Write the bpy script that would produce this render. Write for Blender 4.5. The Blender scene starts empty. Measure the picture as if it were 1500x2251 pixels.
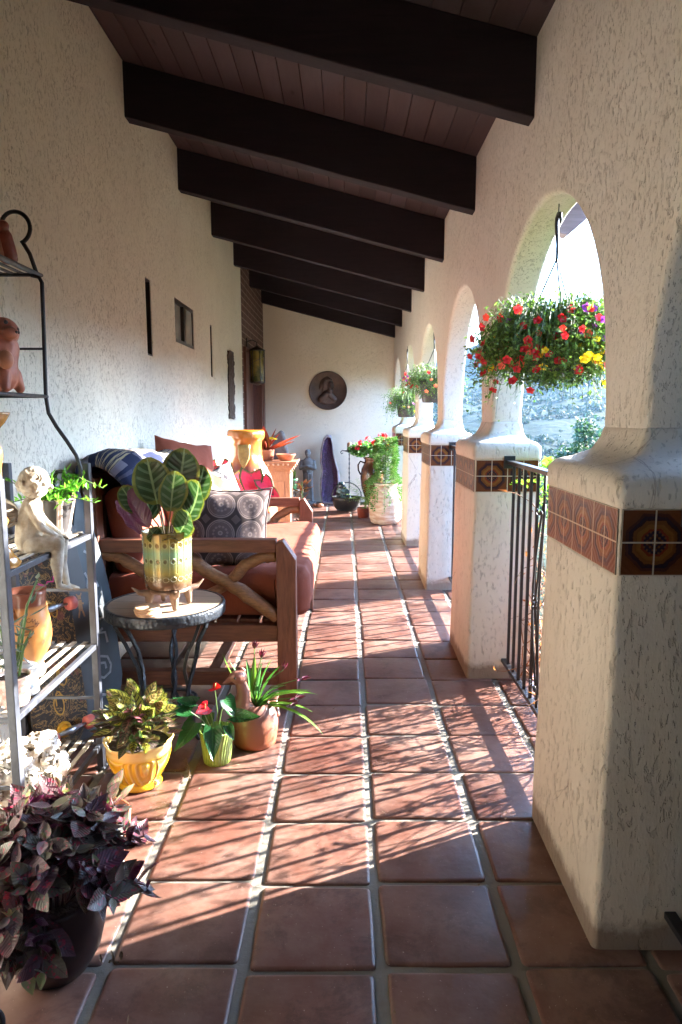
# porch with arcade, bench and potted plants
import bpy, bmesh, math, random
from mathutils import Vector, Matrix, Euler, noise
R = math.radians
random.seed(7)
S = bpy.context.scene
COL = S.collection
# ------------------------------------------------------------------ camera, light, exposure
cam_d = bpy.data.cameras.new("camera")
cam = bpy.data.objects.new("camera", cam_d); COL.objects.link(cam)
cam_d.sensor_fit = 'VERTICAL'; cam_d.sensor_height = 36.0
cam_d.lens = 36.0 * 1520 / 2251
cam_d.clip_start = 0.05; cam_d.clip_end = 6000
cam.location = (0, 0, 1.28)
cam.rotation_euler = (R(90 - 7.884), 0, 0)
cam_d.shift_x = -9.0 / 2251
S.camera = cam
SUN_AZ = R(25.6)      # from +X towards +Y
SUN_EL = R(23.1)
sv = Vector((math.cos(SUN_AZ) * math.cos(SUN_EL), math.sin(SUN_AZ) * math.cos(SUN_EL), math.sin(SUN_EL)))
sun_d = bpy.data.lights.new("sun", 'SUN'); sun = bpy.data.objects.new("sun", sun_d); COL.objects.link(sun)
sun_d.energy = 2.7; sun_d.angle = R(0.55); sun_d.color = (1.0, 0.93, 0.84)
sun.rotation_euler = sv.to_track_quat('Z', 'Y').to_euler()
sun.location = sv * 30
W = bpy.data.worlds.new("World"); S.world = W; W.use_nodes = True
nt = W.node_tree; bg = nt.nodes['Background']
sky = nt.nodes.new('ShaderNodeTexSky'); sky.sky_type = 'NISHITA'; sky.sun_disc = False
sky.sun_elevation = SUN_EL; sky.sun_rotation = R(90) - SUN_AZ
sky.air_density = 1.0; sky.dust_density = .4; sky.ozone_density = 4.5
nt.links.new(sky.outputs[0], bg.inputs[0]); bg.inputs[1].default_value = 0.15
vs = S.view_settings; vs.view_transform = 'Standard'; vs.look = 'None'; vs.gamma = 1.0; vs.exposure = 4.75
S.cycles.max_bounces = 10; S.cycles.diffuse_bounces = 7; S.cycles.glossy_bounces = 3
S.cycles.transmission_bounces = 6; S.cycles.volume_bounces = 0; S.cycles.transparent_max_bounces = 8
S.cycles.use_denoising = True; S.cycles.caustics_reflective = False; S.cycles.caustics_refractive = False
S.cycles.sample_clamp_indirect = 12

# ------------------------------------------------------------------ scene helpers
def tag(o, label=None, cat=None, group=None, kind=None):
    if label: o['label'] = label
    if cat: o['category'] = cat
    if group: o['group'] = group
    if kind: o['kind'] = kind
    return o
def thing(name, label, cat, loc=(0, 0, 0), rz=0, group=None):
    o = bpy.data.objects.new(name, None); COL.objects.link(o)
    o.empty_display_size = 0.1
    o.location = loc; o.rotation_euler = (0, 0, rz)
    return tag(o, label, cat, group)
def copy_tree(o, parent=None):
    c = o.copy(); COL.objects.link(c)
    if parent: c.parent = parent
    for ch in [x for x in COL.objects if x.parent == o]: copy_tree(ch, c)
    return c
class MB:
    def __init__(s): s.v = []; s.f = []; s.uv = []; s.mi = []; s.col = []
    def face(s, idx, uv=None, mi=0, col=0.5):
        s.f.append(tuple(idx)); s.uv.append(uv or [(0, 0)] * len(idx)); s.mi.append(mi); s.col.append(col)
    def add(s, vs_, fs, mi=0, uvs=None, col=0.5):
        n = len(s.v); s.v += [tuple(p) for p in vs_]
        for i, f in enumerate(fs): s.face([n + k for k in f], uvs[i] if uvs else None, mi, col)
    def box(s, c, d, rot=None, mi=0, col=0.5):
        c = Vector(c); m = Euler(rot).to_matrix() if rot else Matrix.Identity(3)
        P = [c + m @ Vector((x * d[0] / 2, y * d[1] / 2, z * d[2] / 2)) for x in (-1, 1) for y in (-1, 1) for z in (-1, 1)]
        F = [(0, 1, 3, 2), (4, 6, 7, 5), (0, 4, 5, 1), (2, 3, 7, 6), (0, 2, 6, 4), (1, 5, 7, 3)]
        D = [(1, 2), (1, 2), (0, 2), (0, 2), (0, 1), (0, 1)]
        loc = [(x * d[0] / 2, y * d[1] / 2, z * d[2] / 2) for x in (-1, 1) for y in (-1, 1) for z in (-1, 1)]
        s.add(P, F, mi, [[(loc[k][a], loc[k][b]) for k in f] for f, (a, b) in zip(F, D)], col)
        return s
    def b2(s, lo, hi, mi=0):
        return s.box([(a + b) / 2 for a, b in zip(lo, hi)], [b - a for a, b in zip(lo, hi)], None, mi)
    def tube(s, pts, r, seg=8, mi=0, closed=False, cap=True, flat=1.0, up=None):
        pts = [Vector(p) for p in pts]; n = len(pts); base = len(s.v)
        rr = r if isinstance(r, (list, tuple)) else [r] * n
        prev = None
        for i, p in enumerate(pts):
            if closed: t = pts[(i + 1) % n] - pts[i - 1]
            else: t = pts[min(i + 1, n - 1)] - pts[max(i - 1, 0)]
            if t.length < 1e-9: t = Vector((0, 0, 1))
            t.normalize()
            if prev is None:
                a = Vector(up) if up else (Vector((0, 0, 1)) if abs(t.z) < .9 else Vector((1, 0, 0)))
                u = (a - t * a.dot(t)).normalized()
            else:
                u = prev - t * prev.dot(t)
                u = u.normalized() if u.length > 1e-6 else t.orthogonal().normalized()
            prev = u; w = t.cross(u)
            for k in range(seg):
                an = 2 * math.pi * k / seg
                q = p + (u * math.cos(an) * flat + w * math.sin(an)) * rr[i]
                s.v.append(tuple(q))
        for i in range(n if closed else n - 1):
            for k in range(seg):
                a = base + i * seg + k; b = base + i * seg + (k + 1) % seg
                j = (i + 1) % n
                c = base + j * seg + (k + 1) % seg; d = base + j * seg + k
                s.face((a, b, c, d), [(k / seg, i / n), ((k + 1) / seg, i / n), ((k + 1) / seg, (i + 1) / n), (k / seg, (i + 1) / n)], mi)
        if cap and not closed:
            s.face([base + k for k in range(seg)][::-1], None, mi); s.face([base + (n - 1) * seg + k for k in range(seg)], None, mi)
        return s
    def lathe(s, prof, c=(0, 0, 0), seg=32, mi=0, sy=1.0, wob=0, fn=None, a0=0, a1=2 * math.pi):
        base = len(s.v); n = len(prof); full = abs(a1 - a0 - 2 * math.pi) < 1e-6; m = seg if full else seg + 1
        for i, (r, z) in enumerate(prof):
            for k in range(m):
                an = a0 + (a1 - a0) * k / seg
                q = r
                if fn: q = fn(r, z, an)
                s.v.append((c[0] + q * math.cos(an), c[1] + q * math.sin(an) * sy, c[2] + z))
        for i in range(n - 1):
            for k in range(seg):
                k2 = (k + 1) % m if full else k + 1
                s.face((base + i * m + k, base + i * m + k2, base + (i + 1) * m + k2, base + (i + 1) * m + k),
                       [(k / seg, i / (n - 1)), ((k + 1) / seg, i / (n - 1)), ((k + 1) / seg, (i + 1) / (n - 1)), (k / seg, (i + 1) / (n - 1))], mi)
        return s
    def disc(s, c, r, seg=24, mi=0, up=1):
        b = len(s.v)
        for k in range(seg):
            a = 2 * math.pi * k / seg; s.v.append((c[0] + r * math.cos(a), c[1] + r * math.sin(a), c[2]))
        idx = list(range(b, b + seg)); idx = idx if up > 0 else idx[::-1]
        s.face(idx, [(.5 + .5 * math.cos(2 * math.pi * k / seg), .5 + .5 * math.sin(2 * math.pi * k / seg)) for k in range(seg)], mi)
        return s
    def sphere(s, c, r, rot=None, seg=12, rings=8, mi=0):
        c = Vector(c); r = r if isinstance(r, (tuple, list)) else (r, r, r); m = Euler(rot).to_matrix() if rot else Matrix.Identity(3)
        b = len(s.v)
        for i in range(1, rings):
            th = math.pi * i / rings
            for k in range(seg):
                ph = 2 * math.pi * k / seg
                s.v.append(tuple(c + m @ Vector((r[0] * math.sin(th) * math.cos(ph), r[1] * math.sin(th) * math.sin(ph), r[2] * math.cos(th)))))
        t = len(s.v); s.v.append(tuple(c + m @ Vector((0, 0, r[2])))); s.v.append(tuple(c + m @ Vector((0, 0, -r[2]))))
        for i in range(rings - 2):
            for k in range(seg):
                s.face((b + i * seg + k, b + (i + 1) * seg + k, b + (i + 1) * seg + (k + 1) % seg, b + i * seg + (k + 1) % seg), None, mi)
        for k in range(seg):
            s.face((t, b + k, b + (k + 1) % seg), None, mi)
            s.face((t + 1, b + (rings - 2) * seg + (k + 1) % seg, b + (rings - 2) * seg + k), None, mi)
        return s
    def leaf(s, base, d, nrm, L, Wd, curl=0.6, fold=0.25, seg=5, shape='ovate', mi=0, col=None, stem=0.0, twist=0, ripple=0):
        ph_ = random.random() * 6
        """one leaf blade: base point, growth direction, face normal"""
        col = random.random() if col is None else col
        d = Vector(d).normalized(); n = Vector(nrm); n = (n - d * n.dot(d))
        n = n.normalized() if n.length > 1e-4 else d.orthogonal().normalized()
        side = d.cross(n).normalized(); p = Vector(base); st = L / seg
        b = len(s.v); W_ = []
        for i in range(seg + 1):
            t = i / seg
            if shape == 'ovate': w = math.sin(math.pi * t ** 0.75) ** 0.8 * (1 - .25 * t)
            elif shape == 'strap': w = min(1, 6 * t + .35) * (1 - t ** 3) ** .8
            elif shape == 'round': w = math.sqrt(max(0, 1 - (2 * (t * .98 + .01) - 1) ** 2))
            elif shape == 'heart': w = (1.0 if t < .12 else 1 - ((t - .12) / .88) ** 1.5) * (0.8 + 1.5 * min(t, .14))
            elif shape == 'lance': w = math.sin(math.pi * min(1, t * 1.02) ** 0.6) ** 1.0
            else: w = math.sin(math.pi * t)
            w = max(w, 0.03) * Wd / 2
            tip = -0.16 * L if (shape == 'heart' and i == 0) else 0
            for k, u in enumerate((-1, -.5, 0, .5, 1)):
                q = p + side * (u * w) + n * (abs(u) * w * fold * 2 + ripple * L * abs(u) * math.sin(t * 15 + ph_ + u * 2)) + (d * tip * (abs(u)))
                s.v.append(tuple(q))
            ang = curl / seg
            m = Matrix.Rotation(ang, 3, side); d = m @ d; n = m @ n
            if twist:
                m = Matrix.Rotation(twist / seg, 3, d); n = m @ n; side = m @ side
            p = p + d * st
        for i in range(seg):
            for k in range(4):
                a = b + i * 5 + k
                s.face((a, a + 1, a + 6, a + 5), [(k / 4, i / seg), ((k + 1) / 4, i / seg), ((k + 1) / 4, (i + 1) / seg), (k / 4, (i + 1) / seg)], mi, col)
        return s
    def chip(s, c, d, n, L, Wd, mi=0, col=None):
        """tiny folded leaf of two quads"""
        col = random.random() if col is None else col
        d = Vector(d).normalized(); n = Vector(n); side = d.cross(n)
        side = side.normalized() if side.length > 1e-5 else d.orthogonal().normalized()
        n = side.cross(d); c = Vector(c); b = len(s.v)
        for q in (c, c + d * L * .45 + side * Wd / 2 + n * Wd * .15, c + d * L - n * L * .12, c + d * L * .45 - side * Wd / 2 + n * Wd * .15, c + d * L * .5):
            s.v.append(tuple(q))
        s.face((b, b + 1, b + 4), [(0, 0), (1, .5), (.5, .5)], mi, col); s.face((b + 1, b + 2, b + 4), [(1, .5), (.5, 1), (.5, .5)], mi, col)
        s.face((b + 2, b + 3, b + 4), [(.5, 1), (0, .5), (.5, .5)], mi, col); s.face((b + 3, b, b + 4), [(0, .5), (0, 0), (.5, .5)], mi, col)
        return s
    def build(s, name, mats, parent=None, smooth=False, loc=None, bevel=0, rot=None, solid=0, subsurf=0, bseg=2):
        me = bpy.data.meshes.new(name); me.from_pydata(s.v, [], s.f)
        ul = me.uv_layers.new(name='UVMap'); flat = []
        for u in s.uv:
            for a in u: flat += [a[0], a[1]]
        ul.data.foreach_set('uv', flat)
        ca = me.attributes.new('tone', 'FLOAT', 'FACE'); ca.data.foreach_set('value', s.col)
        mats = mats if isinstance(mats, (list, tuple)) else [mats]
        for m in mats: me.materials.append(m)
        if len(mats) > 1: me.polygons.foreach_set('material_index', s.mi)
        if smooth: me.polygons.foreach_set('use_smooth', [True] * len(me.polygons))
        me.update(); o = bpy.data.objects.new(name, me); COL.objects.link(o)
        if parent: o.parent = parent
        if loc: o.location = loc
        if rot: o.rotation_euler = rot
        if bevel:
            b = o.modifiers.new('bevel', 'BEVEL'); b.width = bevel; b.segments = bseg; b.limit_method = 'ANGLE'; b.angle_limit = R(35)
        if solid:
            b = o.modifiers.new('solid', 'SOLIDIFY'); b.thickness = solid; b.offset = 0
        if subsurf:
            b = o.modifiers.new('sub', 'SUBSURF'); b.levels = subsurf; b.render_levels = subsurf
        return o
def baked(o, smooth=True):
    """bake modifiers into the mesh"""
    dg = bpy.context.evaluated_depsgraph_get(); dg.update()
    me = bpy.data.meshes.new_from_object(o.evaluated_get(dg), depsgraph=dg)
    o.modifiers.clear(); o.data = me; me.name = o.name
    if smooth: me.polygons.foreach_set('use_smooth', [True] * len(me.polygons))
    return o
def capsule(mb, p0, r0, p1, r1, seg=12):
    p0 = Vector(p0); p1 = Vector(p1)
    mb.sphere(p0, r0, seg=seg, rings=8); mb.sphere(p1, r1, seg=seg, rings=8); mb.tube([p0, p1], [r0, r1], seg=seg)
def organic(name, mb, mat, parent, voxel=.005, sm=6, disp=None):
    o = mb.build(name, mat, parent)
    m = o.modifiers.new('r', 'REMESH'); m.mode = 'VOXEL'; m.voxel_size = voxel
    m2 = o.modifiers.new('s', 'SMOOTH'); m2.iterations = sm; m2.factor = .6
    baked(o)
    if disp:
        me = o.data
        for v in me.vertices: v.co += v.normal * disp(v.co)
    return o
# ------------------------------------------------------------------ materials
class NT:
    def __init__(s, name):
        s.m = bpy.data.materials.new(name); s.m.use_nodes = True; s.t = s.m.node_tree
        s.b = s.t.nodes['Principled BSDF']; s._co = None
    def n(s, ty, **kw):
        x = s.t.nodes.new(ty)
        for k, v in kw.items(): setattr(x, k, v)
        return x
    def l(s, a, b): s.t.links.new(a, b)
    def put(s, sock, val):
        if hasattr(val, 'is_linked') or hasattr(val, 'links'): s.l(val, sock)
        else: sock.default_value = val
    def math(s, op, a, b=0.0, c=0.0, clamp=False):
        x = s.n('ShaderNodeMath', operation=op); x.use_clamp = clamp
        s.put(x.inputs[0], a); s.put(x.inputs[1], b); s.put(x.inputs[2], c); return x.outputs[0]
    def obj(s): 
        x = s.n('ShaderNodeTexCoord'); return x.outputs['Object']
    def geo(s):
        x = s.n('ShaderNodeNewGeometry'); return x.outputs['Position']
    def uv(s):
        x = s.n('ShaderNodeTexCoord'); return x.outputs['UV']
    def map(s, vec, scale=(1, 1, 1), rot=(0, 0, 0), loc=(0, 0, 0)):
        x = s.n('ShaderNodeMapping'); s.l(vec, x.inputs[0]); x.inputs[3].default_value = scale; x.inputs[2].default_value = rot; x.inputs[1].default_value = loc; return x.outputs[0]
    def noise(s, vec, sc, det=4, rough=.55, dist=0, out=0):
        x = s.n('ShaderNodeTexNoise'); s.l(vec, x.inputs['Vector']); x.inputs['Scale'].default_value = sc; x.inputs['Detail'].default_value = det
        x.inputs['Roughness'].default_value = rough; x.inputs['Distortion'].default_value = dist; return x.outputs[out]
    def voro(s, vec, sc, feat='F1', out=0, rnd=1.0):
        x = s.n('ShaderNodeTexVoronoi', feature=feat); s.l(vec, x.inputs['Vector']); x.inputs['Scale'].default_value = sc; x.inputs['Randomness'].default_value = rnd; return x.outputs[out]
    def ramp(s, fac, stops, interp='LINEAR'):
        x = s.n('ShaderNodeValToRGB'); s.l(fac, x.inputs[0]); e = x.color_ramp.elements; x.color_ramp.interpolation = interp
        while len(e) < len(stops): e.new(0.5)
        for i, (p, c) in enumerate(stops):
            e[i].position = p; c = c if isinstance(c, (tuple, list)) else (c, c, c); e[i].color = (c[0], c[1], c[2], 1)
        return x.outputs[0]
    def mix(s, f, a, b, mode='MIX'):
        x = s.n('ShaderNodeMix', data_type='RGBA', blend_type=mode); s.put(x.inputs[0], f)
        for sock, v in ((x.inputs[6], a), (x.inputs[7], b)):
            if isinstance(v, (tuple, list)): sock.default_value = (v[0], v[1], v[2], 1)
            else: s.l(v, sock)
        return x.outputs[2]
    def sep(s, vec):
        x = s.n('ShaderNodeSeparateXYZ'); s.l(vec, x.inputs[0]); return x.outputs
    def tone(s):
        x = s.n('ShaderNodeAttribute'); x.attribute_name = 'tone'; return x.outputs['Fac']
    def rnd(s):
        x = s.n('ShaderNodeObjectInfo'); return x.outputs['Random']
    def bump(s, h, st=.5, dist=.01, prev=None):
        x = s.n('ShaderNodeBump'); s.l(h, x.inputs['Height']); x.inputs['Strength'].default_value = st; x.inputs['Distance'].default_value = dist
        if prev is not None: s.l(prev, x.inputs['Normal'])
        return x.outputs[0]
    def fin(s, col=None, rough=.6, spec=None, metal=0, normal=None, coat=0, transl=0):
        b = s.b
        if col is not None:
            if isinstance(col, (tuple, list)): b.inputs['Base Color'].default_value = (col[0], col[1], col[2], 1)
            else: s.l(col, b.inputs['Base Color'])
        s.put(b.inputs['Roughness'], rough); b.inputs['Metallic'].default_value = metal
        if spec is not None: b.inputs['Specular IOR Level'].default_value = spec
        if normal is not None: s.l(normal, b.inputs['Normal'])
        if coat: b.inputs['Coat Weight'].default_value = coat; b.inputs['Coat Roughness'].default_value = .08
        if transl:
            t = s.n('ShaderNodeBsdfTranslucent'); mx = s.n('ShaderNodeMixShader'); mx.inputs[0].default_value = transl
            if isinstance(col, (tuple, list)): t.inputs[0].default_value = (col[0], col[1], col[2], 1)
            elif col is not None:
                g = s.mix(1.0, col, (1.6, 1.7, 1.0), 'MULTIPLY'); s.l(g, t.inputs[0])
            out = s.t.nodes['Material Output']; s.l(b.outputs[0], mx.inputs[1]); s.l(t.outputs[0], mx.inputs[2]); s.l(mx.outputs[0], out.inputs[0])
        return s.m
def simple(name, c1, c2=None, sc=8, rough=.6, metal=0, bump=0, bsc=40, coat=0, spec=None, dist=.004, transl=0, det=5):
    k = NT(name); o = k.obj()
    c2 = c2 or tuple(x * .75 for x in c1)
    f = k.noise(o, sc, det); col = k.mix(k.ramp(f, [(.35, 0), (.65, 1)]), c1, c2)
    nb = k.bump(k.noise(o, bsc, 6), bump, dist) if bump else None
    rr = k.math('MULTIPLY_ADD', k.noise(o, sc * 2.3, 3), .25, rough - .12) if rough > .15 else rough
    return k.fin(col, rr, spec, metal, nb, coat, transl)

def stucco(name, base=(.70, .62, .52), var=(.62, .54, .44), pitscale=1.0, stretch=.42, bumpst=.9, pits=.5, heavy=0, foot_shade_wear=0):
    """hand-trowelled stucco: smooth high plateaus torn open by upright pits"""
    k = NT(name); p = k.geo()
    q = k.map(p, (1, 1, stretch))
    n1 = k.noise(q, 130 * pitscale, 3, .55, .3)
    pit = k.math('MULTIPLY', k.ramp(n1, [(.335, 0), (.41, 1)]), k.ramp(k.noise(q, 48 * pitscale, 4, .6, .4), [(.33, .25), (.39, 1)]))
    pit = k.math('MAXIMUM', pit, k.math('MULTIPLY', k.ramp(k.noise(p, 3.2, 5, .65, .6), [(.44, 0), (.60, 1)]), .75))
    n2 = k.noise(q, 260 * pitscale, 3, .6)
    big = k.noise(p, 1.7, 4); med = k.noise(p, 9, 4)
    h = k.math('ADD', k.math('MULTIPLY', pit, 1.0), k.math('MULTIPLY', n2, .28))
    h = k.math('ADD', h, k.math('MULTIPLY', med, 1.1))
    if heavy:
        h = k.math('ADD', h, k.math('MULTIPLY', k.ramp(k.noise(p, 8, 5, .6, 1.6), [(.47, 0), (.50, 1)]), heavy))
    nb = k.bump(h, bumpst, .008)
    col = k.mix(k.ramp(big, [(.3, 0), (.7, 1)]), base, var)
    col = k.mix(k.math('MULTIPLY', k.math('SUBTRACT', 1.0, pit), pits), col, tuple(x * .45 for x in var))
    if foot_shade_wear:
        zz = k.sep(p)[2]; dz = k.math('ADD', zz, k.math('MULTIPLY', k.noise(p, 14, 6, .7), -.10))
        col = k.mix(k.ramp(dz, [(-.03, .75), (.035, 0)]), col, (.16, .10, .07))  # shadow gap at the pier foot painted in as a brown band
        st = k.ramp(k.noise(k.map(p, (5, 5, .8)), 1.0, 6, .65), [(.52, 0), (.72, .45)]); col = k.mix(st, col, tuple(x * .62 for x in var))
        cr = k.voro(k.map(p, (1, 1, .6)), 2.3, 'DISTANCE_TO_EDGE'); w_ = k.math('ADD', cr, k.math('MULTIPLY', k.noise(p, 12, 5), .05))
        col = k.mix(k.math('MULTIPLY', k.ramp(k.math('ABSOLUTE', k.math('SUBTRACT', w_, .03)), [(.0, .6), (.0022, 0)]), k.ramp(k.noise(p, 1.9, 2), [(.5, 0), (.6, 1)])), col, (.14, .10, .08))
    return k.fin(col, .9, .25, 0, nb)
M_WALL = stucco('cream stucco', (.80, .765, .655), (.74, .69, .58), 1.15, .42, .8, .55)
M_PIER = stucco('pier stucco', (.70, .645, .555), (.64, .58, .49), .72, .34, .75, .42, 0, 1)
M_ARC = stucco('arcade stucco', (.74, .695, .615), (.69, .635, .55), 1.05, .42, .75, .50)
M_END = stucco('end wall stucco', (.70, .64, .54), (.65, .58, .47), .8, .8, .6, .22)

def wood(name, c1, c2, sc=6, axis=(1, 14, 14), rough=.6, bump=.4, geo=False, coat=0, knots=True):
    k = NT(name); o = k.geo() if geo else k.obj(); q = k.map(o, axis)
    f = k.noise(q, sc, 6, .6, .6); col = k.mix(k.ramp(f, [(.3, 0), (.7, 1)]), c1, c2)
    if knots:
        kn = k.ramp(k.voro(k.map(o, tuple(.35 * a / max(axis) * 14 if a > 1 else 1.2 for a in axis)), 3.0), [(.02, 1), (.10, 0)])
        col = k.mix(k.math('MULTIPLY', kn, .6), col, tuple(x * .4 for x in c2))
    t = k.math('MULTIPLY_ADD', k.tone(), .5, .75)
    col = k.mix(1.0, col, k.n('ShaderNodeCombineColor').outputs[0], 'MIX') if False else col
    nb = k.bump(f, bump, .003)
    return k.fin(col, rough, None, 0, nb, coat)
M_BEAM = wood('dark stained beam', (.013, .0095, .0135), (.022, .015, .019), 4, (1.2, 10, 10), .75, .5); M_BEAM.node_tree.nodes['Principled BSDF'].inputs['Specular IOR Level'].default_value = .2
k = NT('stained ceiling boards'); o_ = k.geo(); q = k.map(o_, (12, 1.3, 4)); f = k.noise(q, 5, 6, .6, .5)
kn = k.ramp(k.voro(k.map(o_, (6, 2.2, 1)), 1.4), [(.03, 1), (.12, 0)])
c_ = k.mix(f, (.052, .036, .040), (.080, .056, .059)); c_ = k.mix(k.math('MULTIPLY', k.tone(), .55), c_, (.03, .018, .018)); c_ = k.mix(k.math('MULTIPLY', kn, .7), c_, (.015, .009, .009))
M_BOARD = k.fin(c_, .7, .2, 0, k.bump(f, .3, .003))
M_BENCH = wood('reddish timber', (.20, .075, .042), (.10, .034, .022), 7, (12, 12, 1.5), .5, .5)
M_BENCHX = wood('reddish timber rails', (.20, .075, .042), (.10, .034, .022), 7, (1.5, 12, 12), .5, .5)
M_DRIFT = wood('peeled branch', (.33, .17, .08), (.16, .075, .035), 9, (3, 14, 14), .5, .9)
M_CREAMWOOD = wood('carved brown timber', (.42, .20, .11), (.30, .12, .07), 6, (12, 12, 2), .5, .4)
M_IRON = simple('black wrought iron', (.012, .013, .017), (.02, .021, .026), 20, .42, 0, .3, 90, 0, .5)
M_RACK = simple('grey painted steel', (.085, .095, .12), (.05, .055, .07), 10, .42, .35, .35, 80)
M_SLAT = simple('cream painted slat', (.55, .50, .42), (.30, .26, .22), 14, .5, 0, .4, 60)
M_STONE = simple('weathered statue stone', (.46, .43, .37), (.22, .18, .13), 22, .75, 0, .5, 80)
M_GREYSTONE = simple('grey statue stone', (.17, .175, .18), (.08, .085, .09), 14, .8, 0, .6, 50)
M_TERRA = simple('terracotta', (.42, .155, .075), (.30, .10, .05), 12, .55, 0, .3, 60)
M_TERRARED = simple('red terracotta glaze', (.36, .085, .05), (.22, .05, .035), 18, .4, 0, .35, 50)
M_SOIL = simple('potting soil', (.035, .022, .015), (.07, .045, .03), 60, .95, 0, 1.0, 120, dist=.01)
M_TERRAIN = None
HAZE = 0.00006
# ------------------------------------------------------------------ the setting
# floor: saltillo tiles, one sheet of tiles over a mortar bed
TX, TY = .324, .2984
k = NT('saltillo tile'); p = k.geo(); tn = k.tone()
big = k.noise(p, 3.5, 5); fine = k.noise(p, 60, 4)
c = k.mix(tn, (.125, .047, .033), (.062, .022, .016))
c = k.mix(k.ramp(big, [(.35, 0), (.75, .75)]), c, (.22, .115, .085))
c = k.mix(k.ramp(k.noise(p, 11, 6, .7), [(.58, 0), (.8, .7)]), c, (.09, .036, .025))
c = k.mix(k.ramp(k.noise(p, 2.2, 6, .7), [(.45, 0), (.66, .7)]), c, (.215, .14, .115)); c = k.mix(k.ramp(k.noise(p, 5.5, 7, .75, .4), [(.50, 0), (.60, .55)]), c, (.055, .024, .018)); c = k.mix(k.ramp(k.noise(p, 140, 2), [(.70, 0), (.76, .8)]), c, (.4, .3, .25))
rg = k.math('MULTIPLY_ADD', k.noise(p, 7, 5, .7), .35, .24)
M_TILE = k.fin(c, rg, .45, 0, k.bump(k.math('ADD', k.math('MULTIPLY', big, 2.2), k.math('MULTIPLY', fine, .12)), .5, .006))
k = NT('mortar joint'); p = k.geo(); n_ = k.noise(p, 45, 6)
M_GROUT = k.fin(k.mix(k.noise(p, 4, 4), (.13, .12, .10), (.20, .188, .165)), .85, .2, 0, k.bump(n_, .8, .004))
rf = random.Random(3)
mb = MB()
def edge(x, y):  # hand-laid wobble of a joint
    return .006 * noise.noise(Vector((x * 1.7, y * 1.9, 3.1)))
for j in range(-14, 31):
    for i in range(-6, 4):
        x0 = .083 + TX * i; x1 = x0 + TX; y0 = 1.456 + TY * (j); y1 = y0 + TY
        if x0 > .9 or y0 > 10.5: continue
        x1 = min(x1, .99); gx, gy = .0135, .0075
        dz = rf.uniform(-.0012, .0012); tone = rf.random()
        jx = rf.uniform(-.004, .004); jy = rf.uniform(-.005, .005) + .010 * math.sin(i * 2.1 + j * .3)
        c4 = [(x0 + gx, y0 + gy), (x1 - gx, y0 + gy), (x1 - gx, y1 - gy), (x0 + gx, y1 - gy)]
        c4 = [(x + jx + edge(x * 3, y) + .3 * edge(y, 1), y + jy + edge(y * 3, x + 9)) for x, y in c4]
        outl = []
        for a in range(4):   # softly rounded corners, slightly uneven sides
            P, Q, N = Vector(c4[a - 1]), Vector(c4[a]), Vector(c4[(a + 1) % 4])
            r = rf.uniform(.008, .016)
            e1 = (P - Q).normalized(); e2 = (N - Q).normalized()
            outl += [Q + e1 * r, Q + (e1 + e2) * r * .3, Q + e2 * r]
            mid = (Q + N) / 2; nrm = Vector((-(N - Q).y, (N - Q).x)).normalized()
            outl.append(mid + nrm * rf.uniform(-.0025, .0015))
        cen = Vector((sum(v.x for v in outl) / 16, sum(v.y for v in outl) / 16)); b = len(mb.v)
        rings = [(1.0, -.007), (1.0, -.003), (.985, 0.0), (.93, .0012)]
        for sc_, z in rings:
            for v in outl:
                w = cen + (v - cen) * sc_; mb.v.append((w.x, w.y, z + dz))
        for r_ in range(3):
            for a in range(16):
                mb.face((b + r_ * 16 + a, b + r_ * 16 + (a + 1) % 16, b + (r_ + 1) * 16 + (a + 1) % 16, b + (r_ + 1) * 16 + a), None, 0, tone)
        mb.face([b + 48 + a for a in range(16)], None, 0, tone)
bed = len(mb.f)
mb.b2((-1.5, -2.7, -.12), (1.02, 10.8, -.0055), 1)
fl = mb.build('porch_floor', [M_TILE, M_GROUT], None, True); fl.data.polygons.foreach_set('use_smooth', [i < bed for i in range(len(fl.data.polygons))])
tag(fl, kind='structure')

# ceiling boards, slope -0.254 in x ; underside z at x
def zc(x): return 2.69 - .254 * (x - .72)
mb = MB(); x = -1.3; i = 0
while x < 1.42:
    x1 = min(x + .108, 1.42); g = .0035; col = random.random()
    y0, y1 = -2.9, 11.2
    P = []
    for (xx, dz) in ((x + .0005, .006), (x + g, 0), (x1 - g, 0), (x1 - .0005, .006)):
        for yy in (y0, y1): P.append((xx, yy, zc(xx) + dz))
    P += [(x + .0005, y0, zc(x) + .03), (x + .0005, y1, zc(x) + .03), (x1 - .0005, y0, zc(x1) + .03), (x1 - .0005, y1, zc(x1) + .03)]
    mb.add(P, [(0, 1, 3, 2), (2, 3, 5, 4), (4, 5, 7, 6), (8, 9, 1, 0), (6, 7, 11, 10), (10, 11, 9, 8)], 0, None, col)
    x = x1; i += 1
roof = thing('porch_roof', 'sloping dark stained plank roof over the tiled porch', 'roof')
mb.build('plank_ceiling', M_BOARD, roof)
mb = MB(); mb.add([(-1.4, -2.95, zc(-1.4) + .035), (1.48, -2.95, zc(1.48) + .035), (1.48, 11.3, zc(1.48) + .035), (-1.4, 11.3, zc(-1.4) + .035),
                   (-1.4, -2.95, zc(-1.4) + .12), (1.48, -2.95, zc(1.48) + .12), (1.48, 11.3, zc(1.48) + .12), (-1.4, 11.3, zc(-1.4) + .12)],
                  [(0, 3, 2, 1), (4, 5, 6, 7), (0, 1, 5, 4), (1, 2, 6, 5), (2, 3, 7, 6), (3, 0, 4, 7)])
mb.build('roof_deck', simple('roof covering', (.30, .13, .08), (.2, .08, .05), 10, .8), roof)

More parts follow.
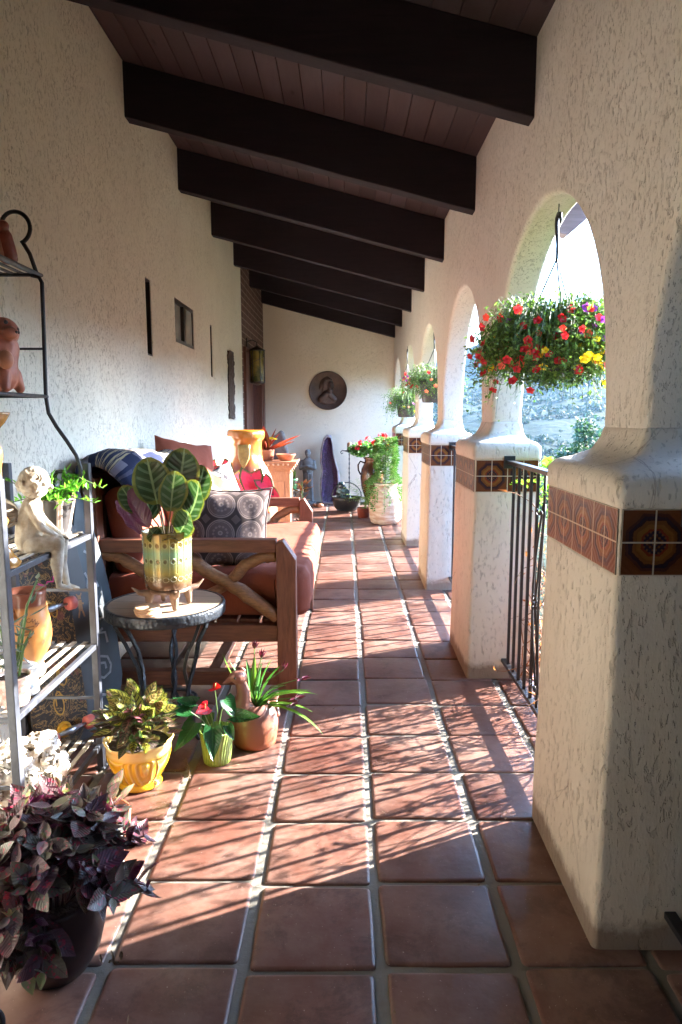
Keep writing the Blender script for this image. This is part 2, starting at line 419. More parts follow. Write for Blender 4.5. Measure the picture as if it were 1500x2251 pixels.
# heavy beams
M_TAIL = wood('pale lilac grey rafter tail', (.17, .145, .17), (.11, .09, .105), 4, (1.2, 10, 10), .8, .5)  # rafter ends coloured paler than the rest of the beam
BY = [-2.1, -.82, .42, 1.66, 2.90, 4.11, 5.33, 6.58, 7.82, 9.06, 10.30]
order = ['', '', 'heavy dark beam nearest overhead, hidden mostly above the view', 'heavy dark beam overhead just before the porch ceiling opens up', 'largest dark ceiling beam, crossing the top of the porch', 'dark ceiling beam next beyond the largest one', 'dark ceiling beam above the first slit window',
         'dark ceiling beam above the small square window', 'dark ceiling beam above the second slit window', 'dark ceiling beam with its left end on the brickwork', 'dark ceiling beam hard against the end wall']
for j, yb in enumerate(BY):
    if j in (0, 1): lab = 'dark ceiling beam behind the viewer over the porch'
    else: lab = order[j]
    mb = MB()
    def sec(x, ytop=0):
        return [(x, yb - .09, zc(x) - .283), (x, yb, zc(x) - .283), (x, yb, zc(x) - .001), (x, yb - .09, zc(x) - .001)]
    xs = [-1.26, -1.2, -.9, -.6, -.3, 0, .3, .6, .72, 1.0, 1.24]
    rb = random.Random(j); P = []
    for x in xs: P += [(a, b_ + rb.uniform(-.0015, .0015), c_ + rb.uniform(-.002, .002)) for a, b_, c_ in sec(x)]
    P += [(1.34, yb - .09, zc(1.34) - .17), (1.34, yb, zc(1.34) - .17), (1.34, yb, zc(1.34) - .001), (1.34, yb - .09, zc(1.34) - .001)]
    F = []
    for i in range(len(xs)):
        for a in range(4): F.append((i * 4 + a, (i + 1) * 4 + a, (i + 1) * 4 + (a + 1) % 4, i * 4 + (a + 1) % 4))
    F += [(0, 1, 2, 3), tuple(len(P) - 1 - a for a in range(4))]
    mb.add(P, F); mb.mi = [1 if sum(P[q][0] for q in f) / len(f) > .95 else 0 for f in F]
    o = mb.build('ceiling_beam', [M_BEAM, M_TAIL], None, False, bevel=.005)
    tag(o, lab, 'ceiling beam', 'dark beams under the porch roof')

# house wall on the left with windows, thickened
def slab_with_holes(y0, y1, z0f, z1f, holes, xin, xout, mat, name, parent, step=.5):
    """wall in a YZ plane; holes = (ya, yb, za, zb); z1f(y)->top"""
    ys = sorted(set([y0, y1] + [h[0] for h in holes] + [h[1] for h in holes] + [y0 + i * step for i in range(1, int((y1 - y0) / step) + 1) if y0 + i * step < y1 - .02]))
    zs = sorted(set([z0f, z1f] + [h[2] for h in holes] + [h[3] for h in holes]))
    mb = MB(); idx = {}
    def vid(y, z, x):
        key = (round(y, 4), round(z, 4), x)
        if key not in idx: idx[key] = len(mb.v); mb.v.append((x, y, z))
        return idx[key]
    inh = lambda a, b: any(h[0] - 1e-5 <= a and b <= h[1] + 1e-5 for h in ()) 
    def solid(i, jz):
        if i < 0 or jz < 0 or i >= len(ys) - 1 or jz >= len(zs) - 1: return False
        cy_ = (ys[i] + ys[i + 1]) / 2; cz_ = (zs[jz] + zs[jz + 1]) / 2
        return not any(h[0] < cy_ < h[1] and h[2] < cz_ < h[3] for h in holes)
    for i in range(len(ys) - 1):
        for j in range(len(zs) - 1):
            if not solid(i, j): continue
            a, b, c, d = ys[i], ys[i + 1], zs[j], zs[j + 1]
            mb.face((vid(a, c, xin), vid(b, c, xin), vid(b, d, xin), vid(a, d, xin)))
            mb.face((vid(a, c, xout), vid(a, d, xout), vid(b, d, xout), vid(b, c, xout)))
            if not solid(i - 1, j): mb.face((vid(a, c, xin), vid(a, d, xin), vid(a, d, xout), vid(a, c, xout)))
            if not solid(i + 1, j): mb.face((vid(b, c, xin), vid(b, c, xout), vid(b, d, xout), vid(b, d, xin)))
            if not solid(i, j - 1): mb.face((vid(a, c, xin), vid(a, c, xout), vid(b, c, xout), vid(b, c, xin)))
            if not solid(i, j + 1): mb.face((vid(a, d, xin), vid(b, d, xin), vid(b, d, xout), vid(a, d, xout)))
    return mb.build(name, mat, parent, False, bevel=.012, bseg=3)
house = thing('house_wall', 'long cream stucco house wall behind the bench, with slit windows', 'wall', (0, 0, 0))
wins = [(4.30, 4.42, 1.65, 2.11), (5.02, 5.64, 1.805, 2.112), (6.31, 6.40, 1.63, 2.09)]
slab_with_holes(-2.8, 8.22, -.05, 3.26, wins, -1.2, -1.42, M_WALL, 'stucco_face', house)
M_BRONZE = simple('dark bronze window metal', (.018, .014, .012), (.03, .022, .018), 10, .4, .3)
M_GLASS = simple('reflection grey pane', (.36, .37, .35), (.28, .29, .28), 5, .12, 0, 0, 10, 0, .6)  # grey of the reflection put into the pane's base colour
M_GLASSDK = simple('dark pane', (.05, .055, .055), (.03, .033, .035), 5, .08, 0, 0, 10, 0, .8)
for wi, (a, b, c, d) in enumerate(wins):
    fr = MB(); t = .012 if wi != 1 else .028; x0, x1 = -1.275, -1.205
    fr.b2((x0, a, d - t), (x1, b, d)); fr.b2((x0, a, c), (x1, b, c + t)); fr.b2((x0, a, c + t), (x1, a + t, d - t)); fr.b2((x0, b - t, c + t), (x1, b, d - t))
    if wi == 1: fr.b2((x0, (a + b) / 2 - .035, c + t), (x1 + .004, (a + b) / 2 + .03, d - t))
    w = fr.build('window', M_BRONZE, house, bevel=.002)
    if wi == 1:
        MB().b2((x1 - .03, a + t, c + t), (x1 - .02, (a + b) / 2 - .035, d - t)).build('pane', M_GLASS, w); MB().b2((x1 - .014, (a + b) / 2 + .03, c + t), (x1 - .006, b - t, d - t)).build('pane', M_GLASS, w)
    else: MB().b2((x0 + .03, a + t, c + t), (x0 + .04, b - t, d - t)).build('pane', M_GLASSDK, w)
# brick wall with door at the far end
k = NT('thin brown brick'); p = k.geo(); sx = k.sep(p); cv = k.n('ShaderNodeCombineXYZ'); k.l(sx[1], cv.inputs[0]); k.l(sx[2], cv.inputs[1])
br = k.n('ShaderNodeTexBrick'); k.l(cv.outputs[0], br.inputs['Vector']); br.inputs['Scale'].default_value = 1
br.inputs['Brick Width'].default_value = .30; br.inputs['Row Height'].default_value = .078; br.inputs['Mortar Size'].default_value = .0065
br.inputs['Color1'].default_value = (.085, .040, .030, 1); br.inputs['Color2'].default_value = (.13, .062, .045, 1); br.inputs['Mortar'].default_value = (.30, .22, .18, 1)
hb = k.math('SUBTRACT', 1.0, br.outputs['Fac'])
M_BRICK = k.fin(br.outputs['Color'], .7, .3, 0, k.bump(k.math('ADD', hb, k.math('MULTIPLY', k.noise(p, 60), .3)), .7, .006))
bw = thing('brick_wall', 'dark brown brick wall beside the far doorway', 'wall')
slab_with_holes(8.22, 10.4, -.05, 3.26, [(8.34, 9.95, -.05, 2.1)], -1.2, -1.42, M_BRICK, 'brickwork', bw, 3)
M_TRIM = wood('door trim timber', (.13, .045, .028), (.07, .026, .018), 8, (10, 10, 1.5), .45, .3)
door = thing('entry_door', 'brown timber door with a narrow gold strip, recessed in the brick wall', 'door', (-1.2, 8.34, 0))
mb = MB(); mb.b2((-.16, 0.002, 0), (.03, .07, 2.04)); mb.b2((-.16, 1.538, 0), (.03, 1.606, 2.04)); mb.b2((-.16, 0.002, 2.04), (.03, 1.606, 2.098)); mb.build('door_frame', M_TRIM, door, bevel=.004)
MB().b2((-.155, .07, .01), (-.11, .55, 2.04)).build('side_panel', M_BRICK, door)
mb = MB(); mb.b2((-.15, .55, .01), (-.09, 1.50, 2.04)); mb.b2((-.09, .62, 1.15), (-.082, 1.43, 1.95)); mb.b2((-.09, .62, .15), (-.082, 1.43, 1.0)); mb.build('door_leaf', M_TRIM, door, bevel=.006)
MB().b2((-.088, .68, .3), (-.07, .78, 1.9)).build('gold_strip', simple('brass strip', (.55, .32, .07), (.4, .22, .05), 6, .35, .6), door, bevel=.003)
mb = MB(); mb.tube([(-.082, 1.42, 1.0), (-.04, 1.42, 1.0)], .01); mb.tube([(-.04, 1.42, 1.0), (-.04, 1.32, 1.0)], .01); mb.build('handle', M_BRONZE, door)
mb = MB(); mb.b2((-.11, .36, 1.12), (-.075, .46, 1.42)); mb.b2((-.075, .385, 1.18), (-.07, .435, 1.24)); mb.b2((-.075, .385, 1.28), (-.07, .435, 1.34))
tag(mb.build('door_phone', simple('black plastic', (.02, .02, .022), None, 8, .3), None, loc=(-1.2, 8.34, 0), bevel=.004), 'small black entry phone on the brickwork inside the doorway', 'entry phone')
# second timber post by the end wall
mb = MB(); mb.b2((-1.2, 10.02, 0), (-1.165, 10.12, 2.02)); mb.b2((-1.2, 10.12, 0), (-1.175, 10.3, 1.98))
tag(mb.build('timber_trim_board', M_TRIM, None, bevel=.004), 'tall dark timber board between the doorway and the end wall', 'trim board')
# end wall, and unseen dark wall added behind the viewer to dim the porch
mb = MB(); mb.b2((-1.45, 10.4, -.05), (1.0, 10.6, 3.3)); tag(mb.build('end_wall', M_END, None), 'plain cream stucco wall closing the far end of the porch', 'wall')
mb = MB(); mb.b2((-1.45, -1.2, -.05), (1.0, -1.05, 3.3)); tag(mb.build('back_wall', M_TRIM, None), 'unseen dark timber wall added close behind the viewer to dim the near porch', 'wall')

# arcade: arched wall on six piers
arc = thing('arcade', 'cream stucco arcade of round arches on tile banded piers', 'arcade')
AC = [.935 + 1.75 * i for i in range(0, 6)]       # arch centres
AR, ZS = .735, 1.325
def arch_wall():
    mb = MB(); XI, XO = .72, .868; ZT = lambda x: 2.80
    def strip(pts, zt0=None):
        # pts: list of (y, z_bottom); quads up to top
        n = len(pts)
        for a in range(n - 1):
            (ya, za), (yb, zb) = pts[a], pts[a + 1]
            if abs(ya - yb) < 1e-6: continue
            tin = zc(XI) + .02; tout = zc(XO) + .02; zm = 2.25
            for X, T, fl in ((XI, tin, 0), (XO, tout, 1)):
                q = [(X, ya, za), (X, yb, zb), (X, yb, zm), (X, ya, zm)]; q2 = [(X, ya, zm), (X, yb, zm), (X, yb, T), (X, ya, T)]
                for Q in (q, q2):
                    mb.add(Q if fl else Q[::-1], [(0, 1, 2, 3)])
            if not (za == ZS and zb == ZS): mb.add([(XI, ya, za), (XO, ya, za), (XO, yb, zb), (XI, yb, zb)], [(0, 3, 2, 1)])
            mb.add([(XI, ya, tin), (XI, yb, tin), (XO, yb, tout), (XO, ya, tout)], [(0, 1, 2, 3)])
    ycol0 = -2.72
    prev = ycol0
    allp = []
    for ci, c in enumerate(AC):
        s_, e_ = c - AR, c + AR
        strip([(prev, ZS), (s_, ZS)])
        for X, fl in ((XI, 0), (XO, 1)):
            Q = [(X, prev, 1.14), (X, s_, 1.14), (X, s_, ZS), (X, prev, ZS)]; mb.add(Q if fl else Q[::-1], [(0, 1, 2, 3)])
        # reveal verticals
        for (yy, sgn) in ((s_, 1), (e_, -1)):
            if yy > 10.4: continue
            q = [(XI, yy, 1.14), (XO, yy, 1.14), (XO, yy, ZS), (XI, yy, ZS)]
            mb.add(q if sgn < 0 else q[::-1], [(0, 1, 2, 3)])
        N = 30; pts = []
        for a in range(N + 1):
            th = math.pi - math.pi * a / N
            y = c + AR * math.cos(th); z = ZS + AR * math.sin(th) * 1.0
            if y > 10.42: pts.append((10.42, z)); break
            pts.append((y, z))
        strip(pts)
        # face fillers for straight part of jambs (wall starts at jamb so nothing needed)
        prev = e_
    if prev < 10.4: strip([(prev, 1.14), (10.42, 1.14)])
    o = mb.build('arched_wall', M_ARC, arc)
    bm = bmesh.new(); bm.from_mesh(o.data); bmesh.ops.remove_doubles(bm, verts=bm.verts, dist=.0008); bmesh.ops.recalc_face_normals(bm, faces=bm.faces)
    bm.to_mesh(o.data); bm.free()
    b = o.modifiers.new('b', 'BEVEL'); b.width = .022; b.segments = 4; b.limit_method = 'ANGLE'; b.angle_limit = R(50)
    baked(o, True); o.data.set_sharp_from_angle(angle=R(40))
    return o
aw = arch_wall()
def rrect(x0, x1, y0, y1, r, z, n=4):
    P = []
    for (cx_, cy_, a0) in ((x1 - r, y1 - r, 0), (x0 + r, y1 - r, 90), (x0 + r, y0 + r, 180), (x1 - r, y0 + r, 270)):
        for i in range(n + 1):
            a = R(a0 + 90 * i / n); P.append((cx_ + r * math.cos(a), cy_ + r * math.sin(a), z))
    # insert points along the long sides
    return P
def pier_mesh(seed):
    """pier centred on y=0 ; rings from floor to cap"""
    rings = []
    zz = [0, .12, .24, .36, .48, .6, .72, .82, .9, .918]
    for z in zz: 
        t = z / .92
        rings.append((.600 + .013 * t, .928 - .004 * t, -.300 + .026 * t, .278 - .004 * t, .016, z))
    rings += [(.618, .922, -.272, .272, .004, .922), (.618, .922, -.272, .272, .004, 1.073), (.610, .930, -.280, .280, .018, 1.077), (.606, .934, -.284, .284, .022, 1.10), (.608, .932, -.282, .282, .026, 1.135), (.622, .918, -.268, .268, .03, 1.155),
              (.66, .885, -.232, .232, .03, 1.168), (.695, .878, -.175, .175, .03, 1.19), (.714, .873, -.150, .150, .02, 1.225), (.7195, .8685, -.1455, .1455, .022, 1.25), (.735, .85, -.12, .12, .02, 1.262)]
    mb = MB(); n = 20; off = Vector((seed * 3.1, seed * 1.7, 0))
    for (x0, x1, y0, y1, r, z) in rings:
        for q in rrect(x0, x1, y0, y1, r, z):
            w = Vector(q)
            if not (.92 < z < 1.075) and z < 1.2:
                d = noise.noise_vector((w + off) * 5) * .006 + noise.noise_vector((w + off) * 14) * .0025
                w += Vector((d.x, d.y, 0))
            mb.v.append(tuple(w))
    for i in range(len(rings) - 1):
        for a in range(n):
            mb.face((i * n + a, i * n + (a + 1) % n, (i + 1) * n + (a + 1) % n, (i + 1) * n + a))
    mb.face([(len(rings) - 1) * n + a for a in range(n)])
    return mb
# glazed tile band
k = NT('glazed medallion tiles'); u = k.sep(k.uv()); T = .0755
def fr_(s, p): return k.math('SUBTRACT', k.math('FRACT', k.math('DIVIDE', s, p)), .5)
m_ = k.math('ABSOLUTE', fr_(u[0], 2 * T)); n_ = k.math('ABSOLUTE', fr_(u[1], 2 * T))
wob = k.math('MULTIPLY_ADD', k.noise(k.uv(), 55, 3), .07, -.035)
oc = k.math('MAXIMUM', k.math('MAXIMUM', m_, n_), k.math('MULTIPLY', k.math('ADD', m_, n_), .70))
oc = k.math('ADD', oc, wob)
ringc = k.ramp(oc, [(0.0, (.012, .016, .05)), (.07, (.10, .03, .015)), (.10, (.012, .018, .06)), (.165, (.35, .05, .02)), (.20, (.42, .19, .04)), (.27, (.30, .12, .03)), (.325, (.035, .018, .03)), (.345, (.015, .018, .055)), (.385, (.10, .035, .035)), (.43, (.24, .085, .03))], 'CONSTANT')
pet = k.math('MULTIPLY', k.math('SINE', k.math('MULTIPLY', m_, 70)), k.math('SINE', k.math('MULTIPLY', n_, 70)))
ringc = k.mix(k.math('MULTIPLY', k.ramp(pet, [(.3, 0), (.5, 1)]), k.ramp(oc, [(.17, .6), (.2, 0)])), ringc, (.45, .2, .05))
ringc = k.mix(k.math('MULTIPLY', k.noise(k.geo(), 12, 3), .35), ringc, (.20, .055, .02)); ringc = k.mix(1.0, ringc, (.50, .47, .45), 'MULTIPLY')
gx = k.math('GREATER_THAN', k.math('ABSOLUTE', fr_(u[0], T)), .475); gy = k.math('GREATER_THAN', k.math('ABSOLUTE', fr_(u[1], T)), .475)
g = k.math('MAXIMUM', gx, gy)
colr = k.mix(g, ringc, (.48, .42, .33))
rgh = k.math('MULTIPLY_ADD', g, .5, .30)
hh = k.math('ADD', k.math('SUBTRACT', 1.0, g), k.math('MULTIPLY', k.math('SINE', k.math('MULTIPLY', oc, 70)), .18))
hh = k.math('ADD', hh, k.math('MULTIPLY', k.noise(k.geo(), 60, 2), .3))
M_TILES = k.fin(colr, rgh, .16, 0, k.bump(hh, .45, .003))
PC = [1.81 + 1.75 * i for i in range(-1, 5)]
plab = ['stucco pier just behind the viewer on the right', 'largest nearest pier with a shaded rough front face', 'second pier, at the far end of the twiggy railing', 'third pier, white front and amber tile band', 'fourth pier, partly hidden behind the third', 'farthest pier, beside the cream flower pot']
for i, yc in enumerate(PC):
    if yc < 0 and False: continue
    mb = pier_mesh(i)
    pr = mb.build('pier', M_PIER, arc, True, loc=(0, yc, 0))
    b = pr.modifiers.new('s', 'SUBSURF'); b.subdivision_type = 'SIMPLE'; b.levels = b.render_levels = 1
    pr['label'] = plab[i]
    tb = MB(); z0, z1 = .9215, 1.0735
    def qd(a, b_, w):   # vertical quad from a to b with uv
        L = (Vector(b_) - Vector(a)).length
        nv = Vector((b_[1] - a[1], -(b_[0] - a[0]))).normalized() * .0035
        A = (a[0] + nv.x, a[1] + nv.y); B = (b_[0] + nv.x, b_[1] + nv.y); s0 = (-L / 2) + w; s1 = L / 2 + w
        tb.add([(A[0], A[1], z0), (B[0], B[1], z0), (B[0], B[1], z1), (A[0], A[1], z1)], [(0, 1, 2, 3)], 0, [[(s0, 0), (s1, 0), (s1, .151), (s0, .151)]])
        tb.add([(a[0], a[1], z0), (b_[0], b_[1], z0), (B[0], B[1], z0), (A[0], A[1], z0), (a[0], a[1], z1), (b_[0], b_[1], z1), (B[0], B[1], z1), (A[0], A[1], z1)], [(0, 1, 2, 3), (7, 6, 5, 4), (0, 3, 7, 4), (1, 5, 6, 2)], 1)
    e = .268
    qd((.618, e), (.618, -e), .034)
    qd((.6225, -.272), (.9175, -.272), -.0035)
    qd((.922, -e), (.922, e), 0)
    qd((.9175, .272), (.6225, .272), T * 1.95)
    t_ = tb.build('tile_band', [M_TILES, M_GROUT], pr)
# ------------------------------------------------------------------ outdoors
k = NT('dry chaparral hillside'); p = k.geo()
a_ = k.noise(p, .016, 9, .62, .3); b_ = k.noise(p, .11, 6, .6); c_ = k.noise(p, 1.2, 4)
c = k.mix(k.ramp(a_, [(.38, 0), (.54, 1)]), (.022, .028, .015), (.005, .013, .007))
c = k.mix(k.ramp(b_, [(.47, 0), (.56, .85)]), c, (.007, .018, .009))
c = k.mix(k.ramp(a_, [(.56, 0), (.66, .5)]), c, (.045, .042, .032))
M_HILL = k.fin(c, .95, .1, 0, k.bump(k.math('ADD', b_, k.math('MULTIPLY', a_, 2.0)), 1.0, 2.5))
def hgt(x, y):
    r = math.hypot(x, y)
    if x < -1.6 and -4 < y < 12: return -.35
    v = Vector((x * .004, y * .004, 0)); v2 = v * .4
    # drop from the terrace to the valley, then rise to the ridge
    d = max(0, (x - 2.2)) if y < 14 else math.hypot(max(0, x - 2.2), (y - 14) * .6)
    z = -.35 - 26 * (1 - math.exp(-d / 60)) if x > 2.2 or y > 14 else -.35
    az = math.degrees(math.atan2(x, y))   # degrees right of +Y
    t = min(1, max(0, (r - 330) / 1250)); t = t * t * (3 - 2 * t)
    ridge = 1.12 * (95 + 2.4 * max(-8, min(30, az)) + 20 * noise.noise(Vector((az * .09, 2.2, 0))) + 10 * noise.noise(Vector((az * .35, 7, 0))))
    z += t * ridge * (1.1 + .5 * noise.noise(v2 * 1.5) + .35 * noise.noise(v2 * 4) + .12 * noise.noise(v2 * 10))
    z += min(1, r / 80) * (5 * noise.noise(v * 9) + 2.2 * noise.noise(v * 22) + 1.0 * noise.noise(v * 60))
    # nearer spur coming from the right
    sp = math.exp(-((r - 95 - az * 1.2) / 22) ** 2) * max(0, min(1, (az - 9) / 14))
    z += sp * 15
    return z
mb = MB(); nr, na = 128, 170
radii = [2.3 * (1.063 ** i) for i in range(nr)]
b0 = 0
for i, r in enumerate(radii):
    for j in range(na):
        # finer to the front-right where the arches look out
        tt = j / na; az = tt * 360
        az = 90 * 0 + (az)
        if az < 180: azz = -10 + 50 * (az / 180) if True else az
        else: azz = 40 + 310 * ((az - 180) / 180)
        a = R(azz); x, y = r * math.sin(a), r * math.cos(a)
        mb.v.append((x, y, hgt(x, y) - (.0 if r > 3 else 0)))
for i in range(nr - 1):
    for j in range(na):
        mb.face((i * na + j, i * na + (j + 1) % na, (i + 1) * na + (j + 1) % na, (i + 1) * na + j))
mb.face([j for j in range(na)])
bmv = mb.build('hillside_terrain', M_HILL, None, True); tag(bmv, kind='structure')
bm = bmesh.new(); bm.from_mesh(bmv.data); bmesh.ops.recalc_face_normals(bm, faces=bm.faces); bm.to_mesh(bmv.data); bm.free()
if bmv.data.polygons[5].normal.z < 0: bmv.data.flip_normals()

# chaparral bushes scattered over the hillsides (too many to count)
M_SCRUB = simple('scrub foliage', (.008, .020, .009), (.016, .030, .012), .6, .85, transl=.15)
mb = MB(); rs = random.Random(11)
for i in range(2600):
    az = rs.uniform(2, 27); r = rs.uniform(30, 900) if i % 3 else rs.uniform(40, 140); a = R(az); x, y = r * math.sin(a), r * math.cos(a)
    if noise.noise(Vector((x * .02, y * .02, 5))) < -.15: continue
    z = hgt(x, y); s = rs.uniform(.8, 2.2) * (.6 + r / 260)
    for q in range(16):
        d = Vector((rs.gauss(0, 1), rs.gauss(0, 1), abs(rs.gauss(0, .8)))).normalized()
        c = Vector((x, y, z)) + Vector((d.x * s, d.y * s, d.z * s * .8)) * rs.uniform(.3, 1)
        mb.chip(c, Vector((rs.gauss(0, 1), rs.gauss(0, 1), rs.gauss(0, 1))), d, s * .75, s * .6)
tag(mb.build('hillside_scrub', M_SCRUB), 'scattered scrub bushes covering the hazy hillside', 'scrub', kind='stuff')

# a leafy tree standing on the slope outside the second arch
def tree(name, label, x, y, z0, h, rad, n, mats, leafL, seed, lean=0):
    rs = random.Random(seed); t = thing(name, label, 'tree', (x, y, z0))
    mb = MB(); pts = [(0, 0, 0)]; 
    for i in range(1, 7): pts.append((lean * i / 6 + rs.uniform(-.05, .05) * h / 5, rs.uniform(-.05, .05) * h / 5, h * .85 * i / 6))
    mb.tube(pts, [h * .035 * (1 - i / 7.5) for i in range(7)], 8)
    tips = []
    for i in range(26):
        k0 = rs.randint(2, 5); p0 = Vector(pts[k0]); a = rs.uniform(0, 6.28); ln = rad * rs.uniform(.5, 1.0) * (1.15 - k0 / 9)
        p1 = p0 + Vector((math.cos(a) * ln * .6, math.sin(a) * ln * .6, ln * .35)); p2 = p0 + Vector((math.cos(a) * ln, math.sin(a) * ln, ln * rs.uniform(.3, .8)))
        mb.tube([p0, p1, p2], [h * .012, h * .008, h * .003], 5); tips += [p1, p2, (p1 + p2) / 2]
    tips += [Vector(pts[-1])] * 3
    mb.build('trunk', mats[0], t, True)
    cr = MB()
    for tp in tips:
        cs = rad * rs.uniform(.16, .34)
        for q in range(n // len(tips)):
            d = Vector((rs.gauss(0, 1), rs.gauss(0, 1), rs.gauss(0, .8))); d = d.normalized() * (rs.random() ** .45)
            c = tp + d * cs; cr.chip(c, Vector((rs.gauss(0, 1), rs.gauss(0, 1), rs.gauss(-.2, .8))), Vector((rs.gauss(0, .6), rs.gauss(0, .6), 1)), leafL * rs.uniform(.7, 1.3), leafL * .5)
    cr.build('crown', mats[1], t)
    return t
M_BARK = simple('bark', (.12, .085, .06), (.07, .05, .035), 12, .9, 0, .8, 30)
M_TREELEAF = simple('tree leaf', (.018, .045, .022), (.035, .07, .03), 1.5, .6, transl=.25)
tree('leafy_tree', 'dark green tree on the slope seen low beside the nearest column', 9.5, 27.5, hgt(9.5, 27.5) - .1, 1.75 - hgt(9.5, 27.5), 2.1, 5200, (M_BARK, M_TREELEAF), .26, 4)
tree('slope_tree', 'pale hazy tree on the hillside beyond the farther arches', 12.2, 60, hgt(12.2, 60) - .1, 7.5, 3.6, 3600, (M_BARK, M_TREELEAF), .55, 9)

# planting behind the railing: dry tangled shrub with green fern tips, terrace soil
M_TWIG = simple('dry orange twig', (.30, .13, .06), (.17, .08, .04), 8, .7, 0, .3, 50)
M_DRY = simple('dry brown leaf', (.42, .17, .07), (.28, .10, .05), 5, .7, transl=.3)
M_FERN = simple('bright fern green', (.22, .40, .035), (.12, .27, .03), 12, .45, transl=.45)
def dry_shrub(label, x0, x1, y0, y1, h, n, seed, fern=True, leafn=500, grp='dry shrubs behind the railings'):
    rs = random.Random(seed); t = thing('dry_shrub', label, 'shrub', ((x0 + x1) / 2, (y0 + y1) / 2, -.33), 0, grp)
    L = Vector((t.location)); mb = MB(); lf = MB(); fe = MB()
    for i in range(n):
        p = Vector((rs.uniform(x0, x1), rs.uniform(y0, y1), -.33)) - L; d = Vector((rs.gauss(0, .25), rs.gauss(0, .3), 1)).normalized(); pts = [p]; ln = (h + .33) * rs.uniform(.6, 1.0) / 9
        for s in range(9):
            d = (d + Vector((rs.gauss(0, .28), rs.gauss(0, .28), rs.gauss(.02, .14)))).normalized(); p = p + d * ln
            if p.x + L.x < x0 - .02: p.x = x0 - .02 - L.x + rs.uniform(0, .03); d.x = abs(d.x)
            pts.append(p)
            if rs.random() < .55:
                q = p; e = (d + Vector((rs.gauss(0, .9), rs.gauss(0, .9), rs.gauss(0, .6)))).normalized(); br = [q]
                for s2 in range(4): e = (e + Vector((rs.gauss(0, .35), rs.gauss(0, .35), rs.gauss(-.05, .3)))).normalized(); q = q + e * rs.uniform(.03, .06); br.append(q)
                mb.tube(br, [.0028, .0023, .0018, .0013, .0008], 4, cap=False)
                if rs.random() < .5: lf.leaf(q, e, (rs.gauss(0, 1), rs.gauss(0, 1), 1), rs.uniform(.03, .06), rs.uniform(.012, .022), rs.uniform(0, 2), .3, 3)
        mb.tube(pts, [.0055 * (1 - s / 11) for s in range(10)], 5, cap=False)
    for i in range(leafn):
        c = Vector((rs.uniform(x0, x1), rs.uniform(y0, y1), rs.uniform(-.25, h * .8))) - L
        lf.leaf(c, (rs.gauss(0, 1), rs.gauss(0, 1), rs.gauss(-.3, .8)), (rs.gauss(0, 1), rs.gauss(0, 1), 1), rs.uniform(.025, .06), rs.uniform(.010, .022), rs.uniform(0, 2), .3, 3)
    mb.build('twigs', M_TWIG, t, True); lf.build('dry_leaves', M_DRY, t)
    if fern:
        for i in range(fern):
            c = Vector((rs.uniform(x0 - .03, x1 - .05), rs.uniform(y0 + .1, y1 - .1), rs.uniform(h - .14, h + .0))) - L
            d = Vector((rs.gauss(-.15, .6), rs.gauss(0, .6), rs.uniform(.15, .8))).normalized(); nn = 7; ln = rs.uniform(.05, .12); side = d.cross(Vector((0, 0, 1))).normalized(); pts = []
            for s in range(nn):
                q = c + d * ln * s / nn + Vector((0, 0, -.10 * (s / nn) ** 2 * ln * 5)); pts.append(q)
                for sg in (-1, 1): fe.leaf(q, d * .8 + side * sg, (0, 0, 1), .038 * (1.1 - s / nn), .012, .4, .2, 3, 'lance')
            fe.tube(pts, .0013, 4); fe.build('fern_frond', M_FERN, t); fe = MB()
    return t
dry_shrub('tangled dry orange shrub with bright green tips behind the nearest railing', .86, 1.22, 2.12, 3.35, 1.08, 105, 1, 44, 700)
dry_shrub('dry twiggy shrub outside the arch right of the viewer', .98, 1.3, .35, 1.62, 1.05, 46, 2, 16, 700)
dry_shrub('sparse dry shrub behind the second railing', .98, 1.25, 3.9, 5.0, .62, 22, 5, 6, 160)
# light bush outside the third arch
def bush(name, label, c, rad, n, mat, L, seed, flowers=None, grp=None):
    rs = random.Random(seed); t = thing(name, label, 'bush', (c[0], c[1], c[2]), 0, grp); mb = MB(); st = MB()
    for i in range(14):
        a = rs.uniform(0, 6.28); e = Vector((math.cos(a) * rad * .7, math.sin(a) * rad * .7, rad * rs.uniform(.9, 1.7))); st.tube([(0, 0, 0), e * .5 + Vector((0, 0, rad * .2)), e], [.012, .008, .003], 5)
    for i in range(n):
        d = Vector((rs.gauss(0, 1), rs.gauss(0, 1), rs.gauss(0, 1))).normalized() * rad * rs.random() ** .4
        mb.leaf(Vector((d.x, d.y, rad * 1.1 + d.z)), (rs.gauss(0, 1), rs.gauss(0, 1), rs.gauss(0, 1)), (0, rs.gauss(0, 1), 1), L * rs.uniform(.6, 1.2), L * .45, .5, .2, 3)
    st.build('stems', M_TWIG, t); mb.build('foliage', mat, t); return t
M_PETD_ = simple('dense dark leaf', (.018, .036, .014), (.03, .055, .02), 5, .6, transl=.05)
M_LIGHTLEAF = simple('light green leaf', (.16, .26, .05), (.10, .18, .04), 6, .5, transl=.35)
bush('garden_bush', 'light green bush outside the third arch, seen beyond the columns', (1.9, 8.1, -.35), .62, 1500, M_LIGHTLEAF, .06, 21)

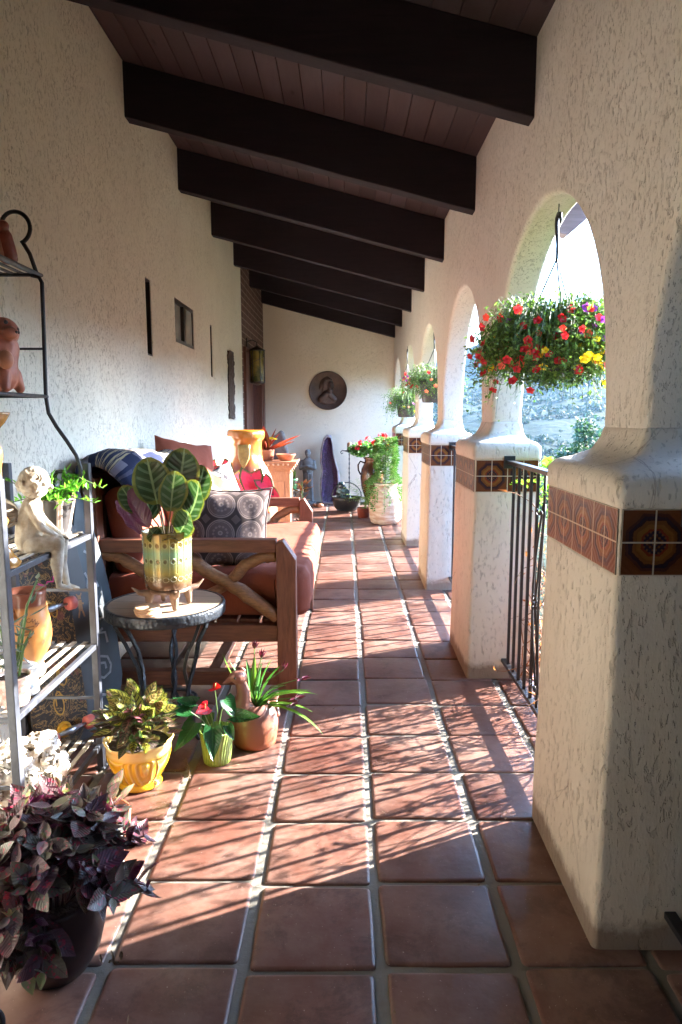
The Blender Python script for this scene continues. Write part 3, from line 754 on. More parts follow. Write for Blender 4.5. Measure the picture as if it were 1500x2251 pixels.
bush('blocker_bush', 'tall dense green bush added out of view beside the nearest arch to block its sun', (2.35, 1.0, -.35), 1.15, 7000, M_PETD_, .16, 5)  # unseen bush added to keep sun out of the near arch
o = bush('blocker_shrub', 'upright leafy shrub added out of view to shade the cap of the nearest pier', (2.0, 2.22, -.35), .46, 3600, M_PETD_, .09, 15); o.scale = (1, .9, 2.9)  # unseen shrub added, stretched tall so the pier cap stays shaded
rs = random.Random(77); hd = thing('blocker_hedge', 'tall dense dark hedge added out of view to shut light out of the arch beside the viewer', 'hedge', (1.28, .25, -.35)); mb = MB(); st = MB()  # unseen hedge, added to darken the nearest pier's front
for i in range(12): st.tube([(rs.uniform(-.1, .1), -1.4 + i * .24, 0), (rs.uniform(-.1, .1), -1.4 + i * .24, 1.2)], .012, 5)
for i in range(13000):
    q = Vector((rs.uniform(-.24, .26), rs.uniform(-1.5, 1.46), rs.uniform(.05, 1.0) ** .8 * 2.55 + rs.gauss(0, .03))); mb.leaf(q, (rs.gauss(0, 1), rs.gauss(0, 1), rs.gauss(0, 1)), (rs.gauss(0, 1), rs.gauss(0, 1), 1), rs.uniform(.05, .09), .04, .4, .2, 2)
st.build('stems', M_TWIG, hd); mb.build('foliage', M_PETD_, hd)
# haze
if HAZE:
    hz = MB(); hz.b2((-400, -400, -60), (2300, 4600, 470)); h_ = hz.build('haze', M_IRON); tag(h_, kind='stuff')
    hm = bpy.data.materials.new('morning haze'); hm.use_nodes = True; t_ = hm.node_tree; t_.nodes.remove(t_.nodes['Principled BSDF'])
    v = t_.nodes.new('ShaderNodeVolumePrincipled'); v.inputs['Density'].default_value = HAZE; v.inputs['Color'].default_value = (.46, .70, .96, 1); v.inputs['Anisotropy'].default_value = .3
    t_.links.new(v.outputs[0], t_.nodes['Material Output'].inputs['Volume']); h_.data.materials[0] = hm

# ------------------------------------------------------------------ railings
def railing(y0, y1, label, full=True):
    t = thing('iron_railing', label, 'railing', (.78, (y0 + y1) / 2, 0), 0, 'black iron railings between the piers'); L = y1 - y0
    MB().b2((-.018, -L / 2, 1.055), (.018, L / 2, 1.074)).build('handrail', M_IRON, t, bevel=.003)
    MB().b2((-.014, -L / 2, .085), (.014, L / 2, .103)).build('bottom_rail', M_IRON, t, bevel=.002)
    n = 11; sp = L / (n + 1)
    for i in range(n):
        y = -L / 2 + sp * (i + 1)
        if i == n // 2: continue
        MB().b2((-.0062, y - .0062, .10), (.0062, y + .0062, 1.058)).build('baluster', M_IRON, t, bevel=.001)
    sc = MB()
    # belly scroll panel in the middle: two bowed bars and curls, bulging towards the porch
    for sg in (-1, 1):
        pts = []
        for a in range(17):
            u = a / 16; pts.append((-.02 * math.sin(math.pi * u), sg * (.008 + .036 * math.sin(math.pi * u) ** .8), .16 + .78 * u))
        sc.tube(pts, .0052, 6)
        for (zc_, r, dr) in ((.90, .02, 1), (.56, .02, -1), (.52, .02, 1), (.20, .02, -1)):
            cur = []
            for a in range(20):
                th = a / 19 * 4.9; rr = r * (1 - .75 * a / 19); cur.append((-.02, sg * (.012 + r) - sg * rr * math.cos(th), zc_ + dr * rr * math.sin(th)))
            sc.tube(cur, .004, 6)
    sc.tube([(0, 0, .10), (0, 0, .2)], .006, 6); sc.tube([(0, 0, .9), (0, 0, 1.058)], .006, 6); sc.tube([(-.0, 0, .2), (-.02, 0, .55), (0, 0, .9)], .0045, 6)
    sc.build('scroll_panel', M_IRON, t, True)
    for z in (1.064, .094):
        for s_ in (-1, 1): MB().b2((-.027, s_ * (L / 2 - .004) - .004, z - .03), (.027, s_ * (L / 2 - .004) + .004, z + .03)).build('bracket', M_IRON, t, bevel=.002)
    return t
rl = ['black iron railing beside the viewer before the nearest pier', 'black iron railing between the two nearest piers, twigs behind it', 'black iron railing beyond the second pier', 'black iron railing beyond the third pier', 'black iron railing beyond the fourth pier', 'black iron railing between the last pier and end wall']
for i in range(6):
    a = PC[i] + .276; b = (PC[i + 1] - .276) if i < 5 else 10.4
    railing(a, b, rl[i])
# ------------------------------------------------------------------ shared plant materials
def leafmat(name, base, margin=None, vein=None, nstripe=0, under=None, rough=.35, transl=.12, spots=None, tonec=None, stripe_c=None, midw=.04):
    """leaf blade: veins and margins follow the blade's own uv"""
    k = NT(name); u = k.sep(k.uv()); a = k.math('ABSOLUTE', k.math('SUBTRACT', u[0], .5)); col = base
    tn = k.tone(); col = k.mix(tn, base, tonec or tuple(x * .6 for x in base))
    if nstripe:
        s_ = k.math('SINE', k.math('MULTIPLY', k.math('SUBTRACT', u[1], k.math('MULTIPLY', a, .55)), nstripe * 6.283))
        inside = k.ramp(a, [(.34, 1), (.40, 0)])
        col = k.mix(k.math('MULTIPLY', k.ramp(s_, [(.45, 0), (.62, 1)]), inside), col, stripe_c)
    if margin:
        ev = k.math('ABSOLUTE', k.math('SUBTRACT', u[1], .5)); md = k.math('MAXIMUM', a, ev)
        col = k.mix(k.ramp(k.math('ADD', md, k.math('MULTIPLY', k.noise(k.uv(), 14, 3), .06)), [(.42, 0), (.46, 1)]), col, margin)
    if vein: col = k.mix(k.ramp(a, [(midw * .5, 1), (midw, 0)]), col, vein)
    if spots:
        sp = k.noise(k.obj(), spots[1], 3, .6); col = k.mix(k.ramp(sp, [(spots[2], 0), (spots[2] + .05, 1)]), col, spots[0])
    if under:
        g = k.n('ShaderNodeNewGeometry'); col = k.mix(g.outputs['Backfacing'], col, under)
    nb = k.bump(k.math('SINE', k.math('MULTIPLY', k.math('SUBTRACT', u[1], k.math('MULTIPLY', a, .5)), 60)), .25, .002)
    return k.fin(col, rough, .5, 0, nb, 0, transl)
M_GREEN = leafmat('mid green leaf', (.05, .13, .03), vein=(.12, .22, .07), tonec=(.10, .22, .04))
M_DEEPG = leafmat('glossy dark green leaf', (.012, .06, .018), vein=(.03, .11, .03), rough=.22, tonec=(.02, .10, .025))
M_LIME = leafmat('lime succulent leaf', (.22, .50, .06), rough=.4, transl=.3, tonec=(.10, .34, .05))
M_STEM = simple('green stem', (.09, .16, .04), (.06, .12, .03), 10, .5)
def pot(name_part, prof, mat, parent, soil_z=None, soil_r=None, seg=36, fn=None, bev=0):
    mb = MB(); mb.lathe(prof, seg=seg, fn=fn); o = mb.build(name_part, mat, parent, True)
    if soil_z is not None: MB().disc((0, 0, soil_z), soil_r, 24).build('soil', M_SOIL, parent)
    return o
# ------------------------------------------------------------------ baker's rack
X1, X0, YA, YB = -.895, -1.17, 1.775, 2.39
rack = thing('bakers_rack', 'tall grey metal plant rack with slatted shelves and curled upper rods', 'rack', (-1.03, 2.1, 0))
rl_ = Vector((-1.03, 2.1, 0))
def P(x, y, z): return (x - rl_.x, y - rl_.y, z - rl_.z)
for (x, y) in ((X1, YA), (X1, YB), (X0, YA), (X0, YB)):
    mb = MB(); mb.box(P(x, y, .56), (.024, .026, 1.12)); mb.box(P(x, y, .004), (.034, .036, .008)); mb.build('post', M_RACK, rack, bevel=.003)
for z in (.865, .465, .09):
    sh = MB(); sh.box(P(X1, 2.1, z), (.016, YB - YA, .018)); sh.box(P(X0, 2.1, z), (.016, YB - YA, .018))
    for y in (YA, YB): sh.box(P((X0 + X1) / 2, y, z), (X1 - X0, .012, .014))
    o = sh.build('shelf', M_RACK, rack, bevel=.002)
    sl = MB()
    for i in range(6): sl.box(P(X0 + .035 + i * .0405, 2.1, z + .010), (.017, YB - YA - .012, .005))
    sl.build('slats', M_SLAT, o, bevel=.001)
for z in (.67, .27):
    for y in (YA, YB): MB().box(P((X0 + X1) / 2, y, z), (X1 - X0, .006, .010)).build('side_bar', M_RACK, rack)
for y in (YA + .01, YB - .06):
    mb = MB()
    mb.tube([P(-1.02, y, 1.734), P(-.995, y, 1.728), P(-.986, y, 1.71), P(-.988, y, 1.6), P(-.992, y, 1.45), P(-.995, y, 1.345), P(-.989, y, 1.29), P(-.965, y, 1.245), P(-.935, y, 1.20), P(-.905, y, 1.15), P(-.893, y, 1.11),
             P(-.893, y, 1.07), P(-.908, y, 1.035), P(-.935, y, 1.015), P(-.965, y, 1.018), P(-.985, y, 1.04), P(-.988, y, 1.07), P(-.972, y, 1.094), P(-.948, y, 1.096), P(-.935, y, 1.078), P(-.94, y, 1.062)], .0068, 8)
    mb.tube([P(-1.175, y, 1.12), P(-1.175, y, 1.73), P(-1.15, y, 1.735), P(-.995, y, 1.735)], .006, 8)
    mb.tube([P(-.99, y, 1.5), P(-1.175, y, 1.5)], .004, 6)
    cur = []
    for a in range(28):
        th = a / 27 * 5.6; rr = .055 * (1 - .35 * a / 27); cur.append(P(-1.065 + rr * math.cos(th - 1.2) - .0, y, 1.885 + rr * math.sin(th - 1.2)))
    mb.tube([P(-1.0, y, 1.735), P(-1.02, y, 1.80), P(-1.04, y, 1.835)] + cur, .0068, 8)
    mb.build('side_scroll', M_IRON, rack, True)
for z, xx in ((1.735, -.99), (1.345, -.995)):
    sh = MB(); sh.tube([P(xx, YA, z), P(xx, YB - .05, z)], .006, 8); sh.tube([P(-1.17, YA, z), P(-1.17, YB - .05, z)], .006, 8); sh.tube([P(xx, YB - .06, z), P(-1.17, YB - .06, z)], .005, 6); sh.tube([P(xx, YA + .01, z), P(-1.17, YA + .01, z)], .005, 6)
    o = sh.build('upper_shelf', M_IRON, rack, True)
    sl = MB()
    for i in range(5): sl.box(P(-1.15 + i * .034, 2.07, z + .004), (.014, YB - YA - .07, .004))
    sl.build('slats', M_RACK, o)

# ---- things on the rack
M_PIG = simple('smoky red clay', (.46, .15, .085), (.30, .09, .055), 14, .5, 0, .3, 60)
M_EYE = simple('painted eye', (.5, .5, .45), None, 10, .4); M_EYED = simple('painted dark detail', (.05, .03, .025), None, 10, .5)
pig = thing('clay_pig', 'reddish clay pig figure looking up on the upper rack shelf', 'figurine', (-1.05, 2.13, 1.352))
mb = MB()
capsule(mb, (0, .0, .075), .052, (.012, .02, .12), .040); capsule(mb, (.0, .0, .05), .054, (0, 0, .09), .050)
mb.sphere((.012, .018, .165), (.043, .046, .040)); mb.sphere((.046, -.012, .158), (.022, .024, .018)); mb.sphere((.012, .052, .186), (.014, .022, .020), (R(-30), 0, 0)); mb.sphere((-.012, .058, .182), (.012, .02, .018))
mb.sphere((.0, -.022, .2), (.014, .016, .02))
for (a, b_) in (((.03, .03, .05), (.038, .042, .012)), ((.03, -.03, .05), (.038, -.042, .012)), ((-.03, .03, .04), (-.035, .04, .012)), ((-.03, -.03, .04), (-.035, -.04, .012))): capsule(mb, a, .02, b_, .014)
organic('body', mb, M_PIG, pig, .004, 4)
for q_ in ((.050, .022, .172), (.040, -.020, .186)): MB().sphere(q_, .0055).build('eye', M_EYED, pig, True)
for q_ in ((.0665, -.018, .160), (.0665, -.006, .160)): MB().sphere(q_, (.003, .005, .004)).build('nostril', M_EYED, pig, True)
mb = MB(); mb.sphere((.045, -.045, .085), (.02, .022, .026)); mb.build('held_ball', M_TERRA, pig, True)
fig = thing('clay_figure', 'orange clay figure with a pale eye on the topmost rack shelf', 'figurine', (-1.075, 2.17, 1.741))
mb = MB(); capsule(mb, (0, -.03, .03), .035, (0, -.035, .09), .03); mb.sphere((0, -.035, .125), (.032, .034, .036)); mb.sphere((.03, -.03, .115), (.012, .014, .012)); capsule(mb, (.02, -.05, .06), .013, (.03, -.04, .02), .012); capsule(mb, (.028, -.02, .05), .013, (.034, -.015, .014), .013)
capsule(mb, (0, -.04, .15), .018, (-.01, -.06, .185), .008)
organic('body', mb, M_TERRA, fig, .004, 3)
mb = MB(); mb.sphere((.029, -.022, .132), .0055); mb.build('eye', M_EYE, fig, True)
fig.scale = (1.2,) * 3; pig.scale = (1.1,) * 3
fig2 = thing('clay_bird', 'small plain orange clay bird beside the clay figure on top', 'figurine', (-1.048, 2.235, 1.741))
mb = MB(); capsule(mb, (0, 0, .035), .030, (0, -.012, .085), .024); mb.sphere((0, -.022, .115), (.02, .024, .018), (R(25), 0, 0)); capsule(mb, (0, -.03, .118), .01, (0, -.052, .125), .004); mb.sphere((0, .02, .03), (.02, .03, .02)); organic('body', mb, M_TERRARED, fig2, .004, 3)

M_OCHRE = NT('ochre glaze with brown drips'); k = M_OCHRE; o_ = k.obj(); z_ = k.sep(o_)[2]
c = k.mix(k.ramp(k.noise(o_, 14, 5, .6, .8), [(.42, 0), (.6, 1)]), (.50, .24, .05), (.26, .10, .03)); M_OCHRE = k.fin(c, .22, .6, 0, k.bump(k.noise(o_, 20, 3), .2, .003), .5)
vz = thing('tall_candlestick', 'tall ochre glazed candlestick with a flared brown rim at the near end of the rack', 'candlestick', (-.930, 1.825, .878))
pot('body', [(.05, 0), (.055, .01), (.04, .03), (.022, .06), (.02, .10), (.03, .125), (.022, .14), (.018, .20), (.020, .26), (.026, .30), (.024, .315), (.016, .33), (.015, .35), (.018, .365), (.036, .385), (.048, .405), (.05, .412), (.046, .413), (.03, .395), (0, .39)], M_OCHRE, vz, seg=28)

# seated cherub
ch = thing('cherub_statue', 'pale stone cherub seated on the shelf edge with legs hanging, looking sideways', 'statue', (-.935, 2.06, .878), R(20))
mb = MB()
# local: +x towards the walkway, +y away from the camera
capsule(mb, (-.02, 0, .030), .040, (-.018, 0, .085), .036); capsule(mb, (-.018, .0, .085), .036, (-.005, .004, .135), .030); mb.sphere((-.008, 0, .075), (.038, .036, .035))
mb.sphere((-.006, -.03, .132), .017); mb.sphere((.0, .034, .130), .017)
capsule(mb, (-.002, .002, .140), .014, (.004, .010, .160), .013)
HR = Matrix.Rotation(R(34), 3, 'Z') @ Matrix.Rotation(R(14), 3, (-.8, .6, 0)); HC = Vector((.006, .010, .178))
def hp(x, y, z): return HC + HR @ (Vector((x, y, z)) - HC)
for c_, r_ in (((.006, .010, .200), (.041, .042, .045)), ((.020, .034, .182), (.023, .022, .021)), ((.026, .050, .186), (.006, .007, .007)), ((.019, .045, .162), (.011, .011, .009)), ((.034, .028, .178), (.014, .014, .013)), ((.008, .044, .176), (.013, .013, .012)), ((.022, .050, .174), (.007, .005, .0035)), ((.024, .044, .203), (.020, .012, .006))): mb.sphere(hp(*c_), r_)
# legs over the edge
for (dy, kx, fz, fx) in ((-.022, .062, -.115, .058), (.026, .070, -.130, .078)):
    capsule(mb, (-.01, dy * .9, .022), .028, (kx, dy * 1.2, .018), .021); capsule(mb, (kx, dy * 1.2, .016), .019, (kx - .006, dy * 1.3, -.045), .019); capsule(mb, (kx - .006, dy * 1.3, -.045), .018, (fx, dy * 1.3, fz + .015), .010)
    capsule(mb, (fx, dy * 1.3, fz + .006), .010, (fx + .024, dy * 1.3 + .014, fz - .006), .0075); capsule(mb, (fx + .024, dy * 1.3 + .014, fz - .006), .0075, (fx + .034, dy * 1.3 + .018, fz - .010), .005)
# arms
for (dy, ex, ez, hx, hy, hz) in ((-.036, .018, .078, .058, -.016, .044), (.038, .024, .080, .068, .020, .040)):
    capsule(mb, (-.004, dy, .128), .014, (ex, dy * 1.25, ez), .0125); capsule(mb, (ex, dy * 1.25, ez), .0125, (hx, hy, hz), .0085); mb.sphere((hx + .008, hy, hz - .004), (.012, .009, .006))
    for f_ in range(4): capsule(mb, (hx + .012, hy - .007 + f_ * .0045, hz - .005), .0028, (hx + .024, hy - .008 + f_ * .005, hz - .014), .0022, 6)
organic('body', mb, M_STONE, ch, .0030, 3)
mb = MB(); rh = random.Random(5)
mb.sphere(hp(-.002, .002, .208), (.045, .045, .044), seg=20, rings=14); mb.sphere(hp(-.012, -.008, .186), (.036, .036, .034))
for i in range(30):
    a = i * 2.4; z = .232 - .0016 * i; r_ = .018 + .0011 * i; q = hp(-.002 + r_ * math.cos(a), .002 + r_ * math.sin(a), z); mb.sphere(q, rh.uniform(.009, .013))
organic('hair', mb, M_STONE, ch, .0030, 2, lambda v: .0045 * math.sin(v.x * 260 + 9 * noise.noise(v * 40)) * noise.noise(v * 30 + Vector((3, 1, 2))) - .003 * abs(noise.noise(v * 90)))
mb = MB()
for sg in (-1, 1):
    for f_ in range(6): mb.leaf((-.045, sg * .012, .12 - f_ * .006), (-.55 - .05 * f_, sg * .75, .5 - f_ * .22), (-.5, 0, .3), .075 - f_ * .007, .022, .4, .1, 4, 'strap')
mb.build('wings', M_STONE, ch, solid=.004)
for c_ in ((.0135, .0535, .192), (.0385, .0385, .192)): MB().sphere(hp(*c_), (.0035, .0030, .0022)).build('eye', simple('shadowed stone groove', (.16, .13, .10), None, 10, .8), ch, True)

# carved pot with striped leaf pattern and succulent
k = NT('brown leaf pattern glaze'); u = k.sep(k.uv()); a = k.math('FRACT', k.math('MULTIPLY', u[0], 7)); cc = k.math('ABSOLUTE', k.math('SUBTRACT', a, .5))
lw = k.math('MULTIPLY', k.math('SINE', k.math('MULTIPLY', k.math('SUBTRACT', u[1], .10), 3.5)), .40)
lf = k.math('LESS_THAN', cc, lw); rim = k.ramp(k.math('ABSOLUTE', k.math('SUBTRACT', cc, lw)), [(.05, 1), (.08, 0)])
c = k.mix(k.noise(k.obj(), 30, 4), (.34, .17, .12), (.48, .34, .27)); c = k.mix(lf, c, (.055, .05, .05)); c = k.mix(rim, c, (.58, .46, .38))
M_LEAFPOT = k.fin(c, .3, .5, 0, k.bump(rim, .6, .004), .4)
sp = thing('succulent_pot', 'brown and cream leaf patterned pot with bright lime succulent on the top slatted shelf', 'potted plant', (-.965, 2.27, .880))
pot('pot', [(.045, 0), (.05, .004), (.0515, .012), (.048, .02), (.052, .04), (.060, .08), (.070, .125), (.073, .13), (.071, .134), (.064, .133), (.062, .12)], M_LEAFPOT, sp, .118, .062)
mb = MB(); rs = random.Random(8); st = MB()
for i in range(34):
    a = rs.uniform(0, 6.28); l = rs.uniform(.03, .12); e = Vector((math.cos(a) * l, math.sin(a) * l * .9, rs.uniform(.0, .085) + (.03 if l < .07 else -.01))); s0 = Vector((math.cos(a) * .02, math.sin(a) * .02, .118)); m_ = s0 + e * .5 + Vector((0, 0, .015))
    st.tube([s0, m_, s0 + e], [.0025, .002, .0015], 5)
    for j in range(13):
        t = j / 12; q = s0.lerp(m_, t * 2) if t < .5 else m_.lerp(s0 + e, t * 2 - 1); d = Vector((rs.gauss(0, 1), rs.gauss(0, 1), rs.gauss(.5, .6))) + e.normalized() * .6
        mb.leaf(q, d, (0, 0, 1), rs.uniform(.018, .034), rs.uniform(.009, .014), .3, .3, 3)
for (ex, ey, ez) in ((.05, .05, .20), (.10, .03, .16)):
    pts = [(0, 0, .12), (ex * .4, ey * .5, .16), (ex * .8, ey * .9, .15 + ez * .3), (ex * 1.5, ey * 1.6, ez)]; st.tube(pts, .002, 5)
    for j in range(10): q = Vector(pts[1]).lerp(Vector(pts[3]), j / 9); mb.leaf(q, (rs.gauss(0, 1), rs.gauss(0, 1), .8), (0, 0, 1), .034, .011, .2, .3, 3)
st.build('stems', M_STEM, sp); mb.build('leaves', M_LIME, sp)

# big ochre handled vase with stamped writing
k = NT('ochre clay vase'); o_ = k.obj(); z_ = k.sep(o_)[2]
c = k.mix(k.ramp(k.noise(o_, 9, 4), [(.35, 0), (.7, 1)]), (.56, .25, .07), (.45, .17, .05)); c = k.mix(k.ramp(k.math('ADD', z_, k.math('MULTIPLY', k.noise(o_, 30, 3), .02)), [(.034, 1), (.045, 0)]), c, (.62, .56, .46))
c = k.mix(k.ramp(k.math('ADD', z_, k.math('MULTIPLY', k.noise(o_, 20, 3), .015)), [(.228, 0), (.238, 1)]), c, (.20, .06, .035))
M_VASE = k.fin(c, .38, .5, 0, k.bump(k.noise(o_, 40, 4), .25, .003), .25)
vs_ = thing('stamped_vase', 'orange ochre clay vase with stamped lettering and brown neck on the middle shelf', 'vase', (-.985, 2.075, .478))
VP = [(.04, 0), (.045, .008), (.043, .03), (.038, .045), (.046, .06), (.062, .09), (.070, .125), (.070, .155), (.066, .185), (.060, .21), (.056, .225), (.058, .235), (.060, .262), (.060, .272), (.054, .272), (.050, .23), (0, .20)]
pot('body', VP, M_VASE, vs_)
def vr(z):
    for (a, b_), (c_, d_) in zip(VP, VP[1:]):
        if b_ <= z <= d_: return a + (c_ - a) * (z - b_) / (d_ - b_)
    return .06
def text_mesh(body, size):
    cu = bpy.data.curves.new('lettering', 'FONT'); cu.body = body; cu.size = size; cu.align_x = 'CENTER'; cu.align_y = 'CENTER'; cu.resolution_u = 2
    o = bpy.data.objects.new('lettering_source', cu); COL.objects.link(o); dg = bpy.context.evaluated_depsgraph_get(); me = bpy.data.meshes.new_from_object(o.evaluated_get(dg)); COL.objects.unlink(o); bpy.data.objects.remove(o)
    return [v.co.copy() for v in me.vertices], [tuple(p.vertices) for p in me.polygons]
def wrap(items, radf, ang0, z0, parent, mat, off=.0012, name='lettering'):
    mb = MB()
    for V, F in items: mb.add([((radf(z0 + v[1]) + off) * math.cos(ang0 + v[0] / .068), (radf(z0 + v[1]) + off) * math.sin(ang0 + v[0] / .068), z0 + v[1]) for v in V], F)
    return mb.build(name, mat, parent)
items = []
for i, chh in enumerate('TOSCANA'):     # arched
    V, F = text_mesh(chh, .019); a = (i - 3) * .40; m2 = [(math.sin(a) * .027 + v.x * math.cos(a) * .9 + v.y * math.sin(a), .004 + math.cos(a) * .022 + v.y * math.cos(a) - v.x * math.sin(a)) for v in V]; items.append((m2, F))
V, F = text_mesh('R', .016); items.append(([(v.x - .004, v.y - .040) for v in V], F))
wrap(items, vr, R(-62), .165, vs_, simple('brown stamped ink', (.16, .06, .025), None, 10, .6))
mb = MB()   # small relief emblem under the arch of letters
for (w, zz, hh_) in ((.030, .006, .004), (.022, -.004, .006), (.028, -.016, .004), (.012, -.026, .005), (.026, -.008, .002)):
    V = [(-w / 2, zz - hh_ / 2), (w / 2, zz - hh_ / 2 + .003), (w / 2, zz + hh_ / 2 + .003), (-w / 2, zz + hh_ / 2)]
    mb.add([((vr(.165 + v[1]) + .0022) * math.cos(R(-62) + v[0] / .068), (vr(.165 + v[1]) + .0022) * math.sin(R(-62) + v[0] / .068), .165 + v[1]) for v in V], [(0, 1, 2, 3)])
mb.build('relief_emblem', simple('pressed relief clay', (.34, .14, .05), (.2, .08, .03), 90, .5), vs_, solid=.002)
for an in (R(-105), R(75)):
    mb = MB(); d = Vector((math.cos(an), math.sin(an), 0)); mb.tube([d * .058 + Vector((0, 0, .22)), d * .078 + Vector((0, 0, .215)), d * .084 + Vector((0, 0, .195)), d * .078 + Vector((0, 0, .175)), d * .066 + Vector((0, 0, .168))], [.008, .009, .009, .008, .007], 8)
    mb.tube([d * .072 + Vector((-.01 * d.y, .01 * d.x, .20)), d * .09 + Vector((0, 0, .20))], .012, 10); mb.build('handle', M_VASE, vs_, True)

# aloe-like plant in pale pot at the near end
M_SILVER = leafmat('silver green blade', (.13, .17, .12), rough=.45, tonec=(.08, .12, .10))
ap = thing('trailing_pot_plant', 'pale pot of long grey green stems at the near end of the middle shelf', 'potted plant', (-.93, 1.855, .478))
pot('pot', [(.035, 0), (.04, .01), (.047, .08), (.05, .085), (.046, .086), (.043, .07)], simple('pink spotted glaze', (.45, .20, .16), (.62, .55, .50), 60, .3, coat=.4), ap, .075, .043)
mb = MB(); st = MB(); rs = random.Random(3)
for (ex, ey, ez) in ((.03, .12, .33), (.0, .08, .22), (-.05, .02, .26), (.04, .04, .2), (.02, -.06, .24)):
    pts = [Vector((0, 0, .075)), Vector((ex * .3, ey * .25, ez * .4)), Vector((ex * .6, ey * .6, ez * .8)), Vector((ex, ey, ez))]; st.tube(pts, [.005, .004, .0035, .002], 6)
    for j in range(7):
        q = pts[1].lerp(pts[3], j / 6); a = rs.uniform(0, 6.28); mb.leaf(q, (math.cos(a), math.sin(a), .25), (0, 0, 1), rs.uniform(.045, .075), .013, .5, .35, 4, 'lance')
st.build('stems', M_STEM, ap, True); mb.build('leaves', M_SILVER, ap)

# watering can
M_GALV = simple('galvanised steel', (.42, .46, .52), (.26, .29, .33), 16, .35, .75, .2, 60)
wc = thing('watering_can', 'small galvanised watering can with its round rose pointing at the walkway', 'watering can', (-.935, 1.935, .478))
mb = MB(); mb.lathe([(0, 0), (.036, 0), (.038, .004), (.036, .012), (.034, .075), (.037, .078), (.036, .082), (.030, .086), (.0, .09)], seg=28); mb.build('body', M_GALV, wc, True)
mb = MB(); mb.tube([(.012, -.028, .02), (.02, -.042, .035), (.030, -.056, .052)], [.009, .007, .006], 10); mb.build('spout', M_GALV, wc, True)
mb = MB(); d = Vector((.55, -.7, .35)).normalized()
c0 = Vector((.030, -.056, .052)); mb.tube([c0, c0 + d * .02, c0 + d * .022, c0 + d * .0225], [.006, .021, .021, .0005], 20)
mb.build('rose', simple('blue grey perforated rose', (.20, .26, .34), (.10, .13, .18), 180, .5, .5, .6, 200), wc, True)
mb = MB(); mb.tube([(-.03, 0, .02), (-.06, .0, .035), (-.065, 0, .07), (-.04, 0, .10), (0, 0, .105), (.02, 0, .085)], .003, 6); mb.build('handle', M_GALV, wc, True)

# coral rock
k = NT('bleached coral rock'); o_ = k.obj(); pitn = k.voro(o_, 60); f = k.ramp(pitn, [(.10, 0), (.22, 1)])
c = k.mix(k.ramp(k.noise(o_, 16, 5), [(.4, 0), (.65, 1)]), (.62, .60, .56), (.36, .27, .18)); c = k.mix(f, tuple([.12, .07, .04]), c)
M_CORAL = k.fin(c, .85, .2, 0, k.bump(k.math('ADD', f, k.noise(o_, 30, 6)), .9, .008))
cr = thing('coral_rock', 'large white pitted coral rock filling the bottom shelf of the rack', 'rock', (-.985, 1.99, .105))
mb = MB(); rs = random.Random(13)
mb.sphere((0, 0, .075), (.085, .13, .075)); mb.sphere((-.01, -.03, .13), (.075, .10, .07))
for i in range(46):
    d = Vector((rs.gauss(0, 1), rs.gauss(0, 1), rs.gauss(.2, .8))).normalized(); c = Vector((d.x * .09, d.y * .14, .09 + d.z * .085))
    if c.z < .012: c.z = .02
    r = rs.uniform(.018, .038); mb.sphere(c, (r, r * rs.uniform(.7, 1.2), r * rs.uniform(.6, 1)))
def cd(v):
    f = noise.noise(v * 22) * .016 + noise.noise(v * 55) * .007; w = noise.cell(v * 28)
    return f - (.020 if noise.noise(v * 34 + Vector((9, 2, 4))) > .33 else 0)
organic('rock', mb, M_CORAL, cr, .0045, 2, cd)
# orange tray with beads beneath
tr = thing('orange_tray', 'orange red beaded tray lying on the floor under the rack', 'tray', (-.98, 1.98, 0))
mb = MB(); mb.box((0, 0, .012), (.24, .40, .016)); 
rs = random.Random(2)
mb.build('tray', simple('orange red glaze', (.55, .09, .03), (.4, .05, .02), 20, .4), tr, bevel=.005)
mb = MB()
for i in range(11):
    for j in range(19): mb.sphere((-.10 + i * .02, -.18 + j * .02, .022), (.008, .008, .006), seg=8, rings=5)
mb.build('beads', simple('orange bead', (.65, .12, .03), (.5, .07, .02), 30, .3), tr, True)

# ------------------------------------------------------------------ skateboards leaning on the wall
def board(name, label, base, top, width, prof, mat, th=.011, face=(1, -.55, 0)):
    """base/top = centre of the lower and upper edge in world space"""
    b = Vector(base); t = Vector(top); up = (t - b); L = up.length; up.normalize(); n = Vector(face); n = (n - up * n.dot(up)).normalized(); side = up.cross(n).normalized()
    root = thing(name, label, 'skateboard', b)
    def loc(s, u, h): return side * s + up * (u * L) + n * h
    mb = MB(); N = 30; rows = []
    for i in range(N + 1):
        u = i / N; w = prof(u) * width / 2; kick = (.028 * max(0, (.10 - u) / .10) ** 1.5 + .028 * max(0, (u - .92) / .08) ** 1.5)
        rows.append((u, w, -kick))
    V = []; 
    for (u, w, kk) in rows:
        for h in (0, th):
            for s in (-1, -.5, 0, .5, 1): V.append(loc(s * w, u, h - kk * 0 - (abs(s) ** 2) * -.0))
    F = []; UV = []
    for i in range(N):
        for k_ in range(4):
            a = i * 10 + k_; F.append((a + 5, a + 6, a + 16, a + 15)); UV.append([(k_ / 4, i / N), ((k_ + 1) / 4, i / N), ((k_ + 1) / 4, (i + 1) / N), (k_ / 4, (i + 1) / N)])
            F.append((a + 1, a, a + 10, a + 11)); UV.append([(0, 0)] * 4)
        for (p_, q_) in ((0, 5), (9, 4)): a = i * 10; F.append((a + p_, a + q_, a + q_ + 10, a + p_ + 10)); UV.append([(0, 0)] * 4)
    F.append(tuple([0, 1, 2, 3, 4, 9, 8, 7, 6, 5])); UV.append([(0, 0)] * 10); e = N * 10; F.append(tuple(e + q for q in [5, 6, 7, 8, 9, 4, 3, 2, 1, 0])); UV.append([(0, 0)] * 10)
    mb.add(V, F, 0, UV); mb.build('deck', mat, root, False, bevel=.002)
    return root, loc, L, n, side, up
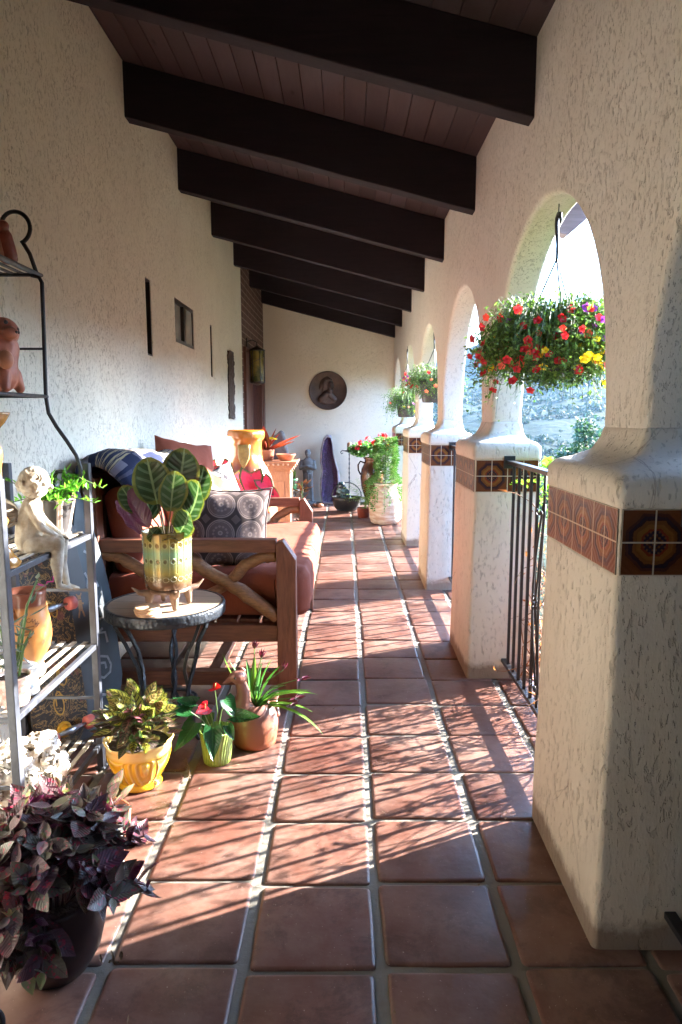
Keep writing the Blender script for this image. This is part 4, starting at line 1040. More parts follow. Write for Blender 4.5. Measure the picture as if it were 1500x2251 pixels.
def ribbon(loc, pts, w, h, mb):
    """painted stroke on a board: pts in (side, u*L) metres"""
    pts = [Vector((p[0], p[1])) for p in pts]; L_ = len(pts); A = []
    for i, p in enumerate(pts):
        t = (pts[min(i + 1, L_ - 1)] - pts[max(i - 1, 0)]).normalized(); q = Vector((-t.y, t.x)) * w / 2
        A.append(p + q); A.append(p - q)
    b = len(mb.v)
    for a in A: mb.v.append(tuple(loc(a.x, a.y, h)))
    for i in range(L_ - 1): mb.face((b + 2 * i, b + 2 * i + 1, b + 2 * i + 3, b + 2 * i + 2))
def prof_round(u): return min(1, (u / .14) ** .5 if u < .14 else 1, ((1 - u) / .22) ** .55 if u > .78 else 1)
def prof_point(u): return min(1, (u / .16) ** .6 if u < .16 else 1) * (1 if u < .45 else max(.03, 1 - ((u - .45) / .55) ** 1.7))
def prof_swallow(u): return .72 + .28 * math.sin(math.pi * min(1, u / .8)) if u < .9 else max(.2, .75 * ((1 - u) / .1) ** .5)
M_BD1 = NT('black board with gold scrolls'); k = M_BD1; u = k.uv(); q = k.map(u, (1.1, 4, 1)); f = k.noise(q, 3.2, 6, .7, 2.0)
c = k.mix(k.ramp(f, [(.49, 0), (.505, 1), (.52, 1), (.535, 0)]), (.018, .013, .012), (.38, .22, .07)); c = k.mix(k.ramp(k.noise(q, 2.0, 3, .6, 1.2), [(.60, 0), (.63, .6)]), c, (.22, .06, .05)); M_BD1 = k.fin(c, .35, .5)
M_BD2 = simple('matt charcoal board', (.05, .052, .06), (.035, .036, .042), 5, .5)
M_BD3 = simple('teal black chalky board', (.028, .045, .06), (.018, .028, .038), 6, .45)
M_CHALK = simple('chalky grey paint', (.38, .40, .42), (.22, .24, .27), 60, .8)
M_PINKW = simple('pink urethane', (.62, .17, .15), (.5, .12, .11), 9, .35)
M_YEL = simple('yellow cast metal', (.62, .33, .03), (.5, .25, .02), 12, .4, .2)
def truck(root, loc, u, side_v, up, n, parent_name='truck'):
    c = loc(0, u, .012)
    mb = MB(); mb.tube([loc(0, u, .0115), loc(0, u, .02)], .03, 12); mb.tube([c, c + n * .03, c + n * .05], [.020, .016, .012], 12); t = mb.build(parent_name, M_YEL, root, True)
    mb = MB(); mb.tube([c + n * .045 - side_v * .095, c + n * .045 + side_v * .095], .005, 8); mb.tube([c + n * .035 - side_v * .055, c + n * .044, c + n * .035 + side_v * .055], [.006, .014, .006], 8); mb.build('axle', M_GALV, t, True)
    for s in (-1, 1):
        mb = MB(); a = c + n * .045 + side_v * s * .066; b_ = c + n * .045 + side_v * s * .100
        mb.tube([a, a + side_v * s * .004, b_ - side_v * s * .004, b_], [.021, .026, .026, .021], 20); mb.tube([b_, b_ + side_v * s * .003], .008, 10); mb.build('wheel', M_PINKW, t, True)
r1, l1, L1, n1, s1, u1 = board('skateboard', 'black skateboard with gold scroll graphics and pink wheels, nearest of the three by the rack', (-1.055, 2.46, .012), (-1.165, 2.52, .86), .24, prof_round, M_BD1)
truck(r1, l1, .12, s1, u1, n1); truck(r1, l1, .66, s1, u1, n1)
mb = MB()
for (cx_, cz_, r_) in ((.03, .30, .028), (-.03, .44, .034), (.04, .55, .02), (0, .2, .03)): ribbon(lambda a, b_, h: l1(a, b_ / L1, h), [(cx_ + r_ * math.cos(t * .5) * (1 - t * .03), cz_ + r_ * math.sin(t * .5) * (1 + t * .04)) for t in range(20)], .006, .0125, mb)
mb.build('gold_scrolls', simple('gold paint', (.55, .32, .05), (.4, .2, .03), 30, .5), r1)
mb = MB(); ribbon(lambda a, b_, h: l1(a, b_ / L1, h), [(-.01, .66), (.02, .645), (.03, .66), (.055, .655), (.06, .675)], .006, .0125, mb); mb.build('magenta_mark', simple('magenta paint', (.65, .04, .25), None, 10, .5), r1)
r2, l2, L2, n2, s2, u2 = board('skateboard', 'plain charcoal skateboard with a small tan bear figure, between the other two', (-1.03, 2.60, .012), (-1.15, 2.70, .92), .22, prof_swallow, M_BD2)
mb = MB()   # tiny stick-like bear: generic
f2 = lambda a, b_, h: l2(a, b_ / L2, h)
for pts, w in (([(.052, .50), (.052, .545)], .020), ([(.052, .548), (.052, .565)], .016), ([(.034, .54), (.07, .528)], .007), ([(.045, .50), (.038, .475)], .008), ([(.06, .50), (.066, .475)], .008), ([(.044, .562), (.040, .572)], .006), ([(.06, .562), (.064, .572)], .006)): ribbon(f2, pts, w, .0122, mb)
mb.build('painted_figure', simple('tan paint', (.40, .20, .08), (.25, .12, .05), 40, .6), r2)
r3, l3, L3, n3, s3, u3 = board('longboard', 'dark teal longboard with chalky hand painted letters, leaning by the bench post', (-1.0, 2.77, .012), (-1.13, 2.885, .995), .20, prof_point, M_BD3)
r3['category'] = 'longboard'
mb = MB(); f3 = lambda a, b_, h: l3(a, b_ / L3, h)
G = [  # strokes of the painted characters, bottom of the board first
    [[(-.035, .20), (-.038, .25), (-.01, .275), (.025, .262), (.036, .225), (.028, .195), (.0, .18), (-.035, .20)], [(-.012, .245), (.012, .24), (.014, .215)]],
    [[(-.03, .40), (-.034, .335)], [(-.034, .335), (.0, .345), (.0, .37), (.03, .365), (.034, .32)], [(-.01, .39), (.0, .37), (.022, .385)]],
    [[(-.03, .50), (-.026, .455), (.002, .45), (.004, .485), (.028, .475), (.032, .43), (.012, .425)], [(-.026, .455), (-.034, .44)]],
    [[(-.03, .625), (-.032, .57)], [(-.02, .63), (.0, .575), (.012, .62), (.028, .56)], [(-.012, .60), (-.018, .56)], [(.004, .60), (-.002, .556)]],
    [[(-.012, .72), (.006, .705), (.016, .675), (.012, .65)]], [[(-.01, .80), (.004, .775)]], [[(-.03, .12), (.02, .10), (.03, .07)]]]
for g_ in G:
    mb = MB()
    for st_ in g_: ribbon(f3, [(a * 1.25, b_) for a, b_ in st_], .011, .0122, mb)
    mb.build('painted_letter', M_CHALK, r3)
# ------------------------------------------------------------------ bench
bench = thing('garden_bench', 'reddish timber bench with crossed peeled branches in its arms, along the house wall', 'bench', (-.67, 3.75, 0))
BL = Vector((-.67, 3.75, 0))
def B(x, y, z): return (x - BL.x, y - BL.y, z - BL.z)
def post(x0, x1, y0, y1, z1, cut, nm='front_post'):
    mb = MB(); V = [B(x0, y0, 0), B(x1, y0, 0), B(x1, y1, 0), B(x0, y1, 0), B(x0, y0, z1), B(x1, y0, z1 - cut), B(x1, y1, z1 - cut), B(x0, y1, z1)]
    xm = x0 + (x1 - x0) * .35
    V = [B(x0, y0, 0), B(x1, y0, 0), B(x1, y1, 0), B(x0, y1, 0), B(x0, y0, z1 - .012), B(xm, y0, z1), B(x1, y0, z1 - cut), B(x0, y1, z1 - .012), B(xm, y1, z1), B(x1, y1, z1 - cut)]
    mb.add(V, [(3, 2, 1, 0), (0, 1, 6, 5, 4), (1, 2, 9, 6), (2, 3, 7, 8, 9), (3, 0, 4, 7), (4, 5, 8, 7), (5, 6, 9, 8)])
    return mb.build(nm, M_BENCH, bench, bevel=.004)
for (y0, y1) in ((2.95, 3.03), (4.50, 4.575)):
    post(-.300, -.215, y0, y1, .745, .085); post(-1.155, -1.07, y0, y1, 1.035, .02, 'back_post')
    ym = (y0 + y1) / 2
    mb = MB(); mb.b2(B(-1.07, ym - .03, .690), B(-.300, ym + .03, .748)); mb.build('arm_rail', M_BENCHX, bench, bevel=.005)
    mb = MB(); mb.b2(B(-1.07, ym - .022, .285), B(-.300, ym + .022, .362)); mb.build('lower_rail', M_BENCHX, bench, bevel=.004)
    mb = MB(); mb.b2(B(-1.07, ym - .025, .085), B(-.300, ym + .025, .15)); mb.build('foot_rail', M_BENCHX, bench, bevel=.004)
    def br(pts, r): 
        rs = random.Random(int(abs(pts[0][0]) * 1000)); q = [];  R_ = []
        P_ = [Vector(p) for p in pts]
        for i in range(len(P_) - 1):
            for s in range(5): t = s / 5; q.append(P_[i].lerp(P_[i + 1], t) + Vector((0, rs.uniform(-.003, .003), rs.uniform(-.003, .003)))); R_.append(r * rs.uniform(.9, 1.12))
        q.append(P_[-1]); R_.append(r); m = MB(); m.tube(q, R_, 12); return m
    yb = ym - .005
    br([B(-.725, yb, .69), B(-.62, yb, .61), B(-.46, yb, .515), B(-.300, yb, .395)], .030).build('crossed_branch', M_DRIFT, bench, True)
    br([B(-.300, yb, .672), B(-.37, yb, .665), B(-.44, yb, .63), B(-.50, yb, .565)], .024).build('crossed_branch', M_DRIFT, bench, True)
    br([B(-1.07, yb, .685), B(-.98, yb, .66), B(-.88, yb, .60), B(-.82, yb, .53), B(-.72, yb, .38)], .026).build('crossed_branch', M_DRIFT, bench, True)
    br([B(-.52, yb + .02, .54), B(-.66, yb + .02, .46), B(-.80, yb + .02, .37)], .024).build('crossed_branch', M_DRIFT, bench, True)
M_BENCHY = wood('reddish timber long rails', (.20, .075, .042), (.10, .034, .022), 7, (12, 1.5, 12), .5, .5)
mb = MB(); mb.b2(B(-.275, 3.03, .27), B(-.235, 4.50, .37)); mb.build('front_rail', M_BENCHY, bench, bevel=.004)
mb = MB(); mb.b2(B(-1.13, 3.03, .93), B(-1.09, 4.50, 1.03)); mb.b2(B(-1.13, 3.03, .45), B(-1.09, 4.50, .52)); mb.b2(B(-1.13, 3.03, .27), B(-1.09, 4.50, .37))
for i in range(7): mb.b2(B(-1.12, 3.15 + i * .2, .52), B(-1.10, 3.21 + i * .2, .93))
mb.build('back_frame', M_BENCHY, bench, bevel=.003)
mb = MB(); mb.b2(B(-.62, 3.03, .10), B(-.57, 4.50, .145)); mb.build('stretcher', M_BENCHY, bench, bevel=.003)
mb = MB()
for i in range(8): mb.b2(B(-1.09 + i * .102, 3.03, .355), B(-1.0 + i * .102, 4.50, .372))
mb.build('seat_boards', M_BENCHY, bench)
# upholstery
def fabric(name, c1, c2, wr=0.0, sc=500, rough=.85):
    k = NT(name); o = k.obj(); w = k.noise(o, 5, 4); wv = k.math('MULTIPLY', k.math('SINE', k.math('MULTIPLY', k.sep(o)[0], sc)), k.math('SINE', k.math('MULTIPLY', k.sep(o)[1], sc)))
    h = k.math('ADD', k.math('MULTIPLY', k.noise(k.map(o, (1, 1, 1)), 9, 3, .5, 1.2), wr), k.math('MULTIPLY', wv, .03))
    m = k.fin(k.mix(w, c1, c2), rough, .2, 0, k.bump(h, .6, .01)); return m
M_CUSH = fabric('terracotta cloth', (.27, .078, .046), (.19, .052, .033), .8)
def cushion(name, size, mat, parent, loc, rot, puff=.5, seed=1, wr=.006, n=22, pipe=None, kind='pillow', wfreq=9, stretch=(1, 1, 1)):
    """soft cushion: local x = width, y = height, z = thickness"""
    mb = MB(); w, h, t = size; rs = Vector((seed * 1.3, seed * 2.7, 0)); V = []; top = {}; bot = {}
    def add(i, j, s):
        u = -1 + 2 * i / n; v = -1 + 2 * j / n
        if kind == 'pillow':
            pinch = 1 - .06 * (1 - v * v) * abs(u) ** 4; x = u * w / 2 * (1 - .13 * (1 - v * v) * (abs(u) ** 3)); y = v * h / 2 * (1 - .13 * (1 - u * u) * (abs(v) ** 3)) + .012 * noise.noise(Vector((u * 2.2, seed, v)))
            z = t / 2 * (max(0, 1 - abs(u) ** 2.6) * max(0, 1 - abs(v) ** 2.6)) ** puff
        else:
            e = .06; x = u * w / 2; y = v * h / 2; du = max(0, (abs(u) - (1 - t / w)) / (t / w)); dv = max(0, (abs(v) - (1 - t / h)) / (t / h)); dd = min(1, math.hypot(du, dv))
            z = t / 2 * (1 - dd ** 3) ** .4 * (1 + .04 * (1 - u * u) * (1 - v * v))
        q = Vector((x * stretch[0], y * stretch[1], 0)) + rs
        z = z * s
        wn = (noise.noise(Vector((q.x * wfreq, q.y * wfreq, s))) * 1.6 + .7 * noise.noise(Vector((q.x * wfreq * 3, q.y * wfreq * 1.2, s)))) * wr * (1 if abs(z) > 1e-4 else .3)
        return (x, y, z + s * wn)
    idx = {}
    for s in (1, -1):
        for i in range(n + 1):
            for j in range(n + 1):
                if (i in (0, n) or j in (0, n)) and s == -1: idx[(i, j, s)] = idx[(i, j, 1)]; continue
                idx[(i, j, s)] = len(mb.v); mb.v.append(add(i, j, s))
    for s in (1, -1):
        for i in range(n):
            for j in range(n):
                q = [idx[(i, j, s)], idx[(i + 1, j, s)], idx[(i + 1, j + 1, s)], idx[(i, j + 1, s)]]; uv = [(i / n, j / n), ((i + 1) / n, j / n), ((i + 1) / n, (j + 1) / n), (i / n, (j + 1) / n)]
                if s < 0: q = q[::-1]; uv = uv[::-1]
                mb.face(q, uv)
    o = mb.build(name, mat, parent, True, loc=loc, rot=rot, subsurf=1)
    if pipe:
        pm = MB(); ring = [idx[(i, 0, 1)] for i in range(n + 1)] + [idx[(n, j, 1)] for j in range(1, n + 1)] + [idx[(i, n, 1)] for i in range(n - 1, -1, -1)] + [idx[(0, j, 1)] for j in range(n - 1, 0, -1)]
        pm.tube([mb.v[r] for r in ring], .004, 6, closed=True); pm.build('piping', pipe, o, True)
    return o
# seat cushion: boxy with gathered front edge
mb = MB(); n1_, n2_ = 40, 14; rs = random.Random(4)
def seatpt(u, a):  # u along y 0..1, a = profile param
    prof = [(-1.06, .375), (-.30, .375), (-.19, .378), (-.165, .40), (-.158, .47), (-.165, .555), (-.185, .590), (-.24, .603), (-.40, .602), (-.75, .585), (-1.06, .575)]
    f = a * (len(prof) - 1); i = min(int(f), len(prof) - 2); t = f - i; x = prof[i][0] + (prof[i + 1][0] - prof[i][0]) * t; z = prof[i][1] + (prof[i + 1][1] - prof[i][1]) * t
    y = 3.035 + 1.46 * u
    fold = noise.noise(Vector((y * 13, 1.5, 0))) * .012 * math.exp(-((x + .19) / .10) ** 2); e = min(u, 1 - u)
    rr = max(0, 1 - e / .035); z = z - (z - .48) * .22 * rr ** 2; x = x - .0 - (.04 * rr ** 2 if x > -.3 else 0)
    zz = z + fold + .012 * noise.noise(Vector((x * 4, y * 3, 2))) * (1 if z > .5 else .2) - .02 * math.sin(math.pi * u) * (z > .5)
    return B(x + fold * .8, y, zz)
NA = 40
for i in range(61):
    for j in range(NA + 1): mb.v.append(seatpt(i / 60, j / NA))
for i in range(60):
    for j in range(NA): a = i * (NA + 1) + j; mb.face((a, a + NA + 1, a + NA + 2, a + 1))
mb.face([j for j in range(NA + 1)]); mb.face([60 * (NA + 1) + j for j in range(NA + 1)][::-1])
mb.build('seat_cushion', M_CUSH, bench, True)
cushion('back_cushion', (.72, .42, .15), M_CUSH, bench, B(-1.0, 3.42, .765), (R(82), 0, R(90)), .5, 3, .008, kind='box')
cushion('back_cushion', (.70, .44, .15), M_CUSH, bench, B(-1.0, 4.13, .775), (R(82), 0, R(90)), .5, 5, .008, kind='box')
# medallion pillow
def ringmat(name, ground, line, scale=2.6, vor=14, lw=.035):
    k = NT(name); u = k.map(k.uv(), (scale, scale, 1), loc=(.35, .25, 0)); s = k.sep(u)
    fx = k.math('SUBTRACT', k.math('FRACT', s[0]), .5); fy = k.math('SUBTRACT', k.math('FRACT', s[1]), .5)
    r = k.math('SQRT', k.math('ADD', k.math('MULTIPLY', fx, fx), k.math('MULTIPLY', fy, fy)))
    def ring(rad, w): return k.math('LESS_THAN', k.math('ABSOLUTE', k.math('SUBTRACT', r, rad)), w)
    out = k.math('GREATER_THAN', r, .485)
    dia = k.math('LESS_THAN', k.math('ADD', k.math('ABSOLUTE', k.math('SUBTRACT', k.math('ABSOLUTE', fx), .5)), k.math('ABSOLUTE', k.math('SUBTRACT', k.math('ABSOLUTE', fy), .5))), .17)
    ang = k.math('ARCTAN2', fy, fx); pet = k.math('SINE', k.math('MULTIPLY', ang, 12)); pat = k.math('GREATER_THAN', k.math('ADD', k.math('MULTIPLY', pet, .5), k.math('SINE', k.math('MULTIPLY', r, 34))), .55)
    pat = k.math('MULTIPLY', pat, k.math('LESS_THAN', r, .38)); ln = k.math('MAXIMUM', ring(.455, .014), k.math('MAXIMUM', ring(.40, .008), ring(.06, .02)))
    c = k.mix(k.math('MULTIPLY', pat, .55), ground, line); c = k.mix(out, c, tuple(x * .35 for x in ground)); c = k.mix(dia, c, tuple(x * .95 for x in ground)); c = k.mix(ln, c, line)
    c = k.mix(k.math('MULTIPLY', k.noise(k.obj(), 30, 4), .25), c, ground)
    return k.fin(c, .85, .2, 0, k.bump(k.noise(k.obj(), 12, 3), .4, .006))
M_MED = ringmat('grey brown medallion weave', (.105, .078, .078), (.25, .195, .18), 2.9)
p1_ = cushion('throw_pillow', (.40, .40, .14), M_MED, None, (-.545, 3.185, .762), (R(80), R(4), R(14)), .5, 2, .006, pipe=M_MED)
tag(p1_, 'grey brown throw pillow with round medallion pattern leaning on the near bench arm', 'throw pillow', 'throw pillows on the bench')
k = NT('white and brown brushed print'); q = k.map(k.uv(), (1.0, 1.6, 1), rot=(0, 0, R(-18)), loc=(0, .1, 0)); s = k.sep(q); f = k.noise(k.map(q, (6, 1.2, 1)), 2.2, 4, .6, .8)
band = k.math('LESS_THAN', k.math('ABSOLUTE', k.math('SUBTRACT', k.math('FRACT', k.math('MULTIPLY', s[0], 1.6)), .5)), .13)
c = k.mix(k.ramp(f, [(.52, 0), (.56, 1)]), (.55, .53, .50), (.08, .07, .08)); c = k.mix(band, c, (.26, .17, .12)); M_BRUSH = k.fin(c, .85, .2, 0, k.bump(k.noise(k.obj(), 14, 3), .4, .006))
o = cushion('throw_pillow', (.38, .38, .13), M_BRUSH, None, (-.80, 3.62, .765), (R(68), R(0), R(48)), .5, 6, .007); tag(o, 'white throw pillow with brushed dark streaks behind the medallion pillow', 'throw pillow', 'throw pillows on the bench')
o = cushion('throw_pillow', (.40, .40, .14), M_BRUSH, None, (-.76, 3.98, .795), (R(70), R(-14), R(38)), .5, 9, .007); tag(o, 'white and grey throw pillow with a brown band, one corner up, nearest the big urn', 'throw pillow', 'throw pillows on the bench')
o = cushion('throw_pillow', (.46, .44, .16), M_CUSH, None, (-.955, 4.18, .935), (R(72), R(10), R(52)), .5, 12, .008); tag(o, 'plain terracotta coloured pillow propped highest against the bench back', 'throw pillow', 'throw pillows on the bench')
# striped ikat blanket folded over the back
k = NT('blue ikat weave'); u = k.uv(); q = k.map(u, (22, 34, 1)); vq = k.n('ShaderNodeVectorMath', operation='FLOOR'); k.l(q, vq.inputs[0]); fq = k.n('ShaderNodeVectorMath', operation='MULTIPLY'); k.l(vq.outputs[0], fq.inputs[0]); fq.inputs[1].default_value = (1 / 22, 1 / 34, 1)
f = k.noise(fq.outputs[0], 9, 3, .55); sv_ = k.sep(u)[1]
c = k.mix(k.ramp(f, [(.50, 0), (.53, 1)]), (.012, .017, .045), (.12, .115, .15)); c2_ = k.mix(k.ramp(k.noise(k.map(u, (5, 60, 1)), 1.6, 2), [(.50, 0), (.53, 1)]), (.016, .023, .055), (.27, .23, .15))
c = k.mix(k.math('MULTIPLY', k.math('GREATER_THAN', sv_, .47), k.math('LESS_THAN', sv_, .62)), c, c2_)
M_IKAT = k.fin(c, .9, .15, 0, k.bump(k.noise(k.obj(), 22, 4), .5, .006))
mb = MB(); NU, NV = 50, 26
prof = [(-.925, .845), (-.905, .86), (-.90, .92), (-.905, .99), (-.935, 1.045), (-.985, 1.085), (-1.05, 1.10), (-1.11, 1.085), (-1.15, 1.05), (-1.165, .97), (-1.168, .88)]
for i in range(NU + 1):
    u = i / NU; y = 2.915 + u * 1.5
    for j in range(NV + 1):
        f = j / NV * (len(prof) - 1); a = min(int(f), len(prof) - 2); t = f - a; x = prof[a][0] * (1 - t) + prof[a + 1][0] * t; z = prof[a][1] * (1 - t) + prof[a + 1][1] * t
        sc_ = 1 - .25 * max(0, 1 - u / .05) ** 2; cx_, cz_ = -1.04, .97
        x = cx_ + (x - cx_) * sc_; z = cz_ + (z - cz_) * sc_
        d = .016 * noise.noise(Vector((y * 5, j * .16, 1))) + .007 * noise.noise(Vector((y * 15, j * .35, 4))); zz = z + d + (.028 * math.sin(y * 4.2 + .6) if z > 1 else 0) + (.03 * noise.noise(Vector((y * 3, 8, 8))) if j < 3 else 0)
        mb.v.append((max(x + d * .6, -1.185), y, zz))
for i in range(NU):
    for j in range(NV): a = i * (NV + 1) + j; mb.face((a, a + NV + 1, a + NV + 2, a + 1), [(i / NU, j / NV), ((i + 1) / NU, j / NV), ((i + 1) / NU, (j + 1) / NV), (i / NU, (j + 1) / NV)])
o = mb.build('folded_blanket', M_IKAT, None, True, solid=.022); tag(o, 'dark blue patterned blanket folded over the back of the bench', 'blanket')
mb = MB(); 
for j in range(4): mb.tube([(-.885, 2.93 + j * .004, 1.02 - j * .001), (-.885 + j * .002, 2.93, .99), (-.884, 2.928, .955)], .0018, 5)
mb.sphere((-.884, 2.928, 1.02), .008, seg=8, rings=6); mb.sphere((-.884, 2.926, .955), (.009, .009, .012), seg=8, rings=6)
tag(mb.build('blanket_tassel', simple('pinkish tassel thread', (.55, .35, .28), (.4, .22, .16), 30, .7), None, True), 'thin pinkish corded tassel hanging at the near end of the blue blanket', 'tassel')

# ------------------------------------------------------------------ side table
tb_ = thing('side_table', 'round wooden side table with a dark iron rim and twisted legs before the bench', 'table', (-.718, 2.69, 0))
k = NT('weathered table boards'); o_ = k.obj(); q = k.map(o_, (2, 11, 11), rot=(0, 0, R(12))); f = k.noise(q, 5, 6, .6, .5); ln = k.math('LESS_THAN', k.math('FRACT', k.math('MULTIPLY', k.sep(q)[1], .95)), .035)
c = k.mix(f, (.36, .29, .22), (.20, .14, .10)); c = k.mix(ln, c, (.05, .035, .025)); M_TTOP = k.fin(c, .5, .4, 0, k.bump(k.math('SUBTRACT', f, ln), .4, .003))
mb = MB(); mb.lathe([(0, .505), (.223, .505), (.226, .51), (.226, .538), (.221, .543), (0, .543)], seg=56); mb.build('table_top', M_TTOP, tb_, False)
k = NT('hammered dark rim'); o_ = k.obj(); M_RIM = k.fin(k.mix(k.noise(o_, 20, 3), (.04, .05, .065), (.02, .024, .03)), .35, .5, .4, k.bump(k.voro(o_, 70), .6, .004))
mb = MB(); mb.lathe([(.226, .500), (.233, .500), (.236, .505), (.236, .538), (.233, .544), (.222, .5445), (.222, .540)], seg=64); mb.build('iron_rim', M_RIM, tb_, True)
for i in range(3):
    a = R(-28 + 120 * i); d = Vector((math.cos(a), math.sin(a), 0)); w = Vector((-d.y, d.x, 0))
    for s in (-1, 1):
        mb = MB(); ctrl = [(.205, .50), (.200, .47), (.165, .40), (.125, .30), (.105, .20), (.10, .12), (.115, .05), (.15, .0)] if s > 0 else [(.185, .50), (.15, .44), (.115, .36), (.098, .28), (.10, .2), (.108, .12), (.13, .05), (.155, .0)]
        pts = []
        for q_ in range(len(ctrl) - 1):
            for t in range(5):
                f = t / 5; r_ = ctrl[q_][0] * (1 - f) + ctrl[q_ + 1][0] * f; z_ = ctrl[q_][1] * (1 - f) + ctrl[q_ + 1][1] * f; pts.append(d * r_ + w * (s * (.004 + .010 * math.sin(z_ * 26))) + Vector((0, 0, z_)))
        pts.append(d * ctrl[-1][0] + w * s * .004 + Vector((0, 0, 0))); mb.tube(pts, .0085, 4); mb.build('leg', M_RIM, tb_, False)
mb = MB(); mb.tube([(.108 * math.cos(t), .108 * math.sin(t), .135) for t in [i * 6.283 / 36 for i in range(36)]], .0075, 6, closed=True); mb.build('lower_ring', M_RIM, tb_, True)
# coasters
M_COAST = simple('pale wood slice', (.62, .42, .26), (.50, .30, .17), 16, .55, 0, .3, 50)
rs = random.Random(6)
for i in range(4):
    mb = MB(); mb.lathe([(0, 0), (.045, 0), (.047, .003), (.045, .0075), (.040, .008), (0, .008)], seg=32)
    o = mb.build('coaster', M_COAST, None, False, loc=(-.737 + rs.uniform(-.004, .004), 2.505 + rs.uniform(-.004, .004), .5452 + i * .0084))
    tag(o, ['lowest round wooden coaster of the stack on the side table', 'second coaster from the bottom of the stack on the side table', 'third coaster from the bottom of the stack on the side table', 'topmost round wooden coaster, its whole pale face visible'][i], 'coaster', 'coasters stacked on the side table')
# horn footed stand with the glazed pot
M_HORN = simple('dark carved horn wood', (.13, .075, .05), (.28, .19, .13), 14, .45, 0, .4, 60)
stn = thing('carved_pot_stand', 'low carved brown pot stand with curved horns, on the side table', 'pot stand', (-.688, 2.63, .5455))
mb = MB(); mb.lathe([(0, .062), (.075, .062), (.078, .068), (.075, .074), (0, .074)], seg=24)
mb.build('ring_plate', M_HORN, stn, True)
for i in range(4):
    a = R(-60 + 90 * i); d = Vector((math.cos(a), math.sin(a), 0)); mb = MB()
    capsule(mb, d * .072 + Vector((0, 0, .058)), .019, d * .078 + Vector((0, 0, .030)), .015); capsule(mb, d * .078 + Vector((0, 0, .03)), .013, d * .080 + Vector((0, 0, .009)), .0115)
    capsule(mb, d * .075 + Vector((0, 0, .06)), .016, d * .112 + Vector((0, 0, .066)), .011); capsule(mb, d * .112 + Vector((0, 0, .066)), .010, d * .140 + Vector((0, 0, .090)), .004)
    organic('leg', mb, M_HORN, stn, .004, 3)
cp = thing('calathea_pot', 'tall green and gold glazed pot with big round striped leaves, on the carved stand', 'potted plant', (-.688, 2.63, .621))
k = NT('green gold relief glaze'); o_ = k.obj(); z_ = k.sep(o_)[2]; u = k.sep(k.uv())
t_ = k.math('DIVIDE', z_, .22); nn = k.math('MULTIPLY_ADD', k.noise(o_, 18, 4), .16, -.08); tt = k.math('ADD', t_, nn)
c = k.ramp(tt, [(0, (.10, .055, .03)), (.14, (.16, .09, .045)), (.24, (.17, .14, .05)), (.34, (.36, .30, .08)), (.52, (.26, .36, .16)), (.66, (.24, .40, .22)), (.82, (.42, .38, .10)), (.97, (.34, .24, .07))])
au = k.math('FRACT', k.math('MULTIPLY', u[0], 20)); ax = k.math('SUBTRACT', au, .5)
def ring_at(zc__, hz_, r0=.34):
    dz = k.math('DIVIDE', k.math('SUBTRACT', z_, zc__), hz_); return k.math('SQRT', k.math('ADD', k.math('MULTIPLY', ax, ax), k.math('MULTIPLY', dz, dz)))
e1 = ring_at(.178, .032); e2 = ring_at(.117, .030); e3 = ring_at(.048, .024)
def rl(e, r=.36, w=.05): return k.ramp(k.math('ABSOLUTE', k.math('SUBTRACT', e, r)), [(w * .6, 1), (w, 0)])
lines = k.math('MAXIMUM', rl(e1), k.math('MAXIMUM', rl(e2), rl(e3, .38, .07))); hol = k.math('MAXIMUM', k.ramp(e1, [(.22, 1), (.28, 0)]), k.ramp(e2, [(.2, 1), (.26, 0)]))
flut = k.math('MULTIPLY', k.ramp(k.math('ABSOLUTE', ax), [(.40, 0), (.47, 1)]), k.math('GREATER_THAN', z_, .07))
c = k.mix(k.math('MULTIPLY', hol, .75), c, (.09, .045, .02)); c = k.mix(k.math('MULTIPLY', lines, .5), c, (.48, .42, .24)); c = k.mix(k.math('MULTIPLY', flut, .35), c, (.12, .09, .03))
M_CAL = k.fin(c, .25, .6, .25, k.bump(k.math('SUBTRACT', lines, k.math('ADD', hol, flut)), .6, .003), .4)
pot('pot', [(0, .002), (.080, .002), (.088, .008), (.0905, .03), (.0915, .10), (.094, .21), (.0965, .218), (.0965, .224), (.093, .226), (.089, .221), (.087, .18)], M_CAL, cp, .188, .089, 48)
M_CALLEAF = leafmat('dark calathea leaf', (.022, .058, .020), margin=(.13, .15, .03), nstripe=5, stripe_c=(.085, .15, .085), under=(.085, .02, .055), vein=(.20, .30, .16), tonec=(.03, .085, .028), rough=.3)
mb = MB(); st = MB(); rs = random.Random(17)
spec = [ # tip direction offset (x right, y away, z), length, width, colour, curl, facing
    ((-.035, -.03, .235), .165, .125, .1, .35, (.25, -1, .25)), ((.055, .02, .265), .165, .125, .3, .45, (.1, -1, .15)), ((.035, -.045, .200), .150, .095, .95, .3, (.45, -1, .1)),
    ((.115, -.01, .155), .155, .115, .2, .7, (-.55, -1, .25)), ((.085, -.05, .085), .14, .09, .6, .7, (.2, -1, .5)), ((-.125, .0, .165), .11, .075, .7, .8, (.3, -1, .3)), ((-.095, -.04, .125), .16, .08, .2, .5, (.2, .9, .3)),
    ((-.15, .02, .075), .16, .06, .2, .6, (.1, .9, .5)), ((-.05, .07, .22), .14, .11, .2, .5, (0, -1, .3)), ((.06, .09, .20), .15, .11, .2, .6, (.2, -1, .4)), ((.11, .05, .21), .14, .11, .4, .6, (-.2, -1, .2)), ((-.03, -.08, .05), .09, .055, .2, .6, (0, -1, .6)), ((.03, -.07, .03), .08, .05, .2, .6, (.4, -1, .5)), ((-.09, .09, .13), .13, .09, .2, .6, (.1, -.6, .8))]
